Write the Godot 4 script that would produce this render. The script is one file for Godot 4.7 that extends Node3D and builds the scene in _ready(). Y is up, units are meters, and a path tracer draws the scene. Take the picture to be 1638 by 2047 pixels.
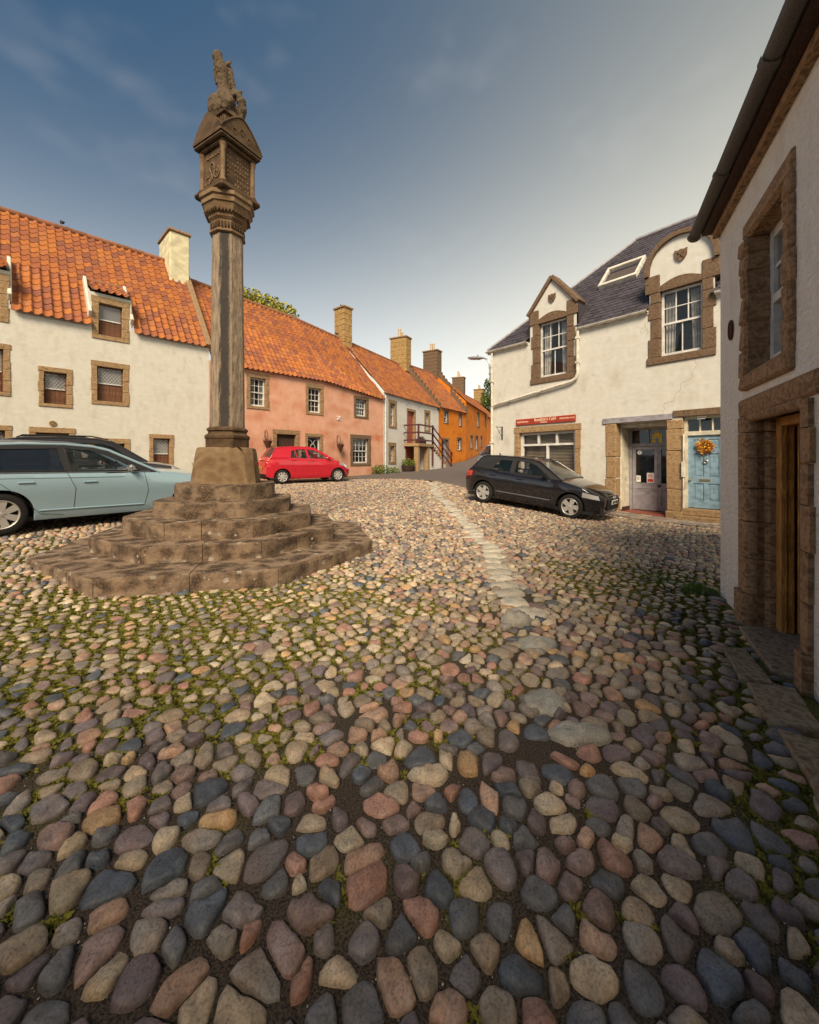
extends Node3D
# A cobbled market square with an old carved stone cross, pantiled houses, a shop row and parked cars.
# World axes: x right, y up, -z away from the camera; in plan a point is (x, d) with z = -d.

const EXPOSURE := 3.8
var rng := RandomNumberGenerator.new()
var M := {}
var taken := {}

class MB:
	var v := PackedVector3Array()
	var n := PackedVector3Array()
	var uv := PackedVector2Array()
	var c := PackedColorArray()
	var ix := PackedInt32Array()
	var col := Color.WHITE
	var xf := Transform3D.IDENTITY

	func vert(p: Vector3, nn: Vector3, u := Vector2.ZERO) -> int:
		v.append(xf * p)
		n.append((xf.basis * nn).normalized())
		uv.append(u)
		c.append(col)
		return v.size() - 1

	func tri(a: Vector3, b: Vector3, d: Vector3) -> void:
		var nn := (b - a).cross(d - a)
		if nn.length_squared() < 1e-16:
			return
		nn = nn.normalized()
		var i := vert(a, nn)
		vert(b, nn)
		vert(d, nn)
		ix.append_array(PackedInt32Array([i, i + 2, i + 1]))

	func quad(a: Vector3, b: Vector3, d: Vector3, e: Vector3, u0 := Vector2.ZERO, u1 := Vector2.ONE) -> void:
		var nn := (d - a).cross(e - b)
		if nn.length_squared() < 1e-16:
			return
		nn = nn.normalized()
		var i := vert(a, nn, Vector2(u0.x, u1.y))
		vert(b, nn, Vector2(u1.x, u1.y))
		vert(d, nn, Vector2(u1.x, u0.y))
		vert(e, nn, Vector2(u0.x, u0.y))
		ix.append_array(PackedInt32Array([i, i + 2, i + 1, i, i + 3, i + 2]))

	func box(p: Vector3, s: Vector3) -> void:
		var a := p - s * 0.5
		var b := p + s * 0.5
		quad(Vector3(a.x, a.y, b.z), Vector3(b.x, a.y, b.z), Vector3(b.x, b.y, b.z), Vector3(a.x, b.y, b.z))
		quad(Vector3(b.x, a.y, a.z), Vector3(a.x, a.y, a.z), Vector3(a.x, b.y, a.z), Vector3(b.x, b.y, a.z))
		quad(Vector3(b.x, a.y, b.z), Vector3(b.x, a.y, a.z), Vector3(b.x, b.y, a.z), Vector3(b.x, b.y, b.z))
		quad(Vector3(a.x, a.y, a.z), Vector3(a.x, a.y, b.z), Vector3(a.x, b.y, b.z), Vector3(a.x, b.y, a.z))
		quad(Vector3(a.x, b.y, b.z), Vector3(b.x, b.y, b.z), Vector3(b.x, b.y, a.z), Vector3(a.x, b.y, a.z))
		quad(Vector3(a.x, a.y, a.z), Vector3(b.x, a.y, a.z), Vector3(b.x, a.y, b.z), Vector3(a.x, a.y, b.z))

	# box given by its two corners
	func bx(x0: float, x1: float, y0: float, y1: float, z0: float, z1: float) -> void:
		box(Vector3((x0 + x1) * 0.5, (y0 + y1) * 0.5, (z0 + z1) * 0.5), Vector3(x1 - x0, y1 - y0, z1 - z0))

	# box with chamfered edges, corners pushed about by up to jit
	func cbox(p: Vector3, s: Vector3, ch: float, jit := 0.0, r: RandomNumberGenerator = null) -> void:
		var h := s * 0.5
		ch = minf(ch, minf(h.x, minf(h.y, h.z)) * 0.8)
		var P := {}
		for sx in [-1, 1]:
			for sy in [-1, 1]:
				for sz in [-1, 1]:
					var o := Vector3.ZERO
					if r:
						o = Vector3(r.randf_range(-jit, jit), r.randf_range(-jit, jit), r.randf_range(-jit, jit))
					var k := Vector3i(sx, sy, sz)
					var b := p + o
					P[k] = [b + Vector3(sx * h.x, sy * (h.y - ch), sz * (h.z - ch)), b + Vector3(sx * (h.x - ch), sy * h.y, sz * (h.z - ch)), b + Vector3(sx * (h.x - ch), sy * (h.y - ch), sz * h.z)]
		for s1 in [-1, 1]:
			var f := func(a, b, d, e, axis):
				if s1 > 0:
					quad(P[a][axis], P[b][axis], P[d][axis], P[e][axis])
				else:
					quad(P[e][axis], P[d][axis], P[b][axis], P[a][axis])
			f.call(Vector3i(s1, -1, 1), Vector3i(s1, -1, -1), Vector3i(s1, 1, -1), Vector3i(s1, 1, 1), 0)
			f.call(Vector3i(-1, s1, 1), Vector3i(1, s1, 1), Vector3i(1, s1, -1), Vector3i(-1, s1, -1), 1)
			f.call(Vector3i(-1, -1, s1), Vector3i(1, -1, s1), Vector3i(1, 1, s1), Vector3i(-1, 1, s1), 2)
		for s1 in [-1, 1]:
			for s2 in [-1, 1]:
				_edge(P[Vector3i(s1, s2, -1)], P[Vector3i(s1, s2, 1)], 0, 1, p)
				_edge(P[Vector3i(s1, -1, s2)], P[Vector3i(s1, 1, s2)], 0, 2, p)
				_edge(P[Vector3i(-1, s1, s2)], P[Vector3i(1, s1, s2)], 1, 2, p)
				for s3 in [-1, 1]:
					var q: Array = P[Vector3i(s1, s2, s3)]
					if (q[1] - q[0]).cross(q[2] - q[0]).dot(q[0] - p) > 0:
						tri(q[0], q[1], q[2])
					else:
						tri(q[0], q[2], q[1])

	func _edge(a: Array, b: Array, i: int, j: int, p: Vector3) -> void:
		if (b[i] - a[i]).cross(b[j] - a[i]).dot(a[i] + b[j] - p * 2.0) > 0:
			quad(a[i], b[i], b[j], a[j])
		else:
			quad(a[j], b[j], b[i], a[i])

	# smooth grid of points, rows of equal length
	func grid(rows: Array, flip := false, uvs := Vector2.ONE) -> void:
		var R := rows.size()
		var C: int = rows[0].size()
		var base := v.size()
		var nn := PackedVector3Array()
		nn.resize(R * C)
		for i in R - 1:
			for j in C - 1:
				var a: Vector3 = rows[i][j]
				var b: Vector3 = rows[i][j + 1]
				var d: Vector3 = rows[i + 1][j + 1]
				var e: Vector3 = rows[i + 1][j]
				var f := (d - a).cross(e - b)
				if flip:
					f = -f
				nn[i * C + j] += f
				nn[i * C + j + 1] += f
				nn[(i + 1) * C + j] += f
				nn[(i + 1) * C + j + 1] += f
		# weld closed seams
		for i in R:
			if (rows[i][0] as Vector3).is_equal_approx(rows[i][C - 1]):
				var s := nn[i * C] + nn[i * C + C - 1]
				nn[i * C] = s
				nn[i * C + C - 1] = s
		for i in R:
			for j in C:
				vert(rows[i][j], nn[i * C + j] + Vector3(0, 1e-9, 0), Vector2(float(j) / (C - 1), 1.0 - float(i) / (R - 1)) * uvs)
		for i in R - 1:
			for j in C - 1:
				var k := base + i * C + j
				if flip:
					ix.append_array(PackedInt32Array([k, k + 1, k + C + 1, k, k + C + 1, k + C]))
				else:
					ix.append_array(PackedInt32Array([k, k + C + 1, k + 1, k, k + C, k + C + 1]))

	func tube(pts: Array, r, sides := 8, cap := true) -> void:
		var rows := []
		var T := Vector3.ZERO
		var U := Vector3.ZERO
		for i in pts.size():
			var p: Vector3 = pts[i]
			var t: Vector3 = ((pts[mini(i + 1, pts.size() - 1)] as Vector3) - pts[maxi(i - 1, 0)]).normalized()
			if i == 0:
				U = t.cross(Vector3.UP if absf(t.y) < 0.9 else Vector3.RIGHT).normalized()
			else:
				U = (U - t * U.dot(t)).normalized()
			T = t
			var W := t.cross(U)
			var rr: float = r[i] if r is Array else r
			var row := []
			for k in sides + 1:
				var a := TAU * k / sides
				row.append(p + (U * cos(a) + W * sin(a)) * rr)
			rows.append(row)
		grid(rows)
		if cap:
			fan(rows[0], true)
			fan(rows[-1], false)

	func fan(ring: Array, flip := false) -> void:
		var m := Vector3.ZERO
		for p in ring:
			m += p
		m /= ring.size()
		for i in ring.size() - 1:
			if flip:
				tri(m, ring[i + 1], ring[i])
			else:
				tri(m, ring[i], ring[i + 1])

	# profile of Vector2(radius, y), bottom to top; flat_sides makes a faceted prism
	func lathe(prof: Array, sides := 16, facet := false, turn := 0.0) -> void:
		if facet:
			for i in prof.size() - 1:
				for k in sides:
					var a0 := TAU * k / sides + turn
					var a1 := TAU * (k + 1) / sides + turn
					var A := func(pr, a): return Vector3(pr.x * sin(a), pr.y, pr.x * cos(a))
					quad(A.call(prof[i], a0), A.call(prof[i], a1), A.call(prof[i + 1], a1), A.call(prof[i + 1], a0), Vector2(float(k) / sides, 1.0 - float(i + 1) / (prof.size() - 1)), Vector2(float(k + 1) / sides, 1.0 - float(i) / (prof.size() - 1)))
			return
		var rows := []
		for pr in prof:
			var row := []
			for k in sides + 1:
				var a := TAU * k / sides + turn
				row.append(Vector3(pr.x * sin(a), pr.y, pr.x * cos(a)))
			rows.append(row)
		grid(rows)

	# polygon in local xy (any winding), front at z1, back at z0
	func prism(poly: PackedVector2Array, z0: float, z1: float, back := true) -> void:
		var p := poly.duplicate()
		if Geometry2D.is_polygon_clockwise(p):
			p.reverse()
		if area(p) < 0:
			p.reverse()
		var t := Geometry2D.triangulate_polygon(p)
		for i in range(0, t.size(), 3):
			var a := p[t[i]]
			var b := p[t[i + 1]]
			var d := p[t[i + 2]]
			if (b - a).cross(d - a) < 0:
				var s := b
				b = d
				d = s
			tri(Vector3(a.x, a.y, z1), Vector3(b.x, b.y, z1), Vector3(d.x, d.y, z1))
			if back:
				tri(Vector3(a.x, a.y, z0), Vector3(d.x, d.y, z0), Vector3(b.x, b.y, z0))
		for i in p.size():
			var a := p[i]
			var b := p[(i + 1) % p.size()]
			quad(Vector3(a.x, a.y, z0), Vector3(b.x, b.y, z0), Vector3(b.x, b.y, z1), Vector3(a.x, a.y, z1))

	static func area(p: PackedVector2Array) -> float:
		var s := 0.0
		for i in p.size():
			s += p[i].cross(p[(i + 1) % p.size()])
		return s

	func add(o: MB, t: Transform3D, color = null) -> void:
		var base := v.size()
		for i in o.v.size():
			v.append(t * o.v[i])
			n.append((t.basis * o.n[i]).normalized())
			c.append(color if color != null else o.c[i])
		uv.append_array(o.uv)
		for i in o.ix:
			ix.append(base + i)

	func mesh() -> ArrayMesh:
		var a := []
		a.resize(Mesh.ARRAY_MAX)
		a[Mesh.ARRAY_VERTEX] = v
		a[Mesh.ARRAY_NORMAL] = n
		a[Mesh.ARRAY_TEX_UV] = uv
		a[Mesh.ARRAY_COLOR] = c
		a[Mesh.ARRAY_INDEX] = ix
		var m := ArrayMesh.new()
		m.add_surface_from_arrays(Mesh.PRIMITIVE_TRIANGLES, a)
		return m


func numbered(called: String) -> String:
	if not taken.has(called):
		taken[called] = 0
		return called
	taken[called] += 1
	return "%s_%03d" % [called, taken[called]]

func thing(called: String, label: String, category: String, xf := Transform3D.IDENTITY, group := "") -> Node3D:
	var o := Node3D.new()
	o.name = numbered(called)
	add_child(o)
	o.transform = xf
	tag(o, label, category, group)
	return o

func tag(o: Node, label: String, category: String, group := "", kind := "") -> void:
	o.set_meta("label", label)
	o.set_meta("category", category)
	if group:
		o.set_meta("group", group)
	if kind:
		o.set_meta("kind", kind)

func part(parent: Node, called: String, shape, mat: Material, label := "") -> MeshInstance3D:
	var o := MeshInstance3D.new()
	o.name = called if parent != self else numbered(called)
	o.mesh = shape.mesh() if shape is MB else shape
	o.material_override = mat
	parent.add_child(o, true)
	if label:
		o.set_meta("label", label)
	return o

func sub(parent: Node, called: String, at := Vector3.ZERO) -> Node3D:
	var o := Node3D.new()
	o.name = called
	parent.add_child(o, true)
	o.position = at
	return o

func facade(ax: float, ad: float, bx: float, bd: float, y := 0.0) -> Transform3D:
	var u := Vector3(bx - ax, 0, -(bd - ad)).normalized()
	return Transform3D(Basis(u, Vector3.UP, u.cross(Vector3.UP)), Vector3(ax, y, -ad))

func lin(r: float, g: float, b: float) -> Color:
	return Color(r, g, b)

# ---------------------------------------------------------------- materials
func noise_tex(freq: float, ramp: Array, seed_ := 1, octaves := 4, size := 512, kind := FastNoiseLite.TYPE_SIMPLEX_SMOOTH, stops: Array = []) -> NoiseTexture2D:
	var f := FastNoiseLite.new()
	f.noise_type = kind
	f.seed = seed_
	f.frequency = freq
	f.fractal_octaves = octaves
	if kind == FastNoiseLite.TYPE_CELLULAR:
		f.cellular_return_type = FastNoiseLite.RETURN_DISTANCE
		f.fractal_type = FastNoiseLite.FRACTAL_NONE
	var t := NoiseTexture2D.new()
	t.width = size
	t.height = size
	t.seamless = true
	t.noise = f
	if ramp.size():
		var g := Gradient.new()
		var cols := PackedColorArray()
		var offs := PackedFloat32Array()
		for i in ramp.size():
			cols.append(ramp[i] if ramp[i] is Color else Color(ramp[i], ramp[i], ramp[i]))
			offs.append(stops[i] if stops.size() else float(i) / (ramp.size() - 1))
		g.offsets = offs
		g.colors = cols
		t.color_ramp = g
	return t

var T := {}

# weathered sandstone of the steps: brown, with dark crusts, orange algae and pale round lichens
func lichen_tex() -> ImageTexture:
	var w := 1024
	var im := Image.create(w, w, false, Image.FORMAT_RGB8)
	var f := FastNoiseLite.new()
	f.seed = 6
	f.fractal_octaves = 5
	f.frequency = 0.006
	var a := f.get_seamless_image(w, w)
	f.seed = 16
	f.frequency = 0.035
	var b := f.get_seamless_image(w, w)
	for j in w:
		for i in w:
			var n := (a.get_pixel(i, j).r - 0.5) * 1.5
			var n2 := (b.get_pixel(i, j).r - 0.5) * 1.5
			var c := Color(0.1, 0.066, 0.044).lerp(Color(0.25, 0.175, 0.115), clampf(0.5 + n * 1.2 + n2 * 0.7, 0.0, 1.0))
			c = c.lerp(Color(0.03, 0.024, 0.02), clampf(n * -3.4 + n2 * 2.2 - 0.1, 0.0, 0.9))
			c = c.lerp(Color(0.26, 0.14, 0.05), clampf(n2 * 1.8 - n - 0.5, 0.0, 0.5))
			im.set_pixel(i, j, c.linear_to_srgb())
	var r := RandomNumberGenerator.new()
	r.seed = 12
	for s in 110:
		var cx := r.randi() % w
		var cy := r.randi() % w
		var rad := r.randf_range(1.5, 5.0) if r.randf() < 0.8 else r.randf_range(5.0, 18.0)
		var tone := r.randf_range(0.3, 0.6)
		var R := int(rad) + 2
		for y in range(-R, R + 1):
			for x in range(-R, R + 1):
				var e := Vector2(x, y).length() + f.get_noise_2d((cx + x) * 3.4, (cy + y) * 3.4) * rad * 0.8
				if e < rad:
					var px := posmod(cx + x, w)
					var py := posmod(cy + y, w)
					im.set_pixel(px, py, im.get_pixel(px, py).lerp(Color(tone, tone * 0.95, tone * 0.82).linear_to_srgb(), 0.85))
	return ImageTexture.create_from_image(im)

func mat(called: String, color: Color, rough := 0.9, tex = null, scale := 1.0, bump = null, bump_cm := 0.0, o := {}) -> StandardMaterial3D:
	var m := StandardMaterial3D.new()
	m.resource_name = called
	m.albedo_color = color.linear_to_srgb()
	m.roughness = rough
	m.metallic_specular = o.get("spec", 0.4)
	m.metallic = o.get("metal", 0.0)
	if tex or bump:
		m.uv1_triplanar = true
		m.uv1_world_triplanar = o.get("world", true)
		m.uv1_scale = Vector3.ONE * scale
	if o.get("scale3"):
		m.uv1_scale = o.scale3
	if tex:
		m.albedo_texture = tex
	if bump:
		m.heightmap_enabled = true
		m.heightmap_texture = bump
		m.heightmap_scale = bump_cm
	if o.get("vc"):
		m.vertex_color_use_as_albedo = true
	if o.get("coat"):
		m.clearcoat_enabled = true
		m.clearcoat = o.coat
		m.clearcoat_roughness = 0.04
	if o.get("back"):
		m.backlight_enabled = true
		m.backlight = o.back
	M[called] = m
	return m

func glass(called: String, color: Color, alpha: float) -> StandardMaterial3D:
	var m := StandardMaterial3D.new()
	m.resource_name = called
	var c := color.linear_to_srgb()
	m.albedo_color = Color(c.r, c.g, c.b, alpha)
	m.transparency = BaseMaterial3D.TRANSPARENCY_ALPHA
	m.roughness = 0.03
	m.metallic_specular = 0.5
	M[called] = m
	return m

func make_materials() -> void:
	T.blotch = noise_tex(0.008, [0.72, 0.86, 1.0, 0.93], 3, 5)
	T.fine = noise_tex(0.05, [0.0, 1.0], 5, 4)
	T.rough = noise_tex(0.022, [0.0, 0.25, 0.8, 1.0], 7, 4)
	T.grain = noise_tex(0.09, [0.55, 0.8, 1.0], 9, 3)
	T.stone = noise_tex(0.012, [0.45, 0.75, 0.95, 0.7, 1.0], 11, 6)
	T.lichen = lichen_tex()
	T.sandstone = noise_tex(0.006, [Color(0.6, 0.52, 0.44), Color(0.8, 0.7, 0.58), Color(0.98, 0.92, 0.82), Color(0.78, 0.68, 0.56), Color(0.95, 0.9, 0.82)], 17, 6, 1024)
	T.weathered = noise_tex(0.005, [Color(0.5, 0.44, 0.37), Color(0.66, 0.57, 0.48), Color(0.86, 0.77, 0.66), Color(0.6, 0.52, 0.44), Color(0.82, 0.74, 0.64)], 19, 6, 1024)
	T.harl = noise_tex(0.03, [0.0, 0.2, 0.75, 1.0], 21, 3, 1024)
	T.wood = noise_tex(0.01, [0.55, 0.85, 0.65, 1.0, 0.75], 23, 4)
	T.clay = noise_tex(0.03, [0.62, 0.9, 1.0, 0.78], 25, 5)
	T.pinkwash = noise_tex(0.0035, [Color(0.84, 0.64, 0.52), Color(0.95, 0.85, 0.77), Color(1, 0.95, 0.9), Color(0.96, 0.88, 0.8), Color(0.88, 0.56, 0.4)], 27, 6, 1024)
	T.orangewash = noise_tex(0.005, [Color(0.72, 0.5, 0.38), Color(0.95, 0.9, 0.7), Color(1, 0.98, 0.9), Color(0.9, 0.7, 0.5)], 29, 6)
	T.pebble = noise_tex(0.022, [0.55, 0.78, 0.93, 1.0, 0.8], 31, 6)
	T.soil = noise_tex(0.03, [0.4, 0.7, 1.0, 0.6], 33, 6)
	T.tarmac = noise_tex(0.06, [0.6, 0.9, 1.0], 35, 5)
	T.white = noise_tex(0.012, [Color(0.9, 0.885, 0.85), Color(0.99, 0.985, 0.97), Color(0.965, 0.955, 0.93), Color(1, 1, 1)], 37, 6, 1024)

	mat("harl_cream", lin(0.66, 0.65, 0.61), 0.95, T.white, 0.17, T.fine, 0.6)
	mat("harl_cafe", lin(0.66, 0.66, 0.63), 0.95, T.white, 0.19, T.fine, 0.5)
	mat("harl_white", lin(0.7, 0.7, 0.7), 0.95, T.white, 0.21, T.fine, 0.4)
	mat("harl_near", lin(0.84, 0.83, 0.81), 0.97, T.white, 0.55, T.harl, 1.6)
	mat("limewash_pink", lin(0.66, 0.42, 0.34), 0.95, T.pinkwash, 0.14, T.fine, 0.5)
	mat("limewash_orange", lin(0.6, 0.2, 0.018), 0.95, T.orangewash, 0.2, T.fine, 0.4)
	# rain streaks and damp on the rendered walls
	T.streak = noise_tex(0.008, [Color(0.88, 0.865, 0.84), Color(0.96, 0.955, 0.94), Color(1, 1, 1), Color(0.98, 0.975, 0.965), Color(1, 1, 1)], 51, 5, 1024)
	for k in ["harl_cream", "harl_cafe", "harl_white", "harl_near", "limewash_pink", "limewash_orange"]:
		var m: StandardMaterial3D = M[k]
		m.detail_enabled = true
		m.detail_albedo = T.streak
		m.detail_blend_mode = BaseMaterial3D.BLEND_MODE_MUL
		m.detail_uv_layer = BaseMaterial3D.DETAIL_UV_2
		m.uv2_triplanar = true
		m.uv2_world_triplanar = true
		m.uv2_scale = Vector3(0.3, 0.1, 0.3)
	mat("dressed_stone", lin(0.42, 0.34, 0.245), 0.92, T.sandstone, 1.1, T.rough, 0.4)
	mat("grey_stone", lin(0.36, 0.29, 0.22), 0.92, T.sandstone, 1.0, T.rough, 0.4)
	mat("brown_stone", lin(0.2, 0.16, 0.135), 0.92, T.sandstone, 1.2, T.rough, 0.4)
	mat("old_stone", lin(0.56, 0.46, 0.36), 0.95, T.weathered, 1.7, T.rough, 0.8)
	mat("cross_step", lin(1, 1, 1), 0.96, T.lichen, 0.55, T.fine, 0.5)
	mat("cross_stone", lin(0.16, 0.13, 0.1), 0.95, T.weathered, 0.45, T.rough, 0.7)
	mat("cross_pale", lin(0.25, 0.2, 0.15), 0.95, T.sandstone, 0.4, T.rough, 0.7)
	mat("statue_stone", lin(0.125, 0.108, 0.09), 0.95, T.sandstone, 0.8, T.rough, 0.6)
	mat("pantile", lin(1, 1, 1), 0.85, T.clay, 1.3, T.fine, 0.2, {"vc": true})
	mat("slate", lin(1, 1, 1), 0.6, T.clay, 1.1, T.fine, 0.1, {"vc": true, "spec": 0.5})
	mat("dark_roof", lin(0.2, 0.14, 0.09), 0.95)
	mat("chimney_stone", lin(0.46, 0.36, 0.2), 0.95, T.sandstone, 0.6, T.rough, 0.6)
	mat("chimney_render", lin(0.72, 0.66, 0.44), 0.95, T.blotch, 0.5, T.fine, 0.5)
	mat("clay_pot", lin(0.62, 0.46, 0.3), 0.9, T.clay, 2.0)
	mat("white_paint", lin(0.78, 0.77, 0.74), 0.5, T.blotch, 0.8)
	mat("cream_paint", lin(0.72, 0.68, 0.54), 0.5, T.blotch, 0.8)
	mat("grey_paint", lin(0.36, 0.34, 0.37), 0.5, T.blotch, 1.0)
	mat("blue_paint", lin(0.26, 0.4, 0.5), 0.45, T.blotch, 1.2)
	mat("red_door", lin(0.42, 0.1, 0.06), 0.6, T.blotch, 1.0)
	mat("rail_paint", lin(0.09, 0.025, 0.03), 0.6)
	mat("shutter_wood", lin(0.24, 0.11, 0.06), 0.8, T.wood, 1.0, T.wood, 0.2, {"scale3": Vector3(7, 0.7, 7)})
	mat("oak_door", lin(0.8, 0.38, 0.1), 0.55, T.wood, 1.0, T.wood, 0.1, {"scale3": Vector3(6, 0.6, 6)})
	mat("dark_wood", lin(0.1, 0.05, 0.035), 0.7, T.wood, 1.0, null, 0.0, {"scale3": Vector3(7, 0.7, 7)})
	mat("lead", lin(0.45, 0.44, 0.42), 0.6)
	mat("iron", lin(0.03, 0.03, 0.03), 0.6)
	mat("rust_iron", lin(0.14, 0.05, 0.03), 0.8, T.grain, 2.0)
	mat("steel", lin(0.55, 0.55, 0.55), 0.3, null, 1.0, null, 0.0, {"metal": 0.9})
	mat("brass", lin(0.4, 0.28, 0.12), 0.35, null, 1.0, null, 0.0, {"metal": 0.8})
	mat("curtain", lin(0.75, 0.72, 0.66), 0.9, T.blotch, 1.0, null, 0.0, {"back": Color(0.4, 0.38, 0.34)})
	mat("blind", lin(0.55, 0.45, 0.34), 0.6)
	mat("room", lin(0.12, 0.1, 0.085), 0.9)
	mat("gutter_iron", lin(0.2, 0.185, 0.165), 0.75, T.grain, 2.0, T.fine, 0.2)
	mat("pipe_cream", lin(0.76, 0.72, 0.62), 0.6, T.blotch, 1.0)
	mat("cobble", lin(1, 1, 1), 0.6, T.pebble, 7.0, T.pebble, 0.11, {"vc": true, "spec": 0.45})
	mat("soil", lin(1, 1, 1), 0.97, T.soil, 5.0, T.soil, 0.8, {"vc": true})
	mat("moss", lin(1, 1, 1), 0.95, null, 1.0, null, 0.0, {"vc": true, "back": Color(0.1, 0.14, 0.02)})
	mat("leaf", lin(1, 1, 1), 0.7, null, 1.0, null, 0.0, {"vc": true, "back": Color(0.2, 0.25, 0.05)})
	mat("bark", lin(0.12, 0.08, 0.05), 0.95, T.rough, 2.0)
	mat("tarmac", lin(0.17, 0.14, 0.13), 0.92, T.tarmac, 1.0, T.fine, 0.5)
	mat("slab", lin(0.36, 0.33, 0.29), 0.9, T.sandstone, 1.5, T.fine, 0.3)
	mat("tile_red", lin(0.3, 0.09, 0.06), 0.6, T.blotch, 2.0)
	mat("sign_red", lin(0.4, 0.055, 0.03), 0.5, T.blotch, 1.5)
	mat("sign_letter", lin(0.85, 0.6, 0.42), 0.5)
	mat("yellow_sign", lin(0.85, 0.55, 0.02), 0.5)
	mat("paper", lin(0.82, 0.8, 0.76), 0.7)
	mat("paper_red", lin(0.6, 0.05, 0.05), 0.6)
	mat("ink", lin(0.03, 0.03, 0.03), 0.7)
	mat("bird", lin(0.06, 0.06, 0.07), 0.8, T.grain, 6.0)
	mat("rubber", lin(0.022, 0.021, 0.02), 0.8, T.grain, 4.0)
	mat("black_plastic", lin(0.02, 0.02, 0.021), 0.55)
	mat("chrome", lin(0.6, 0.6, 0.6), 0.3, null, 1.0, null, 0.0, {"metal": 1.0})
	mat("alloy", lin(0.62, 0.6, 0.58), 0.35, null, 1.0, null, 0.0, {"metal": 0.6})
	mat("seat_dark", lin(0.05, 0.05, 0.052), 0.85, T.grain, 3.0)
	mat("seat_pale", lin(0.34, 0.33, 0.3), 0.85, T.grain, 3.0)
	mat("plate_white", lin(0.78, 0.78, 0.74), 0.5)
	mat("plate_yellow", lin(0.8, 0.45, 0.02), 0.5)
	mat("lamp_red", lin(0.5, 0.02, 0.02), 0.15, null, 1.0, null, 0.0, {"coat": 1.0})
	mat("lamp_clear", lin(0.62, 0.62, 0.6), 0.12, null, 1.0, null, 0.0, {"metal": 0.6, "coat": 1.0})
	mat("paint_blue", lin(0.32, 0.46, 0.54), 0.32, null, 1.0, null, 0.0, {"metal": 0.25, "coat": 1.0})
	mat("paint_dark", lin(0.03, 0.028, 0.032), 0.3, null, 1.0, null, 0.0, {"metal": 0.2, "coat": 1.0})
	mat("paint_red", lin(0.48, 0.012, 0.028), 0.25, null, 1.0, null, 0.0, {"metal": 0.05, "coat": 1.0})
	mat("paint_black", lin(0.012, 0.011, 0.014), 0.2, null, 1.0, null, 0.0, {"metal": 0.1, "coat": 1.0})
	mat("paint_grey", lin(0.22, 0.22, 0.23), 0.3, null, 1.0, null, 0.0, {"metal": 0.4, "coat": 1.0})
	glass("window_glass", lin(0.03, 0.035, 0.04), 0.3)
	glass("lattice_glass", lin(0.3, 0.3, 0.3), 0.55)
	glass("car_glass", lin(0.02, 0.03, 0.03), 0.3)
	glass("car_glass_dark", lin(0.01, 0.015, 0.025), 0.8)
const TPS := [[0,0,0.00021639],[3.45,4.44,0.0013498],[2.62,2.67,-0.00039736],[8,10.2,0.0014406],[6.5,11.3,-0.0040436],[5.6,12.6,-0.0041301],[3.9,10.5,0.001181],[2.17,12,0.0044159],[3.24,15.9,0.0053926],[-1.6,24.5,-2.6379e-05],[2.3,31.6,-0.0014047],[5,36,0.00065224],[9,47,0.0005454],[-4.4,21,-0.00062114],[-4.8,16.8,0.0014682],[-5.5,6.5,-0.00059996],[-4.2,7.3,0.0030245],[-8.4,16.8,-0.00048065],[-12.7,12.4,-0.00022468],[-2.9,4.2,-0.0016806],[-4,2,-0.0003355],[4,0,0.00051353],[0,8,-0.0016982],[0,14,-0.005154],[-15,6,0.00046161],[12,20,0.00043955],[-1,-3,-0.00013539],[-60,40,-4.6164e-05],[60,40,-9.8307e-05],[0,100,5.049e-05],[-60,-20,4.8257e-06],[60,-20,5.8614e-05],[0,-40,4.614e-05],[13,58,-0.00018442]]
const TPL := [-3.57905,0.000867375,0.0288261]
const GX0 := -18.0
const GD0 := -5.0
const GSTEP := 0.25
const GNX := 140
const GND := 270
var hgrid := PackedFloat32Array()
var nz := FastNoiseLite.new()

func tps(x: float, d: float) -> float:
	var s: float = TPL[0] + TPL[1] * x + TPL[2] * d
	for p in TPS:
		var r2: float = (p[0] - x) * (p[0] - x) + (p[1] - d) * (p[1] - d)
		if r2 > 1e-9:
			s += p[2] * r2 * log(r2)
	return s

func make_heights() -> void:
	hgrid.resize(GNX * GND)
	for j in GND:
		for i in GNX:
			hgrid[j * GNX + i] = tps(GX0 + i * GSTEP, GD0 + j * GSTEP)
	nz.seed = 4
	nz.frequency = 1.0

# height of the ground at plan point (x, d)
func gh(x: float, d: float) -> float:
	var u := (x - GX0) / GSTEP
	var w := (d - GD0) / GSTEP
	if u < 0 or w < 0 or u >= GNX - 1 or w >= GND - 1:
		return clampf(tps(x, d), -0.5, 4.0)
	var i := int(u)
	var j := int(w)
	u -= i
	w -= j
	var k := j * GNX + i
	return lerpf(lerpf(hgrid[k], hgrid[k + 1], u), lerpf(hgrid[k + GNX], hgrid[k + GNX + 1], u), w)

func ground_at(x: float, d: float, up := 0.0) -> Vector3:
	return Vector3(x, gh(x, d) + up, -d)

# how much moss grows between the stones, 0 to 1
func moss(x: float, d: float) -> float:
	var z := 0.0
	z = maxf(z, 1.2 - Vector2((x + 2.6) / 3.7, (d - 3.8) / 2.3).length())
	z = maxf(z, 1.0 - Vector2((x + 6.0) / 3.0, (d - 5.2) / 2.0).length())
	z = maxf(z, 1.1 - absf(x - (1.15 + 0.469 * d)) / 0.75 if d < 5.5 else 0.0)
	z = maxf(z, 1.15 - Vector2((x - 2.7) / 1.6, (d - 4.9) / 1.6).length())
	z = maxf(z, 0.13)
	var k := nz.get_noise_2d(x * 1.7, d * 1.7) * 0.8 + nz.get_noise_2d(x * 6.0 + 50, d * 6.0) * 0.5
	return clampf((z * 1.15 + k - 0.38) * 1.6, 0.0, 1.0)

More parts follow.
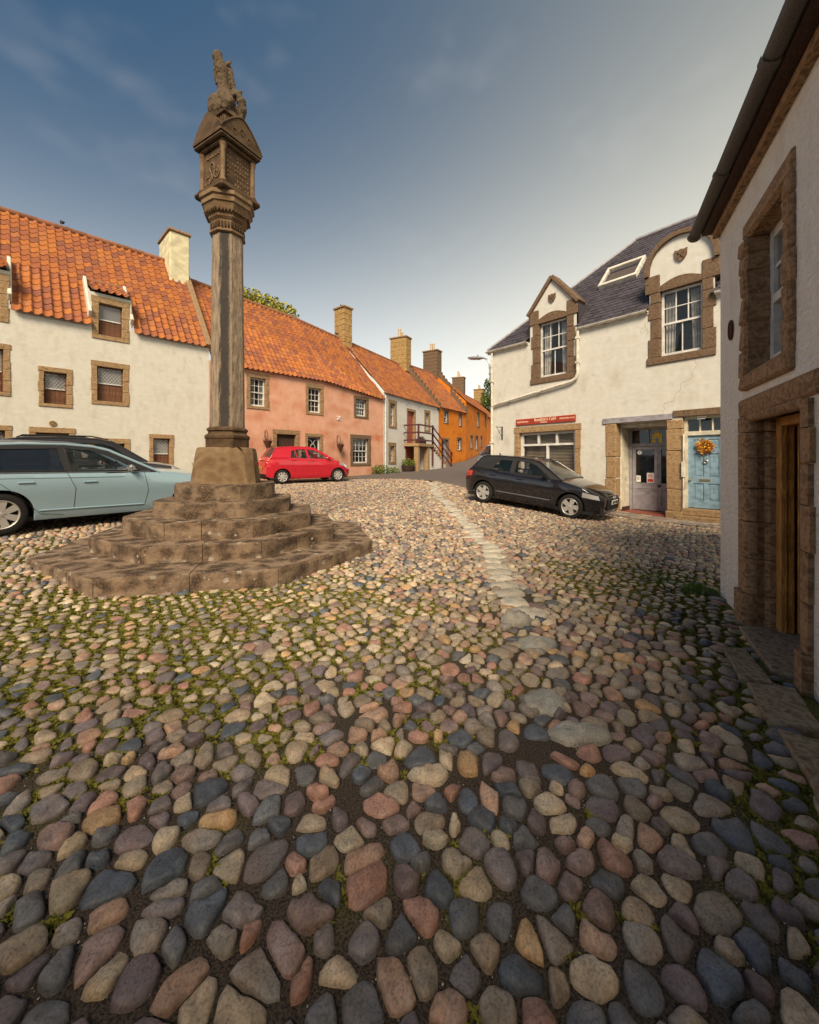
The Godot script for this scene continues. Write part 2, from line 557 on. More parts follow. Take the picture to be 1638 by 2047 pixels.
func smooth_axis(a: float, b: float, step: float, out_lo: Array, out_hi: Array) -> Array:
	var r := out_lo.duplicate()
	var k := int(round((b - a) / step))
	for i in k + 1:
		r.append(a + i * step)
	r.append_array(out_hi)
	return r

func build_ground() -> Node3D:
	var root := Node3D.new()
	root.name = "ground"
	add_child(root)
	tag(root, "brown earth of the cobbled market square with moss in its gaps", "ground", "", "structure")
	var xs := smooth_axis(-10.0, 9.0, 0.2, [-900.0, -300.0, -100.0, -50.0, -30.0, -20.0, -15.0, -12.0], [12.0, 15.0, 20.0, 30.0, 50.0, 100.0, 300.0, 900.0])
	var ds := smooth_axis(0.4, 20.4, 0.2, [-900.0, -300.0, -100.0, -40.0, -15.0, -6.0, -2.0], [22.0, 24.0, 27.0, 30.0, 34.0, 38.0, 42.0, 48.0, 55.0, 65.0, 100.0, 300.0, 900.0])
	var mb := MB.new()
	var rows := []
	for d in ds:
		var row := []
		for x in xs:
			row.append(ground_at(x, d))
		rows.append(row)
	mb.grid(rows)
	var k := 0
	for d in ds:
		for x in xs:
			var g := moss(x, d)
			mb.c[k] = Color(0.1, 0.076, 0.058).lerp(Color(0.24, 0.23, 0.035), g * 0.95)
			k += 1
	part(root, "earth", mb, M.soil)
	return root

const CROSS_X := -2.95
const CROSS_D := 6.5
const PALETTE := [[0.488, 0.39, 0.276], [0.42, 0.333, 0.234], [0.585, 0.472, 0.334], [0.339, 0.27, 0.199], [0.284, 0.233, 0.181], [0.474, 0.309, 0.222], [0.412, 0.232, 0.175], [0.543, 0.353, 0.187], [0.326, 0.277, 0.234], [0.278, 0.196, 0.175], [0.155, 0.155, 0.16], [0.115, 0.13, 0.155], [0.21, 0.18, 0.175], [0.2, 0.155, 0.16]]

func no_stone(x: float, d: float) -> bool:
	var px := absf(x) / maxf(d, 0.1)
	if (px > 1.16 and absf(x) > 2.6 + d * 0.9) or px > 3.0 or d < 0.45:
		return true
	if Vector2(x - CROSS_X, d - CROSS_D).length() < 2.2:
		return true
	# facades of the near building and the cafe row
	if d < 4.75 and x > 1.28 + 0.469 * d:
		return true
	if (x - 3.24) * 0.77 + (d - 15.9) * 0.64 > -0.95 and (x - 3.24) * 0.64 - (d - 15.9) * 0.77 > 2.9:
		return true
	if (x - 3.24) * 0.77 + (d - 15.9) * 0.64 > -0.1:
		return true
	# left facades
	if -(x + 12.7) * 0.715 + (d - 12.4) * 0.70 > -0.05:
		return true
	# where the tarmac begins
	var edge := 19.5 if x < 0.0 else 19.5 - 2.1 * x * 0.75 if x < 1.4 else 17.3 - (x - 1.4) * 2.6
	if d > edge and x < 2.9:
		return true
	# row of flags along the middle of the causeway
	if d > 3.9 and absf(x - flag_x(d)) < 0.17:
		return true
	# worn bare patches
	for q in [[0.27, 1.83, 0.16], [0.62, 2.05, 0.13], [0.95, 1.95, 0.09], [0.72, 3.9, 0.13], [1.0, 3.55, 0.12], [1.15, 1.45, 0.08], [0.42, 1.3, 0.07]]:
		if Vector2((x - q[0]) * 0.8, d - q[1]).length() < q[2] * 0.85 and nz.get_noise_2d(x * 9, d * 9) > -0.25:
			return true
	for s in slabs:
		if Geometry2D.is_point_in_polygon(Vector2(x, d), s):
			return true
	return false

func flag_x(d: float) -> float:
	return 1.02 + 0.32 * smoothstep(4.0, 7.0, d) + 0.12 * sin(d * 0.5) - 0.5 * smoothstep(9.0, 15.0, d)

var slabs: Array = []

func build_cobbles(root: Node3D) -> void:
	var r := RandomNumberGenerator.new()
	r.seed = 77
	# paving slabs at the near doorway: plan corners along and out from the wall
	var W0 := Vector2(3.45, 4.44)
	var wu := Vector2(-0.425, -0.905)
	var wn := Vector2(-0.905, 0.425)
	for q in [[0.98, 1.92, -0.3, 0.14], [1.55, 2.1, 0.17, 0.36], [2.12, 2.62, 0.1, 0.36], [2.64, 3.2, 0.06, 0.34]]:
		var p := PackedVector2Array()
		for c in [[0, 2], [0, 3], [1, 3], [1, 2]]:
			p.append(W0 + wu * (q[c[0]] + r.randf_range(-0.05, 0.05)) + wn * (q[c[1]] + r.randf_range(-0.03, 0.03)))
		slabs.append(p)
	for s in slabs:
		var mb := MB.new()
		var m := Vector2.ZERO
		for p in s:
			m += p * 0.25
		var lo := []
		var hi := []
		var top := []
		for i in 4:
			for k in 3:
				var p: Vector2 = s[i].lerp(s[(i + 1) % 4], k / 3.0)
				p += (p - m).normalized() * r.randf_range(-0.02, 0.012)
				lo.append(ground_at(p.x, p.y, -0.04))
				hi.append(ground_at(p.x, p.y, 0.03))
				var q := p.lerp(m, 0.05)
				top.append(ground_at(q.x, q.y, 0.042))
		for a in [lo, hi, top]:
			a.append(a[0])
		mb.grid([lo, hi, top])
		mb.fan(top)
		part(root, "flagstone", mb, M.slab)
	var pitch := 0.119
	var nx := int(20.0 / pitch)
	var nd := int(20.5 / (pitch * 0.7))
	var pos := PackedVector2Array()
	var alive := PackedByteArray()
	var ea := PackedFloat32Array()
	var eb := PackedFloat32Array()
	var et := PackedFloat32Array()
	pos.resize(nx * nd)
	alive.resize(nx * nd)
	ea.resize(nx * nd)
	eb.resize(nx * nd)
	et.resize(nx * nd)
	for j in nd:
		for i in nx:
			var k := j * nx + i
			var p := Vector2(-10.0 + (i + 0.5 * (j % 2)) * pitch, 0.4 + j * pitch * 0.7)
			p += Vector2(r.randf_range(-1, 1) * 0.28, r.randf_range(-1, 1) * 0.21) * pitch
			pos[k] = p
			var gone := r.randf() < 0.1
			var sz := r.randf_range(0.6, 1.4)
			var el := r.randf_range(1.0, 1.9)
			ea[k] = pitch * 0.54 * sz * el
			eb[k] = pitch * 0.54 * sz / sqrt(el)
			# long stones lie roughly across the slope, with much scatter
			et[k] = r.randfn(0.1, 0.55) + 0.35 * nz.get_noise_2d(p.x * 0.7, p.y * 0.7)
			alive[k] = 0 if gone or no_stone(p.x, p.y) else 1
	var rank := []
	for k in nx * nd:
		if alive[k]:
			var p := pos[k]
			if absf(p.x) / p.y < 1.0 and p.y > 1.06:
				rank.append([-ea[k] * eb[k] / pow(p.y, 3.0), k])
	rank.sort_custom(func(a, b): return a[0] < b[0])
	var own := {}
	for i in mini(285, rank.size()):
		own[rank[i][1]] = true
	var all := MB.new()
	var tuft := []
	var grit := []
	for j in nd:
		for i in nx:
			var k := j * nx + i
			if not alive[k]:
				continue
			var p := pos[k]
			var dist := p.length()
			var K := 8 if absf(p.x) / p.y > 1.2 else 20 if dist < 2.6 else 14 if dist < 4.5 else 10 if dist < 8.0 else 8
			var mo := moss(p.x, p.y)
			var gap := 0.011 * r.randf_range(0.4, 1.6) + 0.02 * mo
			var inv := PackedFloat32Array()
			var nb := []
			for dj in range(-2, 3):
				for di in range(-2, 3):
					var jj := j + dj
					var ii := i + di
					if (di == 0 and dj == 0) or jj < 0 or ii < 0 or jj >= nd or ii >= nx:
						continue
					var q := jj * nx + ii
					if not alive[q]:
						continue
					var D := pos[q] - p
					var L := D.length()
					if L < 0.01 or L > 0.4:
						continue
					var ph := D.angle()
					var a1 := ph - et[k]
					var a2 := ph - et[q]
					var r1 := 1.0 / sqrt(pow(cos(a1) / ea[k], 2) + pow(sin(a1) / eb[k], 2))
					var r2 := 1.0 / sqrt(pow(cos(a2) / ea[q], 2) + pow(sin(a2) / eb[q], 2))
					nb.append([D / L, maxf(L * r1 / (r1 + r2) - gap * 0.5, 0.012)])
			var ring := PackedVector2Array()
			for t in K:
				var th := TAU * t / K
				var dir := Vector2(cos(th), sin(th))
				var a1 := th - et[k]
				var rc := 1.5 / sqrt(pow(cos(a1) / ea[k], 2) + pow(sin(a1) / eb[k], 2))
				var s := pow(1.0 / rc, 7.0)
				for q in nb:
					var cs: float = dir.dot(q[0])
					if cs > 0.05:
						var iv: float = cs / q[1]
						var i3 := iv * iv * iv
						s += i3 * i3 * iv
				ring.append(dir * pow(s, -1.0 / 7.0))
			var hgt := r.randf_range(0.018, 0.038) * (1.0 - 0.25 * mo)
			var tilt := Vector2(r.randfn(0, 0.1), r.randfn(0, 0.1))
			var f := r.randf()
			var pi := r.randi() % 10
			if f < 0.5 * (1.0 - smoothstep(1.4, 3.6, p.y)):  # slate stones thicken towards the viewpoint, putting foreground shade into the colour mix
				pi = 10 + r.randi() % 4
			elif f < 0.1:
				pi = 10 + r.randi() % 4
			elif f > 0.62:
				pi = [0, 1, 2, 3, 8, 5, 0, 2][r.randi() % 8] if p.y > 2.8 else [0, 1, 3, 8, 4, 5, 6, 9][r.randi() % 8]
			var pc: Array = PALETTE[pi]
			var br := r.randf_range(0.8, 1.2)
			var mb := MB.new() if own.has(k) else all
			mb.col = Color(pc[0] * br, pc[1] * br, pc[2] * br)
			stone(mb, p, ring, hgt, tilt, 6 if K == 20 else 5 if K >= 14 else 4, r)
			if own.has(k):
				part(root, "cobble", mb, M.cobble)
			if dist < 9.0:
				for t in 9 if dist < 5.0 else 5:
					var w := ring[r.randi() % K]
					var e := p + w + w.normalized() * gap * 0.6
					if r.randf() < moss(e.x, e.y) * 1.2:
						tuft.append(e)
					elif dist < 4.2 and r.randf() < 0.22:
						grit.append(e)
	var cs := part(root, "cobbles", all, M.cobble, "smaller rounded cobbles paving the rest of the square")
	cs.set_meta("kind", "stuff")
	# larger flags in a line up the middle
	var d := 3.75
	while d < 17.0:
		var w := r.randf_range(0.13, 0.21)
		var l := r.randf_range(0.08, 0.14)
		d += l
		var mb := MB.new()
		var br := r.randf_range(0.85, 1.15)
		mb.col = Color(0.5 * br, 0.455 * br, 0.37 * br)
		var ring := PackedVector2Array()
		for t in 16:
			var th := TAU * t / 16
			var q := Vector2(cos(th), sin(th))
			var k := pow(pow(absf(q.x), 3.4) + pow(absf(q.y), 3.4), -1.0 / 3.4)
			ring.append(Vector2(q.x * w, q.y * l) * k * r.randf_range(0.93, 1.03))
		stone(mb, Vector2(flag_x(d) + r.randf_range(-0.07, 0.07), d), ring, r.randf_range(0.04, 0.055), Vector2(r.randfn(0, 0.04), 0.02), 5, r)
		part(root, "flagstone", mb, M.cobble)
		d += l + r.randf_range(0.04, 0.1)
	# two big stones that stand proud
	for q in [[0.97, 3.66, 0.14, 0.1, 0.1], [1.02, 3.22, 0.16, 0.1, 0.06], [0.83, 2.45, 0.13, 0.11, 0.05], [0.92, 2.17, 0.17, 0.08, 0.05]]:
		var mb := MB.new()
		mb.col = Color(0.36, 0.34, 0.29)
		var ring := PackedVector2Array()
		for t in 18:
			var th := TAU * t / 18
			ring.append(Vector2(cos(th) * q[2], sin(th) * q[3]) * r.randf_range(0.95, 1.08))
		stone(mb, Vector2(q[0], q[1]), ring, q[4], Vector2(0.03, 0.05), 6, r)
		part(root, "cobble", mb, M.cobble)
	build_moss(tuft, grit, r)

func stone(mb: MB, p: Vector2, ring: PackedVector2Array, h: float, tilt: Vector2, nr: int, r: RandomNumberGenerator) -> void:
	var K := ring.size()
	var y0 := gh(p.x, p.y)
	var gx := (gh(p.x + 0.2, p.y) - y0) * 5.0
	var gd := (gh(p.x, p.y + 0.2) - y0) * 5.0
	var prof: Array = [[1.0, -0.6], [0.99, 0.25], [0.9, 0.68], [0.66, 0.93], [0.33, 0.99], [0.0, 1.0]] if nr == 6 else [[1.0, -0.5], [0.97, 0.4], [0.8, 0.8], [0.45, 0.98], [0.0, 1.0]] if nr == 5 else [[1.0, -0.3], [0.92, 0.55], [0.55, 0.95], [0.0, 1.0]]
	var ph := r.randf() * 50.0
	var rows := []
	for q in prof:
		var row := []
		for t in K + 1:
			var w := ring[t % K]
			var o: Vector2 = w * q[0]
			var y: float = h * q[1] + (o.x * tilt.x + o.y * tilt.y) * clampf(q[1], 0, 1)
			if q[1] > 0:
				y += nz.get_noise_3d(o.x * 14.0 + ph, o.y * 14.0, ph) * h * 0.6
				o *= 1.0 + nz.get_noise_3d(o.x * 22.0, ph, o.y * 22.0) * 0.12
			row.append(Vector3(p.x + o.x, y0 + gx * o.x + gd * o.y + y, -(p.y + o.y)))
		rows.append(row)
	var base := mb.v.size()
	mb.grid(rows)
	# mottling and veins of the stone itself
	for i in range(base, mb.v.size()):
		var q := mb.v[i]
		var m := 1.0 + nz.get_noise_3d(q.x * 11.0 + ph, q.y * 11.0, q.z * 11.0) * 0.5 + nz.get_noise_3d(q.x * 40.0, q.y * 40.0 + ph, q.z * 40.0) * 0.25
		var cc := mb.c[i]
		var t := nz.get_noise_3d(q.x * 7.0, ph * 3.0, q.z * 7.0) * 0.16
		mb.c[i] = Color(cc.r * m * (1.0 + t), cc.g * m, cc.b * m * (1.0 - t))

func build_moss(tuft: Array, grit: Array, r: RandomNumberGenerator) -> void:
	# one tuft: a low cushion of tiny leaves
	var t := MB.new()
	for i in 16:
		var a := r.randf() * TAU
		var s := r.randf_range(0.0, 0.02)
		var b := Vector3(cos(a) * s, 0.0, sin(a) * s)
		var q := Vector3(cos(a + 1.2), 0, sin(a + 1.2)) * r.randf_range(0.003, 0.006)
		var tip := b * 1.7 + Vector3(0, r.randf_range(0.003, 0.011), 0)
		var g := r.randf_range(0.7, 1.3)
		t.col = Color(0.2 * g, 0.19 * g, 0.03)
		t.tri(b - q, b + q, tip)
		t.tri(b + q, b - q + Vector3(0, 0.008, 0), tip + q)
	var mm := MultiMesh.new()
	mm.transform_format = MultiMesh.TRANSFORM_3D
	mm.mesh = t.mesh()
	mm.instance_count = tuft.size() * 3
	var k := 0
	for p in tuft:
		for c in 3:
			var q: Vector2 = p + Vector2(r.randfn(0, 0.014), r.randfn(0, 0.014))
			var s := r.randf_range(0.8, 1.5)
			mm.set_instance_transform(k, Transform3D(Basis(Vector3.UP, r.randf() * TAU).scaled(Vector3(s, s * r.randf_range(0.5, 1.0), s)), ground_at(q.x, q.y, 0.004)))
			k += 1
	var o := MultiMeshInstance3D.new()
	o.name = "moss"
	o.multimesh = mm
	o.material_override = M.moss
	add_child(o)
	tag(o, "low green moss growing in the gaps between the cobbles", "moss", "", "stuff")
	var g := MB.new()
	for i in grit.size():
		for c in 2:
			var q: Vector2 = grit[i] + Vector2(r.randfn(0, 0.02), r.randfn(0, 0.02))
			var s := r.randf_range(0.0015, 0.0042)
			g.xf = Transform3D(Basis(Vector3(r.randf(), r.randf(), r.randf()).normalized(), r.randf() * TAU).scaled(Vector3(s, s * 0.7, s * 1.3)), ground_at(q.x, q.y, s))
			var b := r.randf_range(0.1, 0.35) if r.randf() < 0.8 else 0.6
			g.col = Color(b, b * 0.93, b * 0.85)
			for f in [[Vector3(1, 0, 0), Vector3(0, 1, 0), Vector3(0, 0, 1)], [Vector3(0, 0, 1), Vector3(0, 1, 0), Vector3(-1, 0, 0)], [Vector3(-1, 0, 0), Vector3(0, 1, 0), Vector3(0, 0, -1)], [Vector3(0, 0, -1), Vector3(0, 1, 0), Vector3(1, 0, 0)]]:
				g.tri(f[0], f[1], f[2])
				g.tri(f[0], f[2], -f[1])
	var go := part(self, "grit", g, M.cobble)
	tag(go, "loose pale grit scattered in the earth between the stones", "grit", "", "stuff")

func build_road() -> void:
	var lines := [[[-3.4, 19.7], [-0.5, 19.4], [1.3, 17.3], [2.8, 13.6]], [[-2.9, 22.2], [0, 21.5], [2, 19.5], [3.3, 16.4]], [[-1.35, 24.3], [1, 23.8], [3, 22.6], [4.6, 21.5]], [[2.5, 31.4], [4.3, 31.2], [6, 30.8], [7.8, 30.5]], [[5.2, 35.8], [7, 35.5], [8.7, 35.2], [10.2, 35]], [[9.3, 47], [11, 46.7], [12.5, 46.3], [14, 46]], [[14, 60], [16, 59.7], [17.5, 59.3], [19, 59]]]
	var mb := MB.new()
	var rows := []
	for i in lines.size() - 1:
		for s in 8:
			var row := []
			for j in 3:
				for t in 6:
					var a := Vector2(lines[i][j][0], lines[i][j][1]).lerp(Vector2(lines[i][j + 1][0], lines[i][j + 1][1]), t / 6.0)
					var b := Vector2(lines[i + 1][j][0], lines[i + 1][j][1]).lerp(Vector2(lines[i + 1][j + 1][0], lines[i + 1][j + 1][1]), t / 6.0)
					var p := a.lerp(b, s / 8.0)
					row.append(ground_at(p.x, p.y, 0.03))
			rows.append(row)
	mb.grid(rows)
	var o := part(self, "road", mb, M.tarmac)
	tag(o, "worn tarmac lane climbing between the orange houses and cafe", "road", "", "structure")
# ---------------------------------------------------------------- building helpers (local axes: x along the facade, y up, z out to the street)

# wall slab between x0..x1, y0..y1 whose front is at z = 0, with rectangular openings [x0, x1, y0, y1]
func wall_face(mb: MB, x0: float, x1: float, y0: float, y1: float, open: Array, depth := 0.32, z := 0.0) -> void:
	var xs := [x0, x1]
	var ys := [y0, y1]
	for o in open:
		for k in 2:
			if o[k] > x0 and o[k] < x1:
				xs.append(o[k])
			if o[k + 2] > y0 and o[k + 2] < y1:
				ys.append(o[k + 2])
	xs.sort()
	ys.sort()
	for i in xs.size() - 1:
		for j in ys.size() - 1:
			var mx: float = (xs[i] + xs[i + 1]) * 0.5
			var my: float = (ys[j] + ys[j + 1]) * 0.5
			if xs[i + 1] - xs[i] < 1e-5 or ys[j + 1] - ys[j] < 1e-5:
				continue
			var inside := false
			for o in open:
				if mx > o[0] and mx < o[1] and my > o[2] and my < o[3]:
					inside = true
			if not inside:
				mb.quad(Vector3(xs[i], ys[j], z), Vector3(xs[i + 1], ys[j], z), Vector3(xs[i + 1], ys[j + 1], z), Vector3(xs[i], ys[j + 1], z))
				mb.quad(Vector3(xs[i + 1], ys[j], z - depth), Vector3(xs[i], ys[j], z - depth), Vector3(xs[i], ys[j + 1], z - depth), Vector3(xs[i + 1], ys[j + 1], z - depth))
	for o in open:
		var a: float = maxf(o[0], x0)
		var b: float = minf(o[1], x1)
		var c: float = maxf(o[2], y0)
		var d: float = minf(o[3], y1)
		if d <= c or b <= a:
			continue
		var w := z - depth
		mb.quad(Vector3(a, c, w), Vector3(a, c, z), Vector3(a, d, z), Vector3(a, d, w))
		mb.quad(Vector3(b, c, z), Vector3(b, c, w), Vector3(b, d, w), Vector3(b, d, z))
		if o[3] < y1:
			mb.quad(Vector3(a, d, z), Vector3(b, d, z), Vector3(b, d, w), Vector3(a, d, w))
		if o[2] > y0:
			mb.quad(Vector3(a, c, w), Vector3(b, c, w), Vector3(b, c, z), Vector3(a, c, z))

# the other three walls, gables and ceiling of a house, so that its rooms are closed and dark
func shell(mb: MB, x0: float, x1: float, y0: float, eave: float, depth: float, ridge_z: float, ridge: float, eave2 := -1.0) -> void:
	var e2 := eave if eave2 < 0 else eave2
	var b := -depth
	mb.quad(Vector3(x1, y0, b), Vector3(x0, y0, b), Vector3(x0, e2, b), Vector3(x1, e2, b))
	for s in [[x0, -1], [x1, 1]]:
		var x: float = s[0]
		var p := [Vector3(x, y0, b), Vector3(x, y0, 0), Vector3(x, eave, 0), Vector3(x, ridge, ridge_z), Vector3(x, e2, b)]
		var q := p.duplicate()
		if s[1] > 0:
			q.reverse()
		mb.tri(q[0], q[1], q[2])
		mb.tri(q[0], q[2], q[3])
		mb.tri(q[0], q[3], q[4])

func stone_block(parent: Node, x0: float, x1: float, y0: float, y1: float, z0: float, z1: float, m: Material, jit := 0.006, ch := 0.012) -> MeshInstance3D:
	var mb := MB.new()
	mb.cbox(Vector3((x0 + x1) * 0.5, (y0 + y1) * 0.5, (z0 + z1) * 0.5), Vector3(x1 - x0, y1 - y0, z1 - z0), ch, jit, rng)
	return part(parent, "stone", mb, m)

# dressed stones round an opening: lintel, sill and jamb blocks of uneven width
func surround(parent: Node, x0: float, x1: float, y0: float, y1: float, w: float, m: Material, sill := true, lintel := -1.0, deep := 0.24, proud := 0.022, n := 0) -> void:
	var lh := lintel if lintel > 0 else w * 1.15
	stone_block(parent, x0 - w * 1.1, x1 + w * 1.1, y1, y1 + lh, -deep, proud, m)
	if sill:
		stone_block(parent, x0 - w, x1 + w, y0 - w * 0.75, y0, -deep, proud + 0.012, m)
	var k := n if n else maxi(2, int(round((y1 - y0) / 0.36)))
	for s in [-1, 1]:
		var y := y0
		for i in k:
			var top := y1 if i == k - 1 else y0 + (y1 - y0) * (i + 1) / k + rng.randf_range(-0.05, 0.05)
			var ww := w * (1.06 if (i + (1 if s > 0 else 0)) % 2 else 0.97) * rng.randf_range(0.96, 1.04)
			var a := x0 - ww if s < 0 else x1
			stone_block(parent, a, a + ww, y + 0.003, top - 0.003, -deep, proud + rng.randf_range(-0.006, 0.006), m)
			y = top

# timber window: frame, glazing bars and separate panes. rows: pane rows in the upper and lower sash
func sash(parent: Node, x0: float, x1: float, y0: float, y1: float, z: float, cols_up: int, rows_up: int, cols_lo: int, rows_lo: int, m: Material, split := 0.5, bar := 0.022, fr := 0.055, gl: Material = null) -> void:
	var f := MB.new()
	f.bx(x0, x0 + fr, y0, y1, z - 0.07, z)
	f.bx(x1 - fr, x1, y0, y1, z - 0.07, z)
	f.bx(x0 + fr, x1 - fr, y1 - fr, y1, z - 0.068, z - 0.002)
	f.bx(x0 + fr, x1 - fr, y0, y0 + fr * 1.5, z - 0.068, z + 0.012)
	var ym := y0 + (y1 - y0) * split
	f.bx(x0 + fr, x1 - fr, ym - fr * 0.45, ym + fr * 0.45, z - 0.066, z + 0.002)
	for s in [[ym + fr * 0.45, y1 - fr, cols_up, rows_up, z - 0.02], [y0 + fr * 1.5, ym - fr * 0.45, cols_lo, rows_lo, z - 0.045]]:
		var a: float = x0 + fr
		var b: float = x1 - fr
		var nc: int = s[2]
		var nr: int = s[3]
		for i in range(1, nc):
			var x := lerpf(a, b, float(i) / nc)
			f.bx(x - bar * 0.5, x + bar * 0.5, s[0], s[1], s[4] - 0.02, s[4] + 0.004)
		for j in range(1, nr):
			var y := lerpf(s[0], s[1], float(j) / nr)
			f.bx(a, b, y - bar * 0.5, y + bar * 0.5, s[4] - 0.019, s[4] + 0.003)
		for i in nc:
			for j in nr:
				var p := MB.new()
				var px0 := lerpf(a, b, float(i) / nc)
				var px1 := lerpf(a, b, float(i + 1) / nc)
				var py0 := lerpf(s[0], s[1], float(j) / nr)
				var py1 := lerpf(s[0], s[1], float(j + 1) / nr)
				var e := rng.randf_range(-0.002, 0.002)
				p.quad(Vector3(px0, py0, s[4] - 0.01 + e), Vector3(px1, py0, s[4] - 0.01), Vector3(px1, py1, s[4] - 0.01 - e), Vector3(px0, py1, s[4] - 0.01))
				part(parent, "pane", p, gl if gl else M.window_glass)
	part(parent, "frame", f, m)

func curtains(parent: Node, x0: float, x1: float, y0: float, y1: float, z: float, share := 0.3, m: Material = null) -> void:
	for s in [0, 1]:
		var rows := []
		for j in 2:
			var row := []
			for i in 25:
				var t := i / 24.0
				var w := (x1 - x0) * share * (1.0 if j == 1 else 0.8)
				var x := x0 + w * t if s == 0 else x1 - w * t
				row.append(Vector3(x, y0 if j == 0 else y1, z + 0.03 * sin(t * 21.0 + j * 0.6)))
			rows.append(row)
		var mb := MB.new()
		mb.grid(rows)
		part(parent, "curtain", mb, m if m else M.curtain)

func room(parent: Node, x0: float, x1: float, y0: float, y1: float, z: float, deep := 1.6) -> void:
	var mb := MB.new()
	var a := Vector3(x0, y0, z)
	var b := Vector3(x1, y1, z - deep)
	mb.quad(Vector3(x0, y0, b.z), Vector3(x1, y0, b.z), Vector3(x1, y1, b.z), Vector3(x0, y1, b.z))
	mb.quad(Vector3(x0, y0, z), Vector3(x0, y0, b.z), Vector3(x0, y1, b.z), Vector3(x0, y1, z))
	mb.quad(Vector3(x1, y0, b.z), Vector3(x1, y0, z), Vector3(x1, y1, z), Vector3(x1, y1, b.z))
	mb.quad(Vector3(x0, y1, b.z), Vector3(x1, y1, b.z), Vector3(x1, y1, z), Vector3(x0, y1, z))
	mb.quad(Vector3(x0, y0, z), Vector3(x1, y0, z), Vector3(x1, y0, b.z), Vector3(x0, y0, b.z))
	part(parent, "room", mb, M.room)

# diamond lattice of lead over x0..x1, y0..y1
func lattice(parent: Node, x0: float, x1: float, y0: float, y1: float, z: float, step := 0.1) -> void:
	var mb := MB.new()
	var w := x1 - x0
	var h := y1 - y0
	var k := 1.35
	for s in [-1, 1]:
		var c := -h / k - step
		while c < w + h / k + step:
			var pts := []
			for t in 41:
				var y := h * t / 40.0
				var x: float = c + s * y / k
				if x >= 0 and x <= w:
					pts.append(Vector3(x0 + x, y0 + y, z))
			if pts.size() > 1:
				mb.tube([pts[0], pts[-1]], 0.006, 4, false)
			c += step
	part(parent, "lattice", mb, M.lead)
	var g := MB.new()
	g.quad(Vector3(x0, y0, z - 0.004), Vector3(x1, y0, z - 0.004), Vector3(x1, y1, z - 0.004), Vector3(x0, y1, z - 0.004))
	part(parent, "pane", g, M.lattice_glass)

# half-shuttered old window: lattice above, boarded shutters below
func shutter_window(house: Node, x0: float, x1: float, y0: float, y1: float, w: float, split := 0.48, m: Material = null, plain := false) -> void:
	var o := sub(house, "window")
	surround(o, x0, x1, y0, y1, w, m if m else M.dressed_stone)
	var ym := lerpf(y0, y1, split)
	var z := -0.12
	var f := MB.new()
	f.bx(x0, x0 + 0.035, y0, y1, z - 0.06, z)
	f.bx(x1 - 0.035, x1, y0, y1, z - 0.06, z)
	f.bx(x0 + 0.035, x1 - 0.035, y1 - 0.035, y1, z - 0.06, z - 0.002)
	f.bx(x0 + 0.035, x1 - 0.035, y0, y0 + 0.04, z - 0.06, z + 0.01)
	part(o, "frame", f, M.shutter_wood)
	var rail := MB.new()
	rail.bx(x0 + 0.035, x1 - 0.035, ym - 0.012, ym + 0.02, z - 0.05, z + 0.015)
	part(o, "rail", rail, M.white_paint)
	if plain:
		var g := MB.new()
		g.quad(Vector3(x0, ym, z - 0.02), Vector3(x1, ym, z - 0.02), Vector3(x1, y1, z - 0.02), Vector3(x0, y1, z - 0.02))
		part(o, "pane", g, M.lattice_glass)
	else:
		lattice(o, x0 + 0.035, x1 - 0.035, ym + 0.02, y1 - 0.035, z - 0.02, 0.1)
	var n := 4
	for i in n:
		var a := lerpf(x0 + 0.04, x1 - 0.04, float(i) / n)
		var b := lerpf(x0 + 0.04, x1 - 0.04, float(i + 1) / n)
		var s := MB.new()
		s.cbox(Vector3((a + b) * 0.5, (y0 + 0.04 + ym - 0.014) * 0.5, z - 0.03 + rng.randf_range(-0.004, 0.004)), Vector3(b - a - 0.005, ym - y0 - 0.056, 0.025), 0.005)
		part(o, "board", s, M.shutter_wood)
	room(o, x0 - 0.2, x1 + 0.2, y0 - 0.2, y1 + 0.2, -0.33, 1.2)

func plank_door(house: Node, x0: float, x1: float, y0: float, y1: float, w: float, m: Material, st: Material, n := 5, sill := false) -> Node3D:
	var o := sub(house, "door")
	surround(o, x0, x1, y0, y1, w, st, sill)
	for i in n:
		var a := lerpf(x0, x1, float(i) / n)
		var b := lerpf(x0, x1, float(i + 1) / n)
		var s := MB.new()
		s.cbox(Vector3((a + b) * 0.5, (y0 + y1) * 0.5, -0.17 + rng.randf_range(-0.003, 0.003)), Vector3(b - a - 0.006, y1 - y0, 0.04), 0.006)
		part(o, "plank", s, m)
	var h := MB.new()
	h.tube([Vector3(x1 - 0.1, (y0 + y1) * 0.5, -0.15), Vector3(x1 - 0.1, (y0 + y1) * 0.5, -0.1)], 0.025, 8)
	part(o, "handle", h, M.iron)
	return o

# ---- pantiles
# fired clay of the tiles, one tone per tile, mixed at random
const CLAY := [Color(0.4, 0.14, 0.05), Color(0.45, 0.155, 0.045), Color(0.36, 0.125, 0.055), Color(0.42, 0.16, 0.06), Color(0.32, 0.11, 0.055), Color(0.47, 0.17, 0.05), Color(0.38, 0.13, 0.045), Color(0.27, 0.1, 0.06)]
var tile_mb: Array = []
var tile_mesh: Array = []

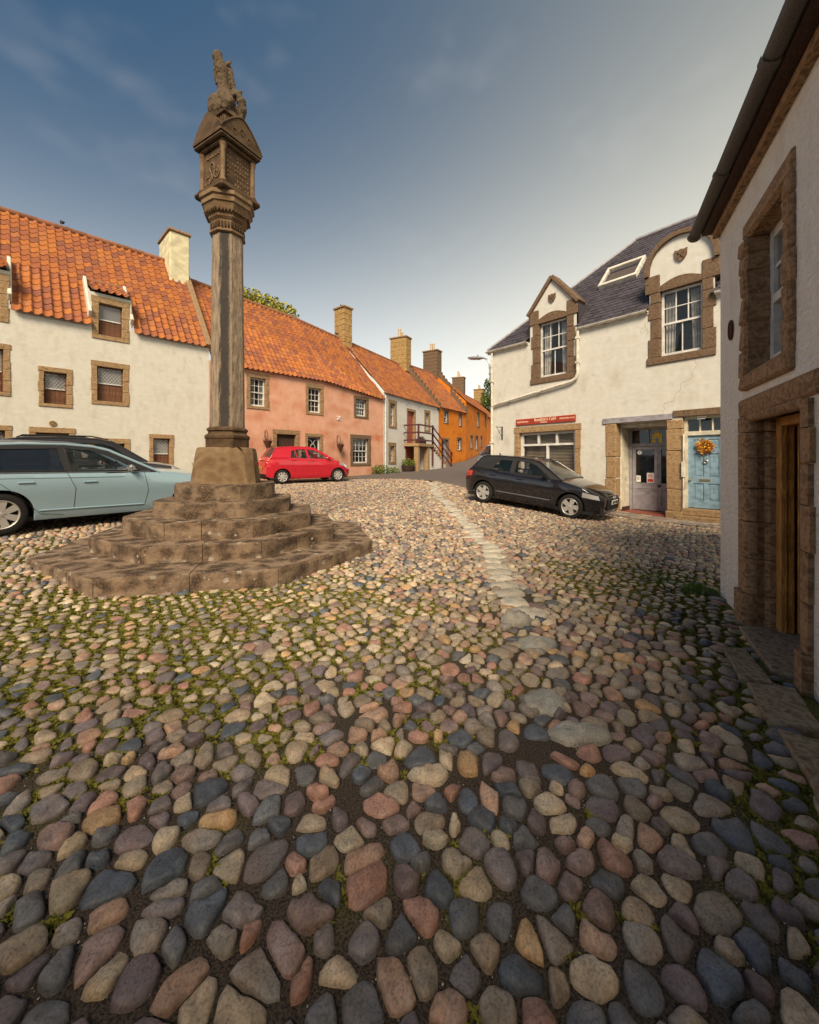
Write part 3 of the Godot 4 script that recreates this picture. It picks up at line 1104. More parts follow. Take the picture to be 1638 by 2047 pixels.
func make_tiles() -> void:
	var r := RandomNumberGenerator.new()
	r.seed = 5
	for k in 8:
		var mb := MB.new()
		mb.col = CLAY[k]
		var top := []
		var low := []
		for i in 9:
			var t := i / 8.0
			# S shaped section: a wide hollow, then a narrow roll
			var y := 0.03 * (cos((t - 0.8) * TAU) * 0.5 + 0.5) + 0.06 * exp(-pow((t - 0.8) / 0.14, 2.0))
			low.append(Vector3((t - 0.5) * 1.07, y, 0.0))
			top.append(Vector3((t - 0.5) * 1.07, y - 0.004, -1.0))
		mb.grid([low, top])
		var under := []
		for p in low:
			under.append(p + Vector3(0, -0.02, 0))
		mb.grid([under, low])
		tile_mb.append(mb)
		tile_mesh.append(mb.mesh())

# lays tiles over the sloping quad eave-left, eave-right, ridge-right, ridge-left (house axes); the nearest `most` are parts, the rest one part
func pantiles(house: Node3D, el: Vector3, er: Vector3, rr: Vector3, rl: Vector3, cols: int, rows: int, most: int, skip = null, bed_v := 0.03) -> void:
	var roof := sub(house, "roof")
	var eye := house.global_transform.affine_inverse() * Vector3(0, 1.5, 0)
	var list := []
	for j in rows:
		for i in cols:
			var u := (i + 0.5) / cols
			var v0 := float(j) / rows
			var p := el.lerp(er, u).lerp(rl.lerp(rr, u), v0)
			if skip != null and skip.call(p, u, v0):
				continue
			var q := el.lerp(er, u).lerp(rl.lerp(rr, u), v0 + 1.0 / rows)
			var x := (el.lerp(rl, v0) - er.lerp(rr, v0)) / -float(cols)
			var z := p - q
			var nrm := z.cross(x).normalized()
			p += nrm * (0.03 + rng.randf_range(-0.003, 0.003)) + z * 0.06
			var turn := Basis(nrm, rng.randfn(0, 0.012))
			var lift := nrm * 0.02
			# the head of each tile dips under the one above
			var t := Transform3D(turn * Basis(x, nrm, z * 1.15 + lift), p)
			list.append([p.distance_squared_to(eye), t])
	list.sort_custom(func(a, b): return a[0] < b[0])
	var rest := MB.new()
	for i in list.size():
		var k := rng.randi() % CLAY.size()
		if i < most:
			var o := part(roof, "tile", tile_mesh[k], M.pantile)
			o.transform = list[i][1]
		else:
			rest.add(tile_mb[k], list[i][1])
	if rest.v.size():
		var o := part(roof, "tiles", rest, M.pantile)
		o.set_meta("kind", "stuff")
	var ridge := MB.new()
	var n := maxi(2, cols / 2)
	for i in n:
		var a := rl.lerp(rr, float(i) / n) + Vector3(0, 0.02, 0)
		var b := rl.lerp(rr, (i + 1.04) / n) + Vector3(0, 0.035, 0)
		ridge.col = Color(0.3, 0.13, 0.07) * rng.randf_range(0.7, 1.1)
		ridge.tube([a, b], 0.13, 8)
	part(roof, "ridge", ridge, M.pantile)
	var bed := MB.new()
	bed.quad(el.lerp(rl, bed_v), er.lerp(rr, bed_v), rr, rl)
	part(roof, "sarking", bed, M.dark_roof)

func chimney(house: Node, p: Vector3, s: Vector3, m: Material, pots: int, courses := 0) -> Node3D:
	var o := sub(house, "chimney")
	if courses > 0:
		for j in courses:
			var y0 := p.y + s.y * j / courses
			var y1 := p.y + s.y * (j + 1) / courses
			var n := 2 + (j % 2)
			for i in n:
				var x0 := p.x - s.x * 0.5 + s.x * i / n
				var x1 := x0 + s.x / n
				stone_block(o, x0 + 0.003, x1 - 0.003, y0 + 0.003, y1 - 0.003, p.z - s.z * 0.5, p.z + s.z * 0.5, m, 0.006, 0.015)
	else:
		var mb := MB.new()
		mb.cbox(p + Vector3(0, s.y * 0.5, 0), s, 0.03)
		part(o, "stack", mb, m)
	var cap := MB.new()
	cap.cbox(p + Vector3(0, s.y + 0.06, 0), Vector3(s.x + 0.14, 0.12, s.z + 0.14), 0.02)
	part(o, "coping", cap, M.grey_stone)
	for i in pots:
		var pt := MB.new()
		var h := rng.randf_range(0.45, 0.75)
		pt.xf = Transform3D(Basis(), p + Vector3((i - (pots - 1) * 0.5) * s.x / maxf(pots, 1) * 0.9, s.y + 0.12, 0))
		pt.lathe([Vector2(0.15, 0), Vector2(0.13, 0.08), Vector2(0.115, h - 0.08), Vector2(0.14, h - 0.06), Vector2(0.14, h), Vector2(0.1, h), Vector2(0.1, h - 0.2), Vector2(0, h - 0.2)], 12)
		part(o, "pot", pt, M.clay_pot)
	return o

# stepped gable stones climbing from (y0, z0) to (y1, z1) at x
func crow_steps(house: Node, x: float, y0: float, z0: float, y1: float, z1: float, n: int, m: Material, wide := 0.34) -> void:
	var g := sub(house, "gable_steps")
	for i in n:
		var a := float(i) / n
		var b := float(i + 1) / n
		var za := lerpf(z0, z1, a)
		var zb := lerpf(z0, z1, b)
		var ya := lerpf(y0, y1, a)
		var yb := lerpf(y0, y1, b)
		stone_block(g, x - wide * 0.5, x + wide * 0.5, ya - 0.25, yb + 0.1, minf(za, zb), maxf(za, zb) + 0.02, m, 0.012, 0.02)

func text(parent: Node, s: String, at: Vector3, height: float, m: Material, serif := false, depth := 0.004, width := 0.0, called := "lettering") -> MeshInstance3D:
	var t := TextMesh.new()
	t.text = s
	var f := SystemFont.new()
	f.font_names = PackedStringArray(["Droid Serif" if serif else "Droid Sans"])
	f.font_weight = 700
	t.font = f
	t.font_size = 32
	t.pixel_size = height / 24.0
	t.depth = depth
	t.curve_step = 2.0
	var o := MeshInstance3D.new()
	o.name = called
	o.mesh = t
	o.material_override = m
	parent.add_child(o, true)
	o.position = at
	if width > 0:
		var w := t.get_aabb().size.x
		if w > 0.001:
			o.scale = Vector3(width / w, 1, 1)
	return o
# ---------------------------------------------------------------- the houses
func sash_window(house: Node, t: Transform3D, x0: float, x1: float, y0: float, y1: float, w: float, st: Material, cu := 3, ru := 2, cl := 3, rl := 2, split := 0.5, z := -0.13, paint: Material = null, cur := 0.0) -> Node3D:
	var o := sub(house, "window")
	o.transform = t
	surround(o, x0, x1, y0, y1, w, st)
	sash(o, x0, x1, y0, y1, z, cu, ru, cl, rl, paint if paint else M.white_paint, split)
	if cur > 0:
		curtains(o, x0 + 0.05, x1 - 0.05, y0 + 0.05, y1 - 0.05, z - 0.13, cur)
	room(o, x0 - 0.25, x1 + 0.25, y0 - 0.2, y1 + 0.2, -0.34, 1.5)
	return o

func hole(x0: float, x1: float, y0: float, y1: float) -> Array:
	return [x0 - 0.03, x1 + 0.03, y0 - 0.03, y1 + 0.03]

func skew(house: Node, a: Vector3, b: Vector3, wide: float, thick: float, m: Material) -> void:
	var mb := MB.new()
	var z := (b - a)
	var t := Basis(Vector3.RIGHT, z.normalized().cross(Vector3.RIGHT).normalized(), z.normalized())
	mb.xf = Transform3D(t, (a + b) * 0.5)
	mb.cbox(Vector3.ZERO, Vector3(wide, thick, z.length()), 0.02)
	part(house, "skew", mb, m)

func build_left_house() -> void:
	var h := thing("white_house", "cream harled house with lattice windows, boarded shutters and pantile roof", "house", facade(-12.7, 12.4, -8.42, 16.8))
	var I := Transform3D.IDENTITY
	var w := MB.new()
	var op := [hole(1.02, 1.59, 3.37, 4.42), hole(2.41, 3.17, 3.6, 4.83), hole(-0.6, 0.08, 3.62, 4.95), hole(4.12, 4.68, 1.2, 2.34), hole(0.83, 1.64, 0.4, 2.4), hole(2.34, 3.21, 0.4, 2.1), hole(-0.5, 0.12, 1.4, 2.42), hole(2.45, 3.14, 5.95, 7.08), hole(-0.75, 0.0, 5.95, 7.08)]
	wall_face(w, -9.0, 6.14, -0.6, 5.6, op)
	wall_face(w, -9.0, 6.14, 5.6, 6.35, op)
	# dormer fronts
	wall_face(w, 2.2, 3.42, 6.35, 7.42, [hole(2.45, 3.14, 5.95, 7.08)])
	wall_face(w, -1.05, 0.22, 6.35, 7.42, [hole(-0.75, 0.0, 5.95, 7.08)])
	for c in [[2.2, 3.42], [-1.05, 0.22]]:
		for x in c:
			w.tri(Vector3(x, 6.35, 0), Vector3(x, 7.46, 0), Vector3(x, 8.12, -1.32))
	shell(w, -9.0, 6.14, -0.6, 6.35, 6.6, -3.3, 10.7)
	part(h, "wall", w, M.harl_cream)
	for c in [[2.2, 3.42], [-1.05, 0.22]]:
		for x in c:
			skew(h, Vector3(x, 6.55, 0.03), Vector3(x, 8.2, -1.36), 0.1, 0.42, M.harl_cream)
	shutter_window(h, 1.02, 1.59, 3.37, 4.42, 0.14)
	shutter_window(h, 2.41, 3.17, 3.6, 4.83, 0.17, 0.52)
	shutter_window(h, -0.6, 0.08, 3.62, 4.95, 0.16)
	shutter_window(h, 4.12, 4.68, 1.2, 2.34, 0.14)
	shutter_window(h, -0.5, 0.12, 1.4, 2.42, 0.15)
	shutter_window(h, 2.45, 3.14, 5.95, 7.08, 0.2, 0.5, null, true)
	shutter_window(h, -0.75, 0.0, 5.95, 7.08, 0.2, 0.5, null, true)
	plank_door(h, 0.83, 1.64, 0.42, 2.4, 0.16, M.shutter_wood, M.dressed_stone)
	plank_door(h, 2.34, 3.21, 0.42, 2.1, 0.16, M.shutter_wood, M.dressed_stone)
	var pq := MB.new()
	pq.xf = Transform3D(Basis(Vector3.RIGHT, PI / 2), Vector3(1.23, 2.72, 0.0))
	pq.lathe([Vector2(0.095, -0.02), Vector2(0.095, 0.03), Vector2(0.075, 0.035), Vector2(0.07, 0.02), Vector2(0, 0.02)], 20)
	for a in 4:
		pq.xf = Transform3D(Basis(Vector3.BACK, a * PI / 4), Vector3(1.23, 2.72, 0.03))
		pq.box(Vector3.ZERO, Vector3(0.13, 0.016, 0.012))
	part(h, "round_plaque", pq, M.dressed_stone)
	var slope := 4.35 / 3.42
	var dorm := func(p: Vector3, _u: float, v: float) -> bool:
		return v < 0.42 and ((p.x > 2.25 and p.x < 3.38 and p.y < 8.05) or (p.x > -1.0 and p.x < 0.18 and p.y < 8.05))
	pantiles(h, Vector3(-9.0, 6.2, 0.12), Vector3(6.0, 6.2, 0.12), Vector3(6.0, 10.7, -3.3), Vector3(-9.0, 10.7, -3.3), 60, 18, 270, dorm, 0.3)
	pantiles(h, Vector3(2.26, 7.44, 0.14), Vector3(3.36, 7.44, 0.14), Vector3(3.36, 8.2, -1.38), Vector3(2.26, 8.2, -1.38), 5, 5, 25)
	pantiles(h, Vector3(-1.0, 7.44, 0.14), Vector3(0.16, 7.44, 0.14), Vector3(0.16, 8.2, -1.38), Vector3(-1.0, 8.2, -1.38), 5, 5, 0)
	skew(h, Vector3(6.1, 6.25, 0.1), Vector3(6.1, 10.78, -3.3), 0.24, 0.22, M.grey_stone)
	chimney(h, Vector3(5.72, 8.6, -3.25), Vector3(0.8, 3.2, 1.7), M.chimney_render, 0)
	var b := slope

func build_pink_house() -> void:
	var T1 := facade(-8.42, 16.8, -4.43, 21.0)
	var h := thing("pink_house", "salmon pink limewashed house with long orange pantile roof and white sashes", "house", T1)
	var T2 := T1.affine_inverse() * facade(-4.43, 21.0, -1.6, 24.5)
	var I := Transform3D.IDENTITY
	var w := MB.new()
	wall_face(w, 0.0, 5.79, -0.6, 5.7, [hole(1.78, 2.5, 3.97, 5.26), hole(4.79, 5.54, 3.94, 5.2), hole(3.07, 4.08, 0.5, 2.74), hole(4.76, 5.51, 1.25, 2.7)])
	shell(w, 0.0, 5.79, -0.6, 5.7, 6.6, -3.3, 9.95)
	w.xf = T2
	wall_face(w, 0.0, 4.5, -0.6, 5.32, [hole(2.21, 3.05, 4.03, 4.98), hole(1.98, 3.21, 1.33, 2.73)])
	# sloping wall head where the eaves come down
	w.prism(PackedVector2Array([Vector2(0, 5.32), Vector2(4.5, 5.32), Vector2(0, 5.7)]), -0.32, 0.0)
	shell(w, 0.0, 4.5, -0.6, 5.3, 6.6, -3.3, 9.4)
	part(h, "wall", w, M.limewash_pink)
	sash_window(h, I, 1.78, 2.5, 3.97, 5.26, 0.18, M.grey_stone, 3, 2, 3, 2, 0.5, -0.13, null, 0.35)
	sash_window(h, I, 4.79, 5.54, 3.94, 5.2, 0.16, M.grey_stone, 3, 2, 3, 2)
	sash_window(h, T2, 2.21, 3.05, 4.03, 4.98, 0.16, M.brown_stone, 4, 2, 4, 2)
	var big := sash_window(h, T2, 1.98, 3.21, 1.33, 2.73, 0.2, M.brown_stone, 4, 2, 4, 2)
	# arched-tracery ground floor window
	var o := sub(h, "window")
	surround(o, 4.76, 5.51, 1.25, 2.7, 0.15, M.grey_stone)
	sash(o, 4.76, 5.51, 1.25, 2.7, -0.13, 1, 1, 3, 2, M.white_paint, 0.42)
	var tr := MB.new()
	for c in [[5.135, 0.13, 2.2], [4.9, 0.2, 2.35], [5.37, 0.2, 2.35]]:
		var pts := []
		for k in 13:
			var a := PI * k / 12.0
			pts.append(Vector3(c[0] + cos(a) * c[1], c[2] + sin(a) * c[1], -0.145))
		tr.tube(pts, 0.013, 5)
	tr.bx(4.995, 5.015, 1.9, 2.2, -0.155, -0.135)
	tr.bx(5.255, 5.275, 1.9, 2.2, -0.155, -0.135)
	part(o, "tracery", tr, M.white_paint)
	room(o, 4.5, 5.75, 1.0, 2.9, -0.34, 1.5)
	plank_door(h, 3.07, 4.08, 0.5, 2.74, 0.2, M.dark_wood, M.grey_stone, 6)
	var st := MB.new()
	st.xf = T2
	for k in 2:
		st.xf = T2 * Transform3D(Basis(Vector3.BACK, PI / 4 + k * PI / 2), Vector3(0.92, 3.78, 0.02))
		st.box(Vector3.ZERO, Vector3(0.28, 0.07, 0.05))
	part(h, "tie_plate", st, M.white_paint)
	var R1 := Vector3(0.1, 10.15, -3.3)
	var R2 := Vector3(5.79, 9.75, -3.3)
	pantiles(h, Vector3(0.12, 5.58, 0.14), Vector3(5.8, 5.6, 0.14), R2, R1, 23, 18, 220)
	pantiles(h, Vector3(5.8, 5.6, 0.14), T2 * Vector3(4.45, 5.16, 0.14), T2 * Vector3(4.45, 9.3, -3.3), R2, 18, 18, 75)
	var ch := chimney(h, Vector3.ZERO, Vector3(0.72, 2.6, 0.95), M.chimney_stone, 0, 7)
	ch.transform = T2 * Transform3D(Basis(), Vector3(4.15, 8.75, -3.25))
	var skw := MB.new()
	var a := T2 * Vector3(4.5, 5.25, 0.1)
	var b := T2 * Vector3(4.5, 9.4, -3.3)
	skw.xf = Transform3D(Basis.looking_at((b - a).normalized(), Vector3.UP), (a + b) * 0.5)
	skw.cbox(Vector3.ZERO, Vector3(0.16, 0.12, (b - a).length()), 0.02)
	part(h, "skew", skw, M.grey_stone)

func build_stair_house() -> void:
	var T1 := facade(-1.6, 24.5, 2.29, 31.6)
	var h := thing("stair_house", "small white house with red doors and outside stone stair", "house", T1)
	var I := Transform3D.IDENTITY
	var w := MB.new()
	wall_face(w, 0.02, 8.1, -0.6, 5.7, [hole(0.78, 1.39, 3.68, 5.1), hole(3.1, 4.05, 2.66, 4.85), hole(5.79, 6.38, 3.75, 5.0), hole(0.78, 1.3, 1.4, 2.4), hole(2.85, 3.9, 0.6, 2.4)])
	shell(w, 0.02, 8.1, -0.6, 5.7, 6.6, -3.3, 9.3)
	part(h, "wall", w, M.harl_white)
	sash_window(h, I, 0.78, 1.39, 3.68, 5.1, 0.2, M.grey_stone, 3, 2, 3, 2)
	sash_window(h, I, 5.79, 6.38, 3.75, 5.0, 0.2, M.grey_stone, 3, 2, 3, 2)
	sash_window(h, I, 0.78, 1.3, 1.4, 2.4, 0.2, M.grey_stone, 3, 2, 3, 2)
	plank_door(h, 3.1, 4.05, 2.66, 4.85, 0.16, M.red_door, M.grey_stone, 4)
	plank_door(h, 2.85, 3.9, 0.62, 2.4, 0.14, M.red_door, M.grey_stone, 4)
	# forestair: landing on a pier, then steps down along the wall
	var s := sub(h, "stair")
	stone_block(s, 2.5, 4.85, 2.42, 2.62, 0.02, 1.15, M.dressed_stone)
	stone_block(s, 2.56, 2.78, 0.5, 2.415, 0.75, 1.08, M.dressed_stone)
	stone_block(s, 3.95, 4.25, 0.5, 2.415, 0.75, 1.08, M.dressed_stone)
	for i in 9:
		var y := 2.42 - i * 0.19
		var x := 4.86 + i * 0.36
		stone_block(s, x, x + 0.4, y - 0.19, y, 0.03, 1.1, M.dressed_stone)
	var base := MB.new()
	base.prism(PackedVector2Array([Vector2(4.3, 0.4), Vector2(8.1, 0.4), Vector2(8.1, 0.8), Vector2(4.86, 2.22), Vector2(4.3, 2.4)]), 0.05, 1.04)
	part(s, "stair_wall", base, M.harl_white)
	var r := sub(h, "railing")
	for p in [[2.55, 2.6, 3.85], [4.7, 2.3, 3.95], [6.4, 0.9, 3.0], [8.05, 0.7, 2.15], [6.4, 1.6, 3.0], [4.7, 1.1, 3.95]]:
		var post := MB.new()
		post.bx(p[0] - 0.05, p[0] + 0.05, p[1], p[2], 1.05, 1.15)
		part(r, "post", post, M.rail_paint)
	for k in 3:
		var rail := MB.new()
		rail.bx(2.5, 4.75, 2.78 + k * 0.5, 2.88 + k * 0.5, 1.15, 1.2)
		part(r, "rail", rail, M.rail_paint)
		var rl := MB.new()
		rl.prism(PackedVector2Array([Vector2(4.7, 2.7 + k * 0.5), Vector2(8.1, 0.95 + k * 0.5), Vector2(8.1, 1.05 + k * 0.5), Vector2(4.7, 2.82 + k * 0.5)]), 1.152, 1.2)
		part(r, "rail", rl, M.rail_paint)
		var rs := MB.new()
		rs.bx(2.5, 2.55, 2.78 + k * 0.5, 2.88 + k * 0.5, 0.02, 1.15)
		part(r, "rail", rs, M.rail_paint)
	pantiles(h, Vector3(0.05, 5.6, 0.14), Vector3(8.0, 5.6, 0.14), Vector3(8.0, 9.25, -3.3), Vector3(0.05, 9.35, -3.3), 32, 17, 0)
	crow_steps(h, 8.1, 5.7, 0.1, 9.2, -2.8, 11, M.brown_stone, 0.36)
	chimney(h, Vector3(7.85, 8.7, -3.3), Vector3(0.85, 2.75, 1.5), M.chimney_stone, 2, 8)
	var dp := MB.new()
	dp.tube([Vector3(0.1, 5.5, 0.1), Vector3(0.1, 0.6, 0.1)], 0.045, 8)
	part(h, "downpipe", dp, M.white_paint)
	for x in [2.9, 4.6]:
		var br := MB.new()
		br.tube([Vector3(x, 5.5, 0), Vector3(x, 5.5, 0.4), Vector3(x, 5.2, 0.0)], 0.012, 5)
		part(h, "bracket", br, M.iron)

func build_orange_houses() -> void:
	var I := Transform3D.IDENTITY
	var h := thing("orange_house", "lower orange limewashed house between the white stair house and crow-stepped gable", "house", facade(2.29, 31.6, 5.03, 35.9))
	var w := MB.new()
	wall_face(w, 0.02, 5.1, -0.2, 5.78, [hole(0.95, 1.65, 4.55, 5.5), hole(3.75, 4.3, 4.5, 5.5), hole(0.75, 1.65, 1.1, 3.15), hole(3.4, 4.25, 2.38, 3.4)])
	shell(w, 0.02, 5.1, -0.2, 5.78, 6.6, -3.3, 9.6)
	part(h, "wall", w, M.limewash_orange)
	sash_window(h, I, 0.95, 1.65, 4.55, 5.5, 0.1, M.brown_stone, 2, 2, 2, 2)
	sash_window(h, I, 3.75, 4.3, 4.5, 5.5, 0.1, M.brown_stone, 2, 2, 2, 2)
	sash_window(h, I, 3.4, 4.25, 2.38, 3.4, 0.1, M.brown_stone, 2, 2, 2, 2)
	plank_door(h, 0.75, 1.65, 1.1, 3.15, 0.14, M.grey_paint, M.brown_stone, 5)
	pantiles(h, Vector3(0.2, 5.68, 0.14), Vector3(5.0, 5.68, 0.14), Vector3(5.0, 9.6, -3.3), Vector3(0.2, 9.5, -3.3), 19, 18, 0)
	crow_steps(h, 5.1, 5.9, 0.1, 9.6, -2.7, 11, M.brown_stone, 0.5)
	chimney(h, Vector3(4.9, 9.0, -3.3), Vector3(0.9, 2.6, 1.5), M.brown_stone, 2, 8)
	var h2 := thing("orange_house", "taller orange limewashed house up the lane beyond the crow-stepped gable", "house", facade(5.03, 35.9, 9.1, 46.8))
	var w2 := MB.new()
	wall_face(w2, 0.05, 11.64, 0.2, 6.8, [hole(5.5, 6.6, 5.0, 6.45), hole(10.1, 10.9, 5.4, 6.5), hole(2.2, 3.1, 2.65, 3.8), hole(4.7, 5.9, 2.6, 3.9), hole(7.4, 8.3, 2.95, 4.05)])
	shell(w2, 0.05, 11.64, 0.2, 6.8, 6.6, -3.3, 9.8)
	part(h2, "wall", w2, M.limewash_orange)
	for q in [[5.5, 6.6, 5.0, 6.45], [10.1, 10.9, 5.4, 6.5], [2.2, 3.1, 2.65, 3.8], [4.7, 5.9, 2.6, 3.9], [7.4, 8.3, 2.95, 4.05]]:
		sash_window(h2, I, q[0], q[1], q[2], q[3], 0.12, M.brown_stone, 2, 2, 2, 2)
	pantiles(h2, Vector3(0.3, 6.72, 0.14), Vector3(11.6, 6.72, 0.14), Vector3(11.6, 9.7, -3.3), Vector3(0.3, 9.9, -3.3), 44, 15, 0)
	chimney(h2, Vector3(11.2, 9.0, -3.3), Vector3(0.9, 2.2, 1.4), M.brown_stone, 2, 6)
	var h3 := thing("end_house", "far house at the head of the lane with a stone chimney", "house", facade(9.2, 47.1, 15, 60))
	var w3 := MB.new()
	wall_face(w3, 0.0, 10.0, 0.0, 6.6, [hole(2.0, 3.0, 4.5, 6.0)])
	shell(w3, 0.0, 10.0, 0.0, 6.6, 6.6, -3.3, 9.6)
	part(h3, "wall", w3, M.limewash_orange)
	sash_window(h3, I, 2.0, 3.0, 4.5, 6.0, 0.12, M.brown_stone, 2, 2, 2, 2)
	pantiles(h3, Vector3(0.1, 6.5, 0.14), Vector3(10.0, 6.5, 0.14), Vector3(10.0, 9.6, -3.3), Vector3(0.1, 9.6, -3.3), 38, 14, 0)
	chimney(h3, Vector3(9.0, 9.0, -3.3), Vector3(0.9, 2.4, 1.4), M.chimney_stone, 2, 6)
# ---------------------------------------------------------------- the cafe row
var slate_mb: Array = []
var slate_mesh: Array = []

func make_slates() -> void:
	var r := RandomNumberGenerator.new()
	r.seed = 15
	for k in 6:
		var mb := MB.new()
		var b := r.randf_range(0.7, 1.35)
		mb.col = Color(0.075 * b, 0.066 * b, 0.078 * b)
		mb.box(Vector3(0, 0, -0.5), Vector3(0.97, 0.012, 1.0))
		slate_mb.append(mb)
		slate_mesh.append(mb.mesh())

func slates(roof: Node, house: Node3D, el: Vector3, er: Vector3, rr: Vector3, rl: Vector3, cols: int, rows: int, most: int, skip) -> void:
	var eye := house.global_transform.affine_inverse() * Vector3(0, 1.5, 0)
	var list := []
	for j in rows:
		for i in cols:
			var u := (i + (0.5 if j % 2 else 0.0)) / cols
			var v0 := float(j) / rows
			var p := el.lerp(er, u).lerp(rl.lerp(rr, u), v0)
			if skip != null and skip.call(p, u, v0):
				continue
			var z := (el - rl) / float(rows)
			var x := (er - el) / float(cols)
			var nrm := z.cross(x).normalized()
			var t := Transform3D(Basis(nrm, rng.randfn(0, 0.012)) * Basis(x * rng.randf_range(0.9, 1.0), nrm, z * 1.5 + nrm * 0.02), p + nrm * (0.03 + rng.randf_range(0, 0.006)) + z * rng.randf_range(-0.03, 0.08))
			list.append([p.distance_squared_to(eye), t])
	list.sort_custom(func(a, b): return a[0] < b[0])
	var rest := MB.new()
	for i in list.size():
		var k := rng.randi() % 6
		if i < most:
			part(roof, "slate", slate_mesh[k], M.slate).transform = list[i][1]
		else:
			rest.add(slate_mb[k], list[i][1])
	if rest.v.size():
		part(roof, "slates", rest, M.slate).set_meta("kind", "stuff")

func shield(house: Node, x: float, y: float, s: float) -> void:
	var p := PackedVector2Array()
	for q in [[-0.5, 0.5], [-0.25, 0.42], [0, 0.5], [0.25, 0.42], [0.5, 0.5], [0.46, -0.1], [0.3, -0.4], [0, -0.6], [-0.3, -0.4], [-0.46, -0.1]]:
		p.append(Vector2(x + q[0] * s, y + q[1] * s))
	var mb := MB.new()
	mb.prism(p, -0.02, 0.05)
	for a in [0.7, -0.7]:
		mb.xf = Transform3D(Basis(Vector3.BACK, a), Vector3(x, y, 0.055))
		mb.box(Vector3.ZERO, Vector3(s * 0.1, s * 0.7, 0.03))
	part(house, "shield", mb, M.brown_stone)

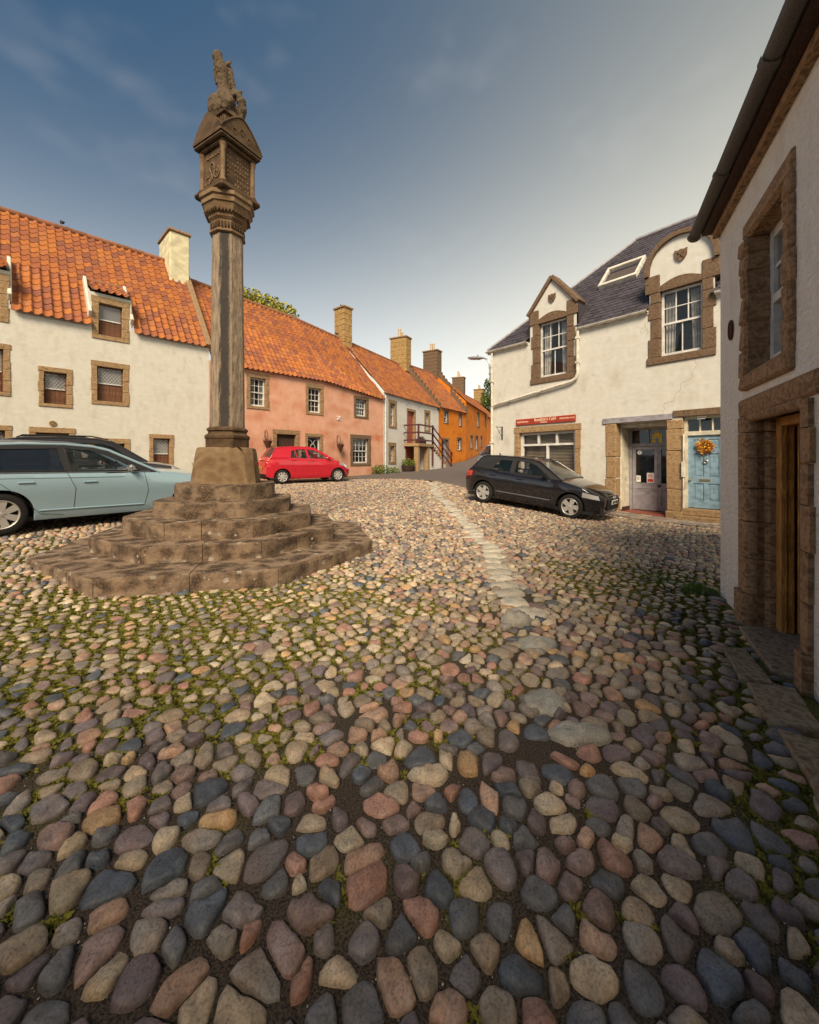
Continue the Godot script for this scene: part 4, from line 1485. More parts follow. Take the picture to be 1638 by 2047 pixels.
func build_cafe() -> void:
	var T1 := facade(3.24, 15.9, 8.0, 10.2)
	var h := thing("cafe_building", "cream harled cafe building with slate roof, stone dormers and shop front", "building", T1)
	var I := Transform3D.IDENTITY
	var G := 5.78
	var X1 := 9.6
	var w := MB.new()
	var op := [hole(2.14, 3.2, 4.42, 6.35), hole(5.99, 6.98, 4.42, 6.25), hole(1.31, 3.48, 0.75, 2.5), [4.79, 6.16, -0.25, 2.62], [6.53, 7.52, -0.1, 2.68]]
	wall_face(w, 0.0, X1, -0.8, G, op, 0.35)
	shell(w, 0.0, X1, -0.8, G, 7.0, -3.5, G)
	part(h, "wall", w, M.harl_cafe)
	# gablets over the two upper windows
	var ga := MB.new()
	wall_face(ga, 1.78, 3.54, G, 6.35, [hole(2.14, 3.2, 4.42, 6.35)], 0.35)
	ga.prism(PackedVector2Array([Vector2(1.78, 6.38), Vector2(3.54, 6.38), Vector2(3.54, 6.75), Vector2(2.66, 7.78), Vector2(1.78, 6.75)]), -0.35, 0.0)
	part(h, "gablet", ga, M.harl_cafe)
	ga = MB.new()
	var arch := PackedVector2Array([Vector2(5.72, 6.28), Vector2(7.25, 6.28)])
	for k in 15:
		var a := PI * k / 14.0
		arch.append(Vector2(6.485 + 0.765 * cos(a), 6.75 + 0.9 * pow(sin(a), 0.85)))
	wall_face(ga, 5.72, 7.25, G, 6.25, [hole(5.99, 6.98, 4.42, 6.25)], 0.35)
	ga.prism(arch, -0.35, 0.0)
	part(h, "gablet", ga, M.harl_cafe)
	shield(h, 2.66, 7.12, 0.27)
	shield(h, 6.5, 7.1, 0.3)
	# sloping copes of the pointed gablet, and the curved cope of the round one
	for s in [[1.7, 6.72, 2.66, 7.86], [3.62, 6.72, 2.66, 7.86]]:
		var c := MB.new()
		var a := Vector3(s[0], s[1], -0.15)
		var b := Vector3(s[2], s[3], -0.15)
		var d := (b - a).normalized()
		c.xf = Transform3D(Basis(d, d.cross(Vector3.BACK) * -1.0, Vector3.BACK), (a + b) * 0.5)
		c.cbox(Vector3.ZERO, Vector3((b - a).length(), 0.13, 0.5), 0.02)
		part(h, "cope", c, M.brown_stone)
	var rows := []
	for z in [[-0.4, 0.0], [0.1, 0.0], [0.1, 0.12], [-0.4, 0.12]]:
		var row := []
		for k in 21:
			var a := PI * k / 20.0
			row.append(Vector3(6.485 + (0.77 + z[1]) * cos(a), 6.75 + (0.9 + z[1]) * pow(sin(a), 0.85), z[0]))
		rows.append(row)
	var cope := MB.new()
	for i in 3:
		cope.grid([rows[i], rows[i + 1]], true)
	part(h, "cope", cope, M.brown_stone)
	# dormer roofs running back into the main slope
	var dr := MB.new()
	for s in [[1.72, 2.66, 3.6, 6.75, 7.82]]:
		dr.quad(Vector3(s[0], s[3], -0.3), Vector3(s[1], s[4], -0.3), Vector3(s[1], s[4], -2.1), Vector3(s[0], s[3], -1.1))
		dr.quad(Vector3(s[1], s[4], -0.3), Vector3(s[2], s[3], -0.3), Vector3(s[2], s[3], -1.1), Vector3(s[1], s[4], -2.1))
		dr.quad(Vector3(s[0], 5.7, 0.0), Vector3(s[0], s[3], 0.0), Vector3(s[0], s[3], -1.1), Vector3(s[0], 5.7, -0.1))
		dr.quad(Vector3(s[2], s[3], 0.0), Vector3(s[2], 5.7, 0.0), Vector3(s[2], 5.7, -0.1), Vector3(s[2], s[3], -1.1))
	var ra := []
	var rb := []
	for k in 15:
		var a := PI * k / 14.0
		var y := 6.75 + 0.9 * pow(sin(a), 0.85)
		ra.append(Vector3(6.485 + 0.765 * cos(a), y, -0.3))
		rb.append(Vector3(6.485 + 0.765 * cos(a), y, -(y - 5.7) * 0.92 - 0.1))
	dr.grid([ra, rb])
	for x in [5.72, 7.25]:
		dr.quad(Vector3(x, 5.7, 0.0), Vector3(x, 6.75, 0.0), Vector3(x, 6.75, -1.1), Vector3(x, 5.7, -0.1))
	dr.col = Color(0.07, 0.06, 0.07)
	for i in dr.c.size():
		dr.c[i] = dr.col
	part(h, "dormer_roof", dr, M.slate)
	# upper windows
	for q in [[2.14, 3.2, 4.42, 6.35, 1.78, 3.54, 0.4], [5.99, 6.98, 4.42, 6.25, 5.72, 7.25, 0.35]]:
		var o := sub(h, "window")
		var x0: float = q[0]
		var x1: float = q[1]
		var y1: float = q[3]
		stone_block(o, x0 - 0.34, x1 + 0.3, q[2] - 0.2, q[2], -0.28, 0.05, M.brown_stone)
		for s in [-1, 1]:
			var ys := [q[2], 4.95, 5.5, 5.95, y1]
			for k in 4:
				var ww := 0.24 if k % 2 else 0.3
				var a := x0 - ww if s < 0 else x1
				stone_block(o, a, a + ww, ys[k] + 0.003, ys[k + 1] - 0.003, -0.28, 0.03, M.brown_stone)
			var sh := x0 - 0.38 if s < 0 else x1
			stone_block(o, sh, sh + 0.38, y1, y1 + 0.5, -0.28, 0.04, M.brown_stone)
		var ar := PackedVector2Array([Vector2(x0 - 0.02, y1), Vector2(x1 + 0.02, y1)])
		for k in 9:
			var t := 1.0 - k / 8.0
			ar.append(Vector2(lerpf(x0 - 0.02, x1 + 0.02, t), y1 + 0.14 + 0.16 * sin(PI * t)))
		var lm := MB.new()
		lm.prism(ar, -0.28, 0.03)
		part(o, "lintel", lm, M.brown_stone)
		sash(o, x0, x1, q[2], y1, -0.12, 3, 2, 2, 1, M.white_paint, 0.5, 0.026, 0.06)
		curtains(o, x0 + 0.05, x1 - 0.05, q[2] + 0.05, y1 - 0.05, -0.3, 0.32)
		room(o, x0 - 0.3, x1 + 0.3, q[2] - 0.4, y1 + 0.05, -0.36, 2.5)
	# shop window
	var sw := sub(h, "shop_window")
	surround(sw, 1.31, 3.48, 0.75, 2.5, 0.2, M.dressed_stone, true, 0.22, 0.28, 0.03, 3)
	var f := MB.new()
	f.bx(1.31, 1.41, 0.75, 2.5, -0.22, -0.12)
	f.bx(3.38, 3.48, 0.75, 2.5, -0.22, -0.12)
	f.bx(1.41, 3.38, 2.42, 2.5, -0.22, -0.122)
	f.bx(1.41, 3.38, 0.75, 0.85, -0.22, -0.1)
	f.bx(1.41, 3.38, 2.02, 2.09, -0.22, -0.118)
	f.bx(2.36, 2.43, 0.85, 2.02, -0.22, -0.12)
	f.bx(2.01, 2.08, 2.09, 2.42, -0.22, -0.12)
	f.bx(2.72, 2.79, 2.09, 2.42, -0.22, -0.12)
	part(sw, "frame", f, M.white_paint)
	for q in [[1.41, 2.36, 0.85, 2.02], [2.43, 3.38, 0.85, 2.02], [1.41, 2.01, 2.09, 2.42], [2.08, 2.72, 2.09, 2.42], [2.79, 3.38, 2.09, 2.42]]:
		var g := MB.new()
		g.quad(Vector3(q[0], q[2], -0.17), Vector3(q[1], q[2], -0.17), Vector3(q[1], q[3], -0.17), Vector3(q[0], q[3], -0.17))
		part(sw, "pane", g, M.window_glass)
	var y := 0.88
	while y < 2.4:
		var s := MB.new()
		s.xf = Transform3D(Basis(Vector3.RIGHT, 0.5), Vector3(2.395, y, -0.3))
		s.box(Vector3.ZERO, Vector3(1.95, 0.003, 0.046))
		part(sw, "slat", s, M.blind)
		y += 0.05
	room(sw, 1.1, 3.7, 0.4, 2.6, -0.38, 2.5)
	# recessed cafe entrance
	var e := sub(h, "entrance")
	for k in [[-0.3, 0.35], [0.35, 0.95], [0.95, 1.6], [1.6, 2.62]]:
		stone_block(e, 4.5 + rng.randf_range(-0.05, 0.02), 4.8, k[0] + 0.003, k[1] - 0.003, -0.3, 0.035, M.dressed_stone, 0.01, 0.02)
	for k in [[-0.3, 0.1], [0.1, 0.7], [0.7, 1.75], [1.75, 2.35], [2.35, 2.62]]:
		stone_block(e, 6.15, 6.54 + rng.randf_range(-0.02, 0.02), k[0] + 0.003, k[1] - 0.003, -0.3, 0.035 if k[0] > 0 else 0.1, M.dressed_stone, 0.01, 0.02)
	stone_block(e, 4.4, 6.3, 2.625, 2.8, -0.3, 0.05, M.grey_paint, 0.006, 0.01)
	stone_block(e, 6.305, 7.75, 2.68, 2.86, -0.3, 0.05, M.brown_stone, 0.006, 0.01)
	var cv := MB.new()
	cv.bx(4.7, 4.83, -0.02, 2.6, -0.9, -0.31)
	cv.bx(6.12, 6.3, -0.1, 2.6, -0.9, -0.31)
	cv.bx(4.83, 6.12, 2.5, 2.65, -0.9, -0.3)
	part(e, "lining", cv, M.cream_paint)
	var sk := MB.new()
	sk.bx(4.84, 4.86, -0.1, 0.06, -0.88, -0.3)
	part(e, "skirting", sk, M.dark_wood)
	var fl := MB.new()
	fl.bx(4.7, 6.3, -0.3, -0.06, -1.0, 0.06)
	part(e, "threshold", fl, M.tile_red)
	var df := MB.new()
	df.bx(4.84, 4.92, -0.06, 2.5, -0.92, -0.83)
	df.bx(6.04, 6.12, -0.06, 2.5, -0.92, -0.83)
	df.bx(4.92, 6.04, 2.43, 2.5, -0.92, -0.832)
	df.bx(4.92, 6.04, 1.93, 2.02, -0.92, -0.828)
	df.bx(5.38, 5.41, 2.02, 2.43, -0.9, -0.84)
	df.bx(5.86, 5.88, 2.02, 2.43, -0.9, -0.84)
	part(e, "door_frame", df, M.grey_paint)
	for q in [[4.93, 5.64], [5.645, 6.035]]:
		var dl := MB.new()
		dl.bx(q[0], q[0] + 0.09, -0.04, 1.92, -0.91, -0.86)
		dl.bx(q[1] - 0.09, q[1], -0.04, 1.92, -0.91, -0.86)
		dl.bx(q[0] + 0.09, q[1] - 0.09, 1.83, 1.92, -0.909, -0.862)
		dl.bx(q[0] + 0.09, q[1] - 0.09, 0.62, 0.8, -0.909, -0.862)
		dl.bx(q[0] + 0.09, q[1] - 0.09, -0.04, 0.12, -0.909, -0.862)
		dl.bx(q[0] + 0.09, q[1] - 0.09, 0.12, 0.62, -0.9, -0.878)
		part(e, "door_leaf", dl, M.grey_paint)
		var g := MB.new()
		g.quad(Vector3(q[0] + 0.09, 0.8, -0.885), Vector3(q[1] - 0.09, 0.8, -0.885), Vector3(q[1] - 0.09, 1.83, -0.885), Vector3(q[0] + 0.09, 1.83, -0.885))
		part(e, "pane", g, M.window_glass)
	for q in [[4.92, 5.38], [5.41, 5.86], [5.88, 6.04]]:
		var g := MB.new()
		g.quad(Vector3(q[0], 2.02, -0.88), Vector3(q[1], 2.02, -0.88), Vector3(q[1], 2.43, -0.88), Vector3(q[0], 2.43, -0.88))
		part(e, "pane", g, M.window_glass)
	var kn := MB.new()
	kn.xf = Transform3D(Basis(Vector3.RIGHT, PI / 2), Vector3(5.7, 0.72, -0.86))
	kn.lathe([Vector2(0.02, 0), Vector2(0.015, 0.03), Vector2(0.035, 0.045), Vector2(0.035, 0.06), Vector2(0, 0.07)], 12)
	part(e, "knob", kn, M.iron)
	room(e, 4.6, 6.4, -0.1, 2.6, -0.95, 2.5)
	# blue front door
	var d := sub(h, "blue_door")
	stone_block(d, 7.5, 7.8, -0.2, 1.3, -0.3, 0.035, M.dressed_stone)
	stone_block(d, 7.5, 7.8, 1.3, 2.68, -0.3, 0.03, M.dressed_stone)
	var fr := MB.new()
	fr.bx(6.54, 6.62, 0.2, 2.68, -0.22, -0.1)
	fr.bx(7.43, 7.52, 0.2, 2.68, -0.22, -0.1)
	fr.bx(6.62, 7.43, 2.61, 2.68, -0.22, -0.102)
	fr.bx(6.62, 7.43, 2.17, 2.28, -0.22, -0.098)
	fr.bx(6.88, 6.91, 2.28, 2.61, -0.2, -0.12)
	fr.bx(7.16, 7.19, 2.28, 2.61, -0.2, -0.12)
	part(d, "frame", fr, M.cream_paint)
	for q in [[6.62, 6.88], [6.91, 7.16], [7.19, 7.43]]:
		var g := MB.new()
		g.quad(Vector3(q[0], 2.28, -0.16), Vector3(q[1], 2.28, -0.16), Vector3(q[1], 2.61, -0.16), Vector3(q[0], 2.61, -0.16))
		part(d, "pane", g, M.window_glass)
	var lf := MB.new()
	for q in [[6.62, 6.74, 0.22, 2.17], [7.31, 7.43, 0.22, 2.17], [6.98, 7.07, 0.22, 2.17]]:
		lf.bx(q[0], q[1], q[2], q[3], -0.2, -0.15)
	for q in [[0.22, 0.42], [0.88, 1.05], [1.68, 1.8], [2.06, 2.17]]:
		for s in [[6.74, 6.98], [7.07, 7.31]]:
			lf.bx(s[0], s[1], q[0], q[1], -0.2, -0.151)
	for q in [[0.42, 0.88], [1.05, 1.68], [1.8, 2.06]]:
		for s in [[6.74, 6.98], [7.07, 7.31]]:
			lf.bx(s[0], s[1], q[0], q[1], -0.195, -0.172)
			lf.cbox(Vector3((s[0] + s[1]) * 0.5, (q[0] + q[1]) * 0.5, -0.172), Vector3(s[1] - s[0] - 0.07, q[1] - q[0] - 0.07, 0.025), 0.01)
	part(d, "leaf", lf, M.blue_paint)
	var lb := MB.new()
	lb.cbox(Vector3(7.0, 0.97, -0.143), Vector3(0.24, 0.055, 0.014), 0.005)
	part(d, "letterbox", lb, M.brass)
	var kk := MB.new()
	kk.cbox(Vector3(7.025, 1.52, -0.142), Vector3(0.08, 0.06, 0.02), 0.005)
	var ring := []
	for k in 17:
		var a := TAU * k / 16.0
		ring.append(Vector3(7.025 + 0.04 * sin(a), 1.46 + 0.045 * cos(a), -0.125))
	kk.tube(ring, 0.011, 6, false)
	part(d, "knocker", kk, M.steel)
	var kb := MB.new()
	kb.xf = Transform3D(Basis(Vector3.RIGHT, PI / 2), Vector3(6.68, 0.97, -0.15))
	kb.lathe([Vector2(0.015, 0), Vector2(0.012, 0.02), Vector2(0.03, 0.035), Vector2(0.028, 0.05), Vector2(0, 0.06)], 12)
	part(d, "knob", kb, M.brass)
	stone_block(d, 6.5, 7.8, 0.02, 0.2, -0.3, 0.06, M.dressed_stone)
	stone_block(d, 6.42, 7.9, -0.28, 0.018, -0.2, 0.28, M.dressed_stone)
	room(d, 6.4, 7.7, 0.1, 2.7, -0.4, 2.0)
	# pipes and gutters
	var pipe := MB.new()
	pipe.tube([Vector3(3.62, 5.72, 0.1), Vector3(3.62, 4.35, 0.1), Vector3(3.57, 4.2, 0.1), Vector3(3.4, 4.1, 0.1), Vector3(0.25, 3.66, 0.1), Vector3(0.12, 3.58, 0.1), Vector3(0.12, 0.2, 0.1)], 0.05, 10)
	pipe.tube([Vector3(0.12, 5.7, 0.1), Vector3(0.12, 3.5, 0.1)], 0.04, 8)
	for q in [Vector3(3.62, 5.5, 0.1), Vector3(3.62, 4.7, 0.1), Vector3(2.2, 3.93, 0.1), Vector3(0.9, 3.75, 0.1), Vector3(0.12, 2.2, 0.1), Vector3(0.12, 4.6, 0.1)]:
		pipe.box(q, Vector3(0.12, 0.07, 0.12))
	part(h, "downpipe", pipe, M.pipe_cream)
	var dp2 := MB.new()
	dp2.tube([Vector3(6.57, 2.2, 0.06), Vector3(6.57, 0.2, 0.06)], 0.022, 8)
	dp2.cbox(Vector3(6.57, 1.25, 0.07), Vector3(0.09, 0.42, 0.07), 0.01)
	part(h, "service_pipe", dp2, M.pipe_cream)
	for q in [[-0.15, 1.72], [3.62, 5.7], [7.27, X1]]:
		var g := MB.new()
		var prof := []
		for x in [q[0], q[1]]:
			var row := []
			for k in 9:
				var a := PI + PI * k / 8.0
				row.append(Vector3(x, G + 0.03 + 0.07 * sin(a), 0.1 + 0.075 * cos(a)))
			prof.append(row)
		g.grid(prof)
		g.bx(q[0], q[1], G - 0.08, G + 0.005, -0.05, 0.03)
		part(h, "gutter", g, M.pipe_cream)
	# hairline cracks in the render
	for pts in [[[7.35, 5.5], [7.2, 5.3], [7.12, 5.0], [7.05, 4.6], [6.85, 4.2], [6.75, 3.85], [6.5, 3.6], [6.35, 3.3], [6.1, 3.1], [6.05, 2.85]], [[5.62, 5.5], [5.5, 5.35], [5.66, 5.3], [5.8, 5.28]]]:
		var cr := MB.new()
		var p3 := []
		for q in pts:
			for k in 3:
				p3.append(Vector3(q[0] + rng.randf_range(-0.03, 0.03), q[1] - k * 0.08, 0.001))
		cr.tube(p3, 0.003, 4)
		part(h, "crack", cr, M.grey_stone)
	# slate roof with a hipped left end
	var roof := sub(h, "roof")
	var skip := func(p: Vector3, _u: float, v: float) -> bool:
		if p.x < 4.06 * v - 0.02:
			return true
		if p.x > 3.6 and p.x < 4.85 and v > 0.43 and v < 0.66:
			return true
		if p.x > 1.74 and p.x < 3.58 and p.y < 6.75 - 0.1 + (1.0 - absf(p.x - 2.66) / 0.94) * 1.05:
			return true
		if p.x > 5.72 and p.x < 7.25 and p.y < 6.7 + 0.9 * sqrt(maxf(0.0, 1.0 - pow((p.x - 6.485) / 0.765, 2))):
			return true
		return false
	slates(roof, h, Vector3(-0.1, 5.78, 0.12), Vector3(X1, 5.78, 0.12), Vector3(X1, 9.7, -3.5), Vector3(-0.1, 9.7, -3.5), 46, 30, 290, skip)
	var bed := MB.new()
	bed.quad(Vector3(0.8, 6.53, -0.62), Vector3(X1, 6.53, -0.62), Vector3(X1, 9.68, -3.5), Vector3(4.06, 9.68, -3.5))
	bed.tri(Vector3(0, 5.78, -7.0), Vector3(0, 5.78, 0.0), Vector3(4.06, 9.68, -3.5))
	bed.quad(Vector3(X1, 5.78, -7.0), Vector3(0, 5.78, -7.0), Vector3(4.06, 9.68, -3.5), Vector3(X1, 9.68, -3.5))
	bed.tri(Vector3(X1, 5.78, 0.1), Vector3(X1, 5.78, -7.0), Vector3(X1, 9.68, -3.5))
	part(roof, "sarking", bed, M.dark_roof)
	var rd := MB.new()
	rd.tube([Vector3(-0.08, 5.86, 0.12), Vector3(4.06, 9.78, -3.5)], 0.05, 6)
	rd.tube([Vector3(4.06, 9.78, -3.5), Vector3(X1, 9.78, -3.5)], 0.07, 6)
	part(roof, "ridge_lead", rd, M.grey_paint)
	# skylight
	var sl := sub(h, "skylight")
	var zn := Vector3(0, 3.62, 3.92).normalized()
	var up := Vector3(0, 3.92, -3.62).normalized()
	var at := func(s: float, t: float, o: float) -> Vector3: return Vector3(s, 5.78 + 3.92 * t, 0.12 - 3.62 * t) + zn * o
	var fb := MB.new()
	for q in [[3.6, 4.85, 0.43, 0.455], [3.6, 4.85, 0.635, 0.66], [3.6, 3.68, 0.455, 0.635], [4.77, 4.85, 0.455, 0.635]]:
		var c: Vector3 = (at.call(q[0], q[2], 0.08) + at.call(q[1], q[3], 0.08)) * 0.5
		fb.xf = Transform3D(Basis(Vector3.RIGHT, up, zn), c)
		fb.cbox(Vector3.ZERO, Vector3(q[1] - q[0], (q[3] - q[2]) * 5.33, 0.16), 0.01)
	part(sl, "frame", fb, M.pipe_cream)
	var sg := MB.new()
	sg.quad(at.call(3.68, 0.455, 0.1), at.call(4.77, 0.455, 0.1), at.call(4.77, 0.635, 0.1), at.call(3.68, 0.635, 0.1))
	part(sl, "pane", sg, M.window_glass)
	# rear wing whose roof and chimney show past the hip
	var rw := MB.new()
	rw.bx(-0.9, 3.0, 0.0, 6.9, -9.5, -6.2)
	part(h, "rear_wall", rw, M.harl_cafe)
	var rr := sub(h, "rear_roof")
	slates(rr, h, Vector3(-1.0, 6.85, -6.0), Vector3(3.0, 6.85, -6.0), Vector3(3.0, 8.7, -7.9), Vector3(-1.0, 8.7, -7.9), 18, 12, 0, null)
	var sb := MB.new()
	sb.quad(Vector3(-1.0, 6.85, -6.0), Vector3(3.0, 6.85, -6.0), Vector3(3.0, 8.7, -7.9), Vector3(-1.0, 8.7, -7.9))
	sb.quad(Vector3(3.0, 6.85, -9.8), Vector3(-1.0, 6.85, -9.8), Vector3(-1.0, 8.7, -7.9), Vector3(3.0, 8.7, -7.9))
	sb.tri(Vector3(-0.9, 6.85, -9.7), Vector3(-0.9, 6.85, -6.1), Vector3(-0.9, 8.7, -7.9))
	part(rr, "sarking", sb, M.dark_roof)
	skew(h, Vector3(-1.0, 6.85, -6.0), Vector3(-1.0, 8.8, -7.9), 0.25, 0.16, M.grey_stone)
	chimney(h, Vector3(-0.2, 8.0, -7.9), Vector3(0.9, 1.6, 0.8), M.harl_cafe, 0)
	# pavement of small setts along the front
	var pv := Node3D.new()
	pv.name = "pavement"
	add_child(pv)
	pv.transform = T1
	tag(pv, "narrow pavement of brown setts along the cafe front", "pavement", "", "structure")
	var set_m := []
	for k in 5:
		var mb := MB.new()
		mb.col = [Color(0.3, 0.24, 0.19), Color(0.4, 0.32, 0.25), Color(0.24, 0.2, 0.17), Color(0.46, 0.38, 0.3), Color(0.34, 0.28, 0.24)][k]
		mb.cbox(Vector3.ZERO, Vector3(0.3, 0.14, 0.17), 0.018)
		set_m.append(mb.mesh())
	var bd := MB.new()
	var gr := []
	for z in [0.0, 0.93]:
		var row := []
		for i in 20:
			var x := 3.0 + i * 0.25
			var p := T1 * Vector3(x, 0, z)
			row.append(Vector3(x, gh(p.x, -p.z) + 0.035, z))
		gr.append(row)
	bd.grid(gr, true)
	bd.col = Color(0.08, 0.065, 0.05)
	for i in bd.c.size():
		bd.c[i] = bd.col
	part(pv, "bed", bd, M.soil)
	for j in 5:
		for i in 15:
			var x := 3.15 + i * 0.315 + (0.15 if j % 2 else 0.0)
			var z := 0.1 + j * 0.185
			var p := T1 * Vector3(x, 0, z)
			var o := part(pv, "sett", set_m[rng.randi() % 5], M.cobble)
			o.position = Vector3(x, gh(p.x, -p.z) - 0.005 + rng.randf_range(-0.004, 0.004), z)
			o.rotation = Vector3(rng.randfn(0, 0.015), rng.randfn(0, 0.02), rng.randfn(0, 0.015) - 0.05)

# ---------------------------------------------------------------- the near house on the right
func build_near_house() -> void:
	var h := thing("harled_house", "grey white roughcast house with deep stone doorway and iron gutter", "house", facade(3.45, 4.44, 2.62, 2.67))
	var w := MB.new()
	var op := [[0.83, 1.84, 2.22, 3.58], [0.84, 2.05, -0.2, 1.96]]
	wall_face(w, 0.0, 7.5, -0.6, 4.02, op, 0.5)
	shell(w, 0.0, 7.5, -0.6, 4.02, 6.0, -3.0, 6.6)
	part(h, "wall", w, M.harl_near)
	# window with deep rounded jamb stones
	var o := sub(h, "window")
	var jy := [2.24, 2.5, 2.74, 2.98, 3.2, 3.36, 3.5]
	for i in 6:
		var mb := MB.new()
		mb.cbox(Vector3(0.88 + rng.randf_range(-0.02, 0.015), (jy[i] + jy[i + 1]) * 0.5, -0.16), Vector3(0.16, jy[i + 1] - jy[i] + 0.01, 0.4), 0.022, 0.012, rng)
		part(o, "stone", mb, M.old_stone)
		var m2 := MB.new()
		m2.cbox(Vector3(1.8, (jy[i] + jy[i + 1]) * 0.5, -0.16), Vector3(0.14, jy[i + 1] - jy[i] + 0.01, 0.4), 0.02, 0.01, rng)
		part(o, "stone", m2, M.old_stone)
	stone_block(o, 0.8, 1.88, 3.5, 3.68, -0.4, 0.02, M.old_stone, 0.01, 0.03)
	stone_block(o, 0.82, 1.86, 2.13, 2.28, -0.35, 0.05, M.old_stone, 0.01, 0.02)
	sash(o, 0.94, 1.74, 2.28, 3.5, -0.14, 2, 2, 2, 2, M.white_paint, 0.5, 0.03, 0.08)
	room(o, 0.7, 2.0, 2.1, 3.6, -0.51, 1.5)
	# doorway: jambs of moulded stones, lintel, half-open door
	var d := sub(h, "doorway")
	var ky := [0.0, 0.3, 0.62, 0.95, 1.25, 1.52, 1.75, 1.9]
	for i in 7:
		for s in [[0.74, 0.98, 1], [1.93, 2.12, -1]]:
			var mb := MB.new()
			var y0: float = ky[i] if s[2] > 0 else ky[i] - 0.04
			var y1: float = ky[i + 1] if s[2] > 0 else ky[i + 1] - (0.04 if i < 6 else 0.0)
			var out := 0.03 if i else 0.06
			var pl := PackedVector2Array()
			# plan section: flat outer face, roll at the arris, splay into the reveal
			var a: float = s[0]
			var b: float = s[1]
			var e: float = b if s[2] > 0 else a
			var f: float = a if s[2] > 0 else b
			pl.append(Vector2(f, -0.4))
			pl.append(Vector2(f + rng.randf_range(-0.03, 0.01) * s[2], out))
			for k in 6:
				var t := k / 5.0 * PI * 0.5
				pl.append(Vector2(e - s[2] * (0.09 - 0.075 * sin(t)), out - 0.075 + 0.075 * cos(t)))
			pl.append(Vector2(e - s[2] * 0.03, -0.1))
			pl.append(Vector2(e, -0.13))
			pl.append(Vector2(e + rng.randf_range(-0.012, 0.004) * s[2], -0.4))
			for k in pl.size():
				pl[k] = Vector2(pl[k].x, -pl[k].y)
			mb.xf = Transform3D(Basis(Vector3.RIGHT, Vector3.FORWARD, Vector3.UP), Vector3.ZERO)
			mb.prism(pl, y0 + 0.004, y1 - 0.004)
			part(d, "stone", mb, M.old_stone)
	stone_block(d, 0.72, 2.2, 1.9, 2.06, -0.4, 0.03, M.old_stone, 0.012, 0.02)
	var lm := MB.new()
	lm.tube([Vector3(0.9, 1.885, -0.02), Vector3(2.0, 1.885, -0.02)], 0.045, 8)
	part(d, "lintel_roll", lm, M.old_stone)
	var fr := MB.new()
	fr.cbox(Vector3(1.02, 0.95, -0.22), Vector3(0.1, 1.84, 0.1), 0.012)
	fr.cbox(Vector3(1.07, 0.95, -0.19), Vector3(0.03, 1.84, 0.05), 0.008)
	fr.cbox(Vector3(1.45, 1.83, -0.22), Vector3(0.9, 0.08, 0.1), 0.01)
	fr.cbox(Vector3(1.9, 0.95, -0.3), Vector3(0.06, 1.84, 0.08), 0.01)
	part(d, "door_frame", fr, M.oak_door)
	var lf := MB.new()
	lf.xf = Transform3D(Basis(Vector3.UP, 1.3), Vector3(1.1, 0, -0.27))
	for k in 4:
		lf.cbox(Vector3(0.1 + k * 0.2, 0.95, 0), Vector3(0.197, 1.78, 0.045), 0.006)
	part(d, "door_leaf", lf, M.oak_door)
	var hd := MB.new()
	hd.tube([Vector3(1.27, 0.85, -0.75), Vector3(1.33, 0.85, -0.73)], 0.03, 8)
	part(d, "handle", hd, M.iron)
	stone_block(d, 1.55, 1.96, -0.05, 0.17, -0.6, -0.2, M.old_stone, 0.01, 0.03)
	var rm := MB.new()
	rm.bx(0.6, 2.4, -0.08, 0.04, -3.0, -0.4)
	part(d, "floor", rm, M.slab)
	room(d, 0.6, 2.5, 0.0, 2.1, -0.51, 2.6)
	# eaves: stone course, iron gutter in lengths
	var ec := MB.new()
	ec.bx(-0.05, 7.5, 3.99, 4.06, -0.3, 0.06)
	part(h, "eaves_course", ec, M.old_stone)
	var sf := MB.new()
	sf.bx(-0.1, 7.5, 4.065, 4.11, -0.2, 0.15)
	part(h, "soffit_board", sf, M.dark_wood)
	var g := sub(h, "gutter")
	for i in 5:
		var x0 := -0.2 + i * 1.15
		var rows := []
		for x in [x0, x0 + 1.15]:
			var row := []
			for k in 13:
				var a := PI + PI * k / 12.0
				row.append(Vector3(x, 4.14 + 0.058 * sin(a), 0.2 + 0.062 * cos(a)))
			rows.append(row)
		var mb := MB.new()
		mb.grid(rows)
		var inner := []
		for row in rows:
			var q := []
			for p in row:
				q.append(Vector3(p.x, 4.14 + (p.y - 4.14) * 0.9, 0.2 + (p.z - 0.2) * 0.92))
			inner.append(q)
		mb.grid(inner, true)
		part(g, "length", mb, M.gutter_iron)
		var col := []
		for x in [x0 - 0.03, x0 + 0.05]:
			var row := []
			for k in 13:
				var a := PI + PI * k / 12.0
				row.append(Vector3(x, 4.14 + 0.067 * sin(a), 0.2 + 0.071 * cos(a)))
			col.append(row)
		var jc := MB.new()
		jc.grid(col)
		part(g, "joint", jc, M.gutter_iron)
	var end := MB.new()
	var half := PackedVector2Array()
	for k in 13:
		var a := PI + PI * k / 12.0
		half.append(Vector2(-(0.2 + 0.062 * cos(a)), 4.14 + 0.058 * sin(a)))
	end.xf = Transform3D(Basis(Vector3.FORWARD, Vector3.UP, Vector3.RIGHT), Vector3(-0.2, 0, 0))
	end.prism(half, -0.006, 0.006)
	part(g, "stop_end", end, M.gutter_iron)
	var roof := sub(h, "roof")
	slates(roof, h, Vector3(-0.1, 4.12, 0.14), Vector3(7.5, 4.12, 0.14), Vector3(7.5, 6.7, -3.0), Vector3(-0.1, 6.7, -3.0), 34, 22, 0, null)
	var bed := MB.new()
	bed.quad(Vector3(-0.05, 4.1, 0.12), Vector3(7.5, 4.1, 0.12), Vector3(7.5, 6.66, -3.0), Vector3(-0.05, 6.66, -3.0))
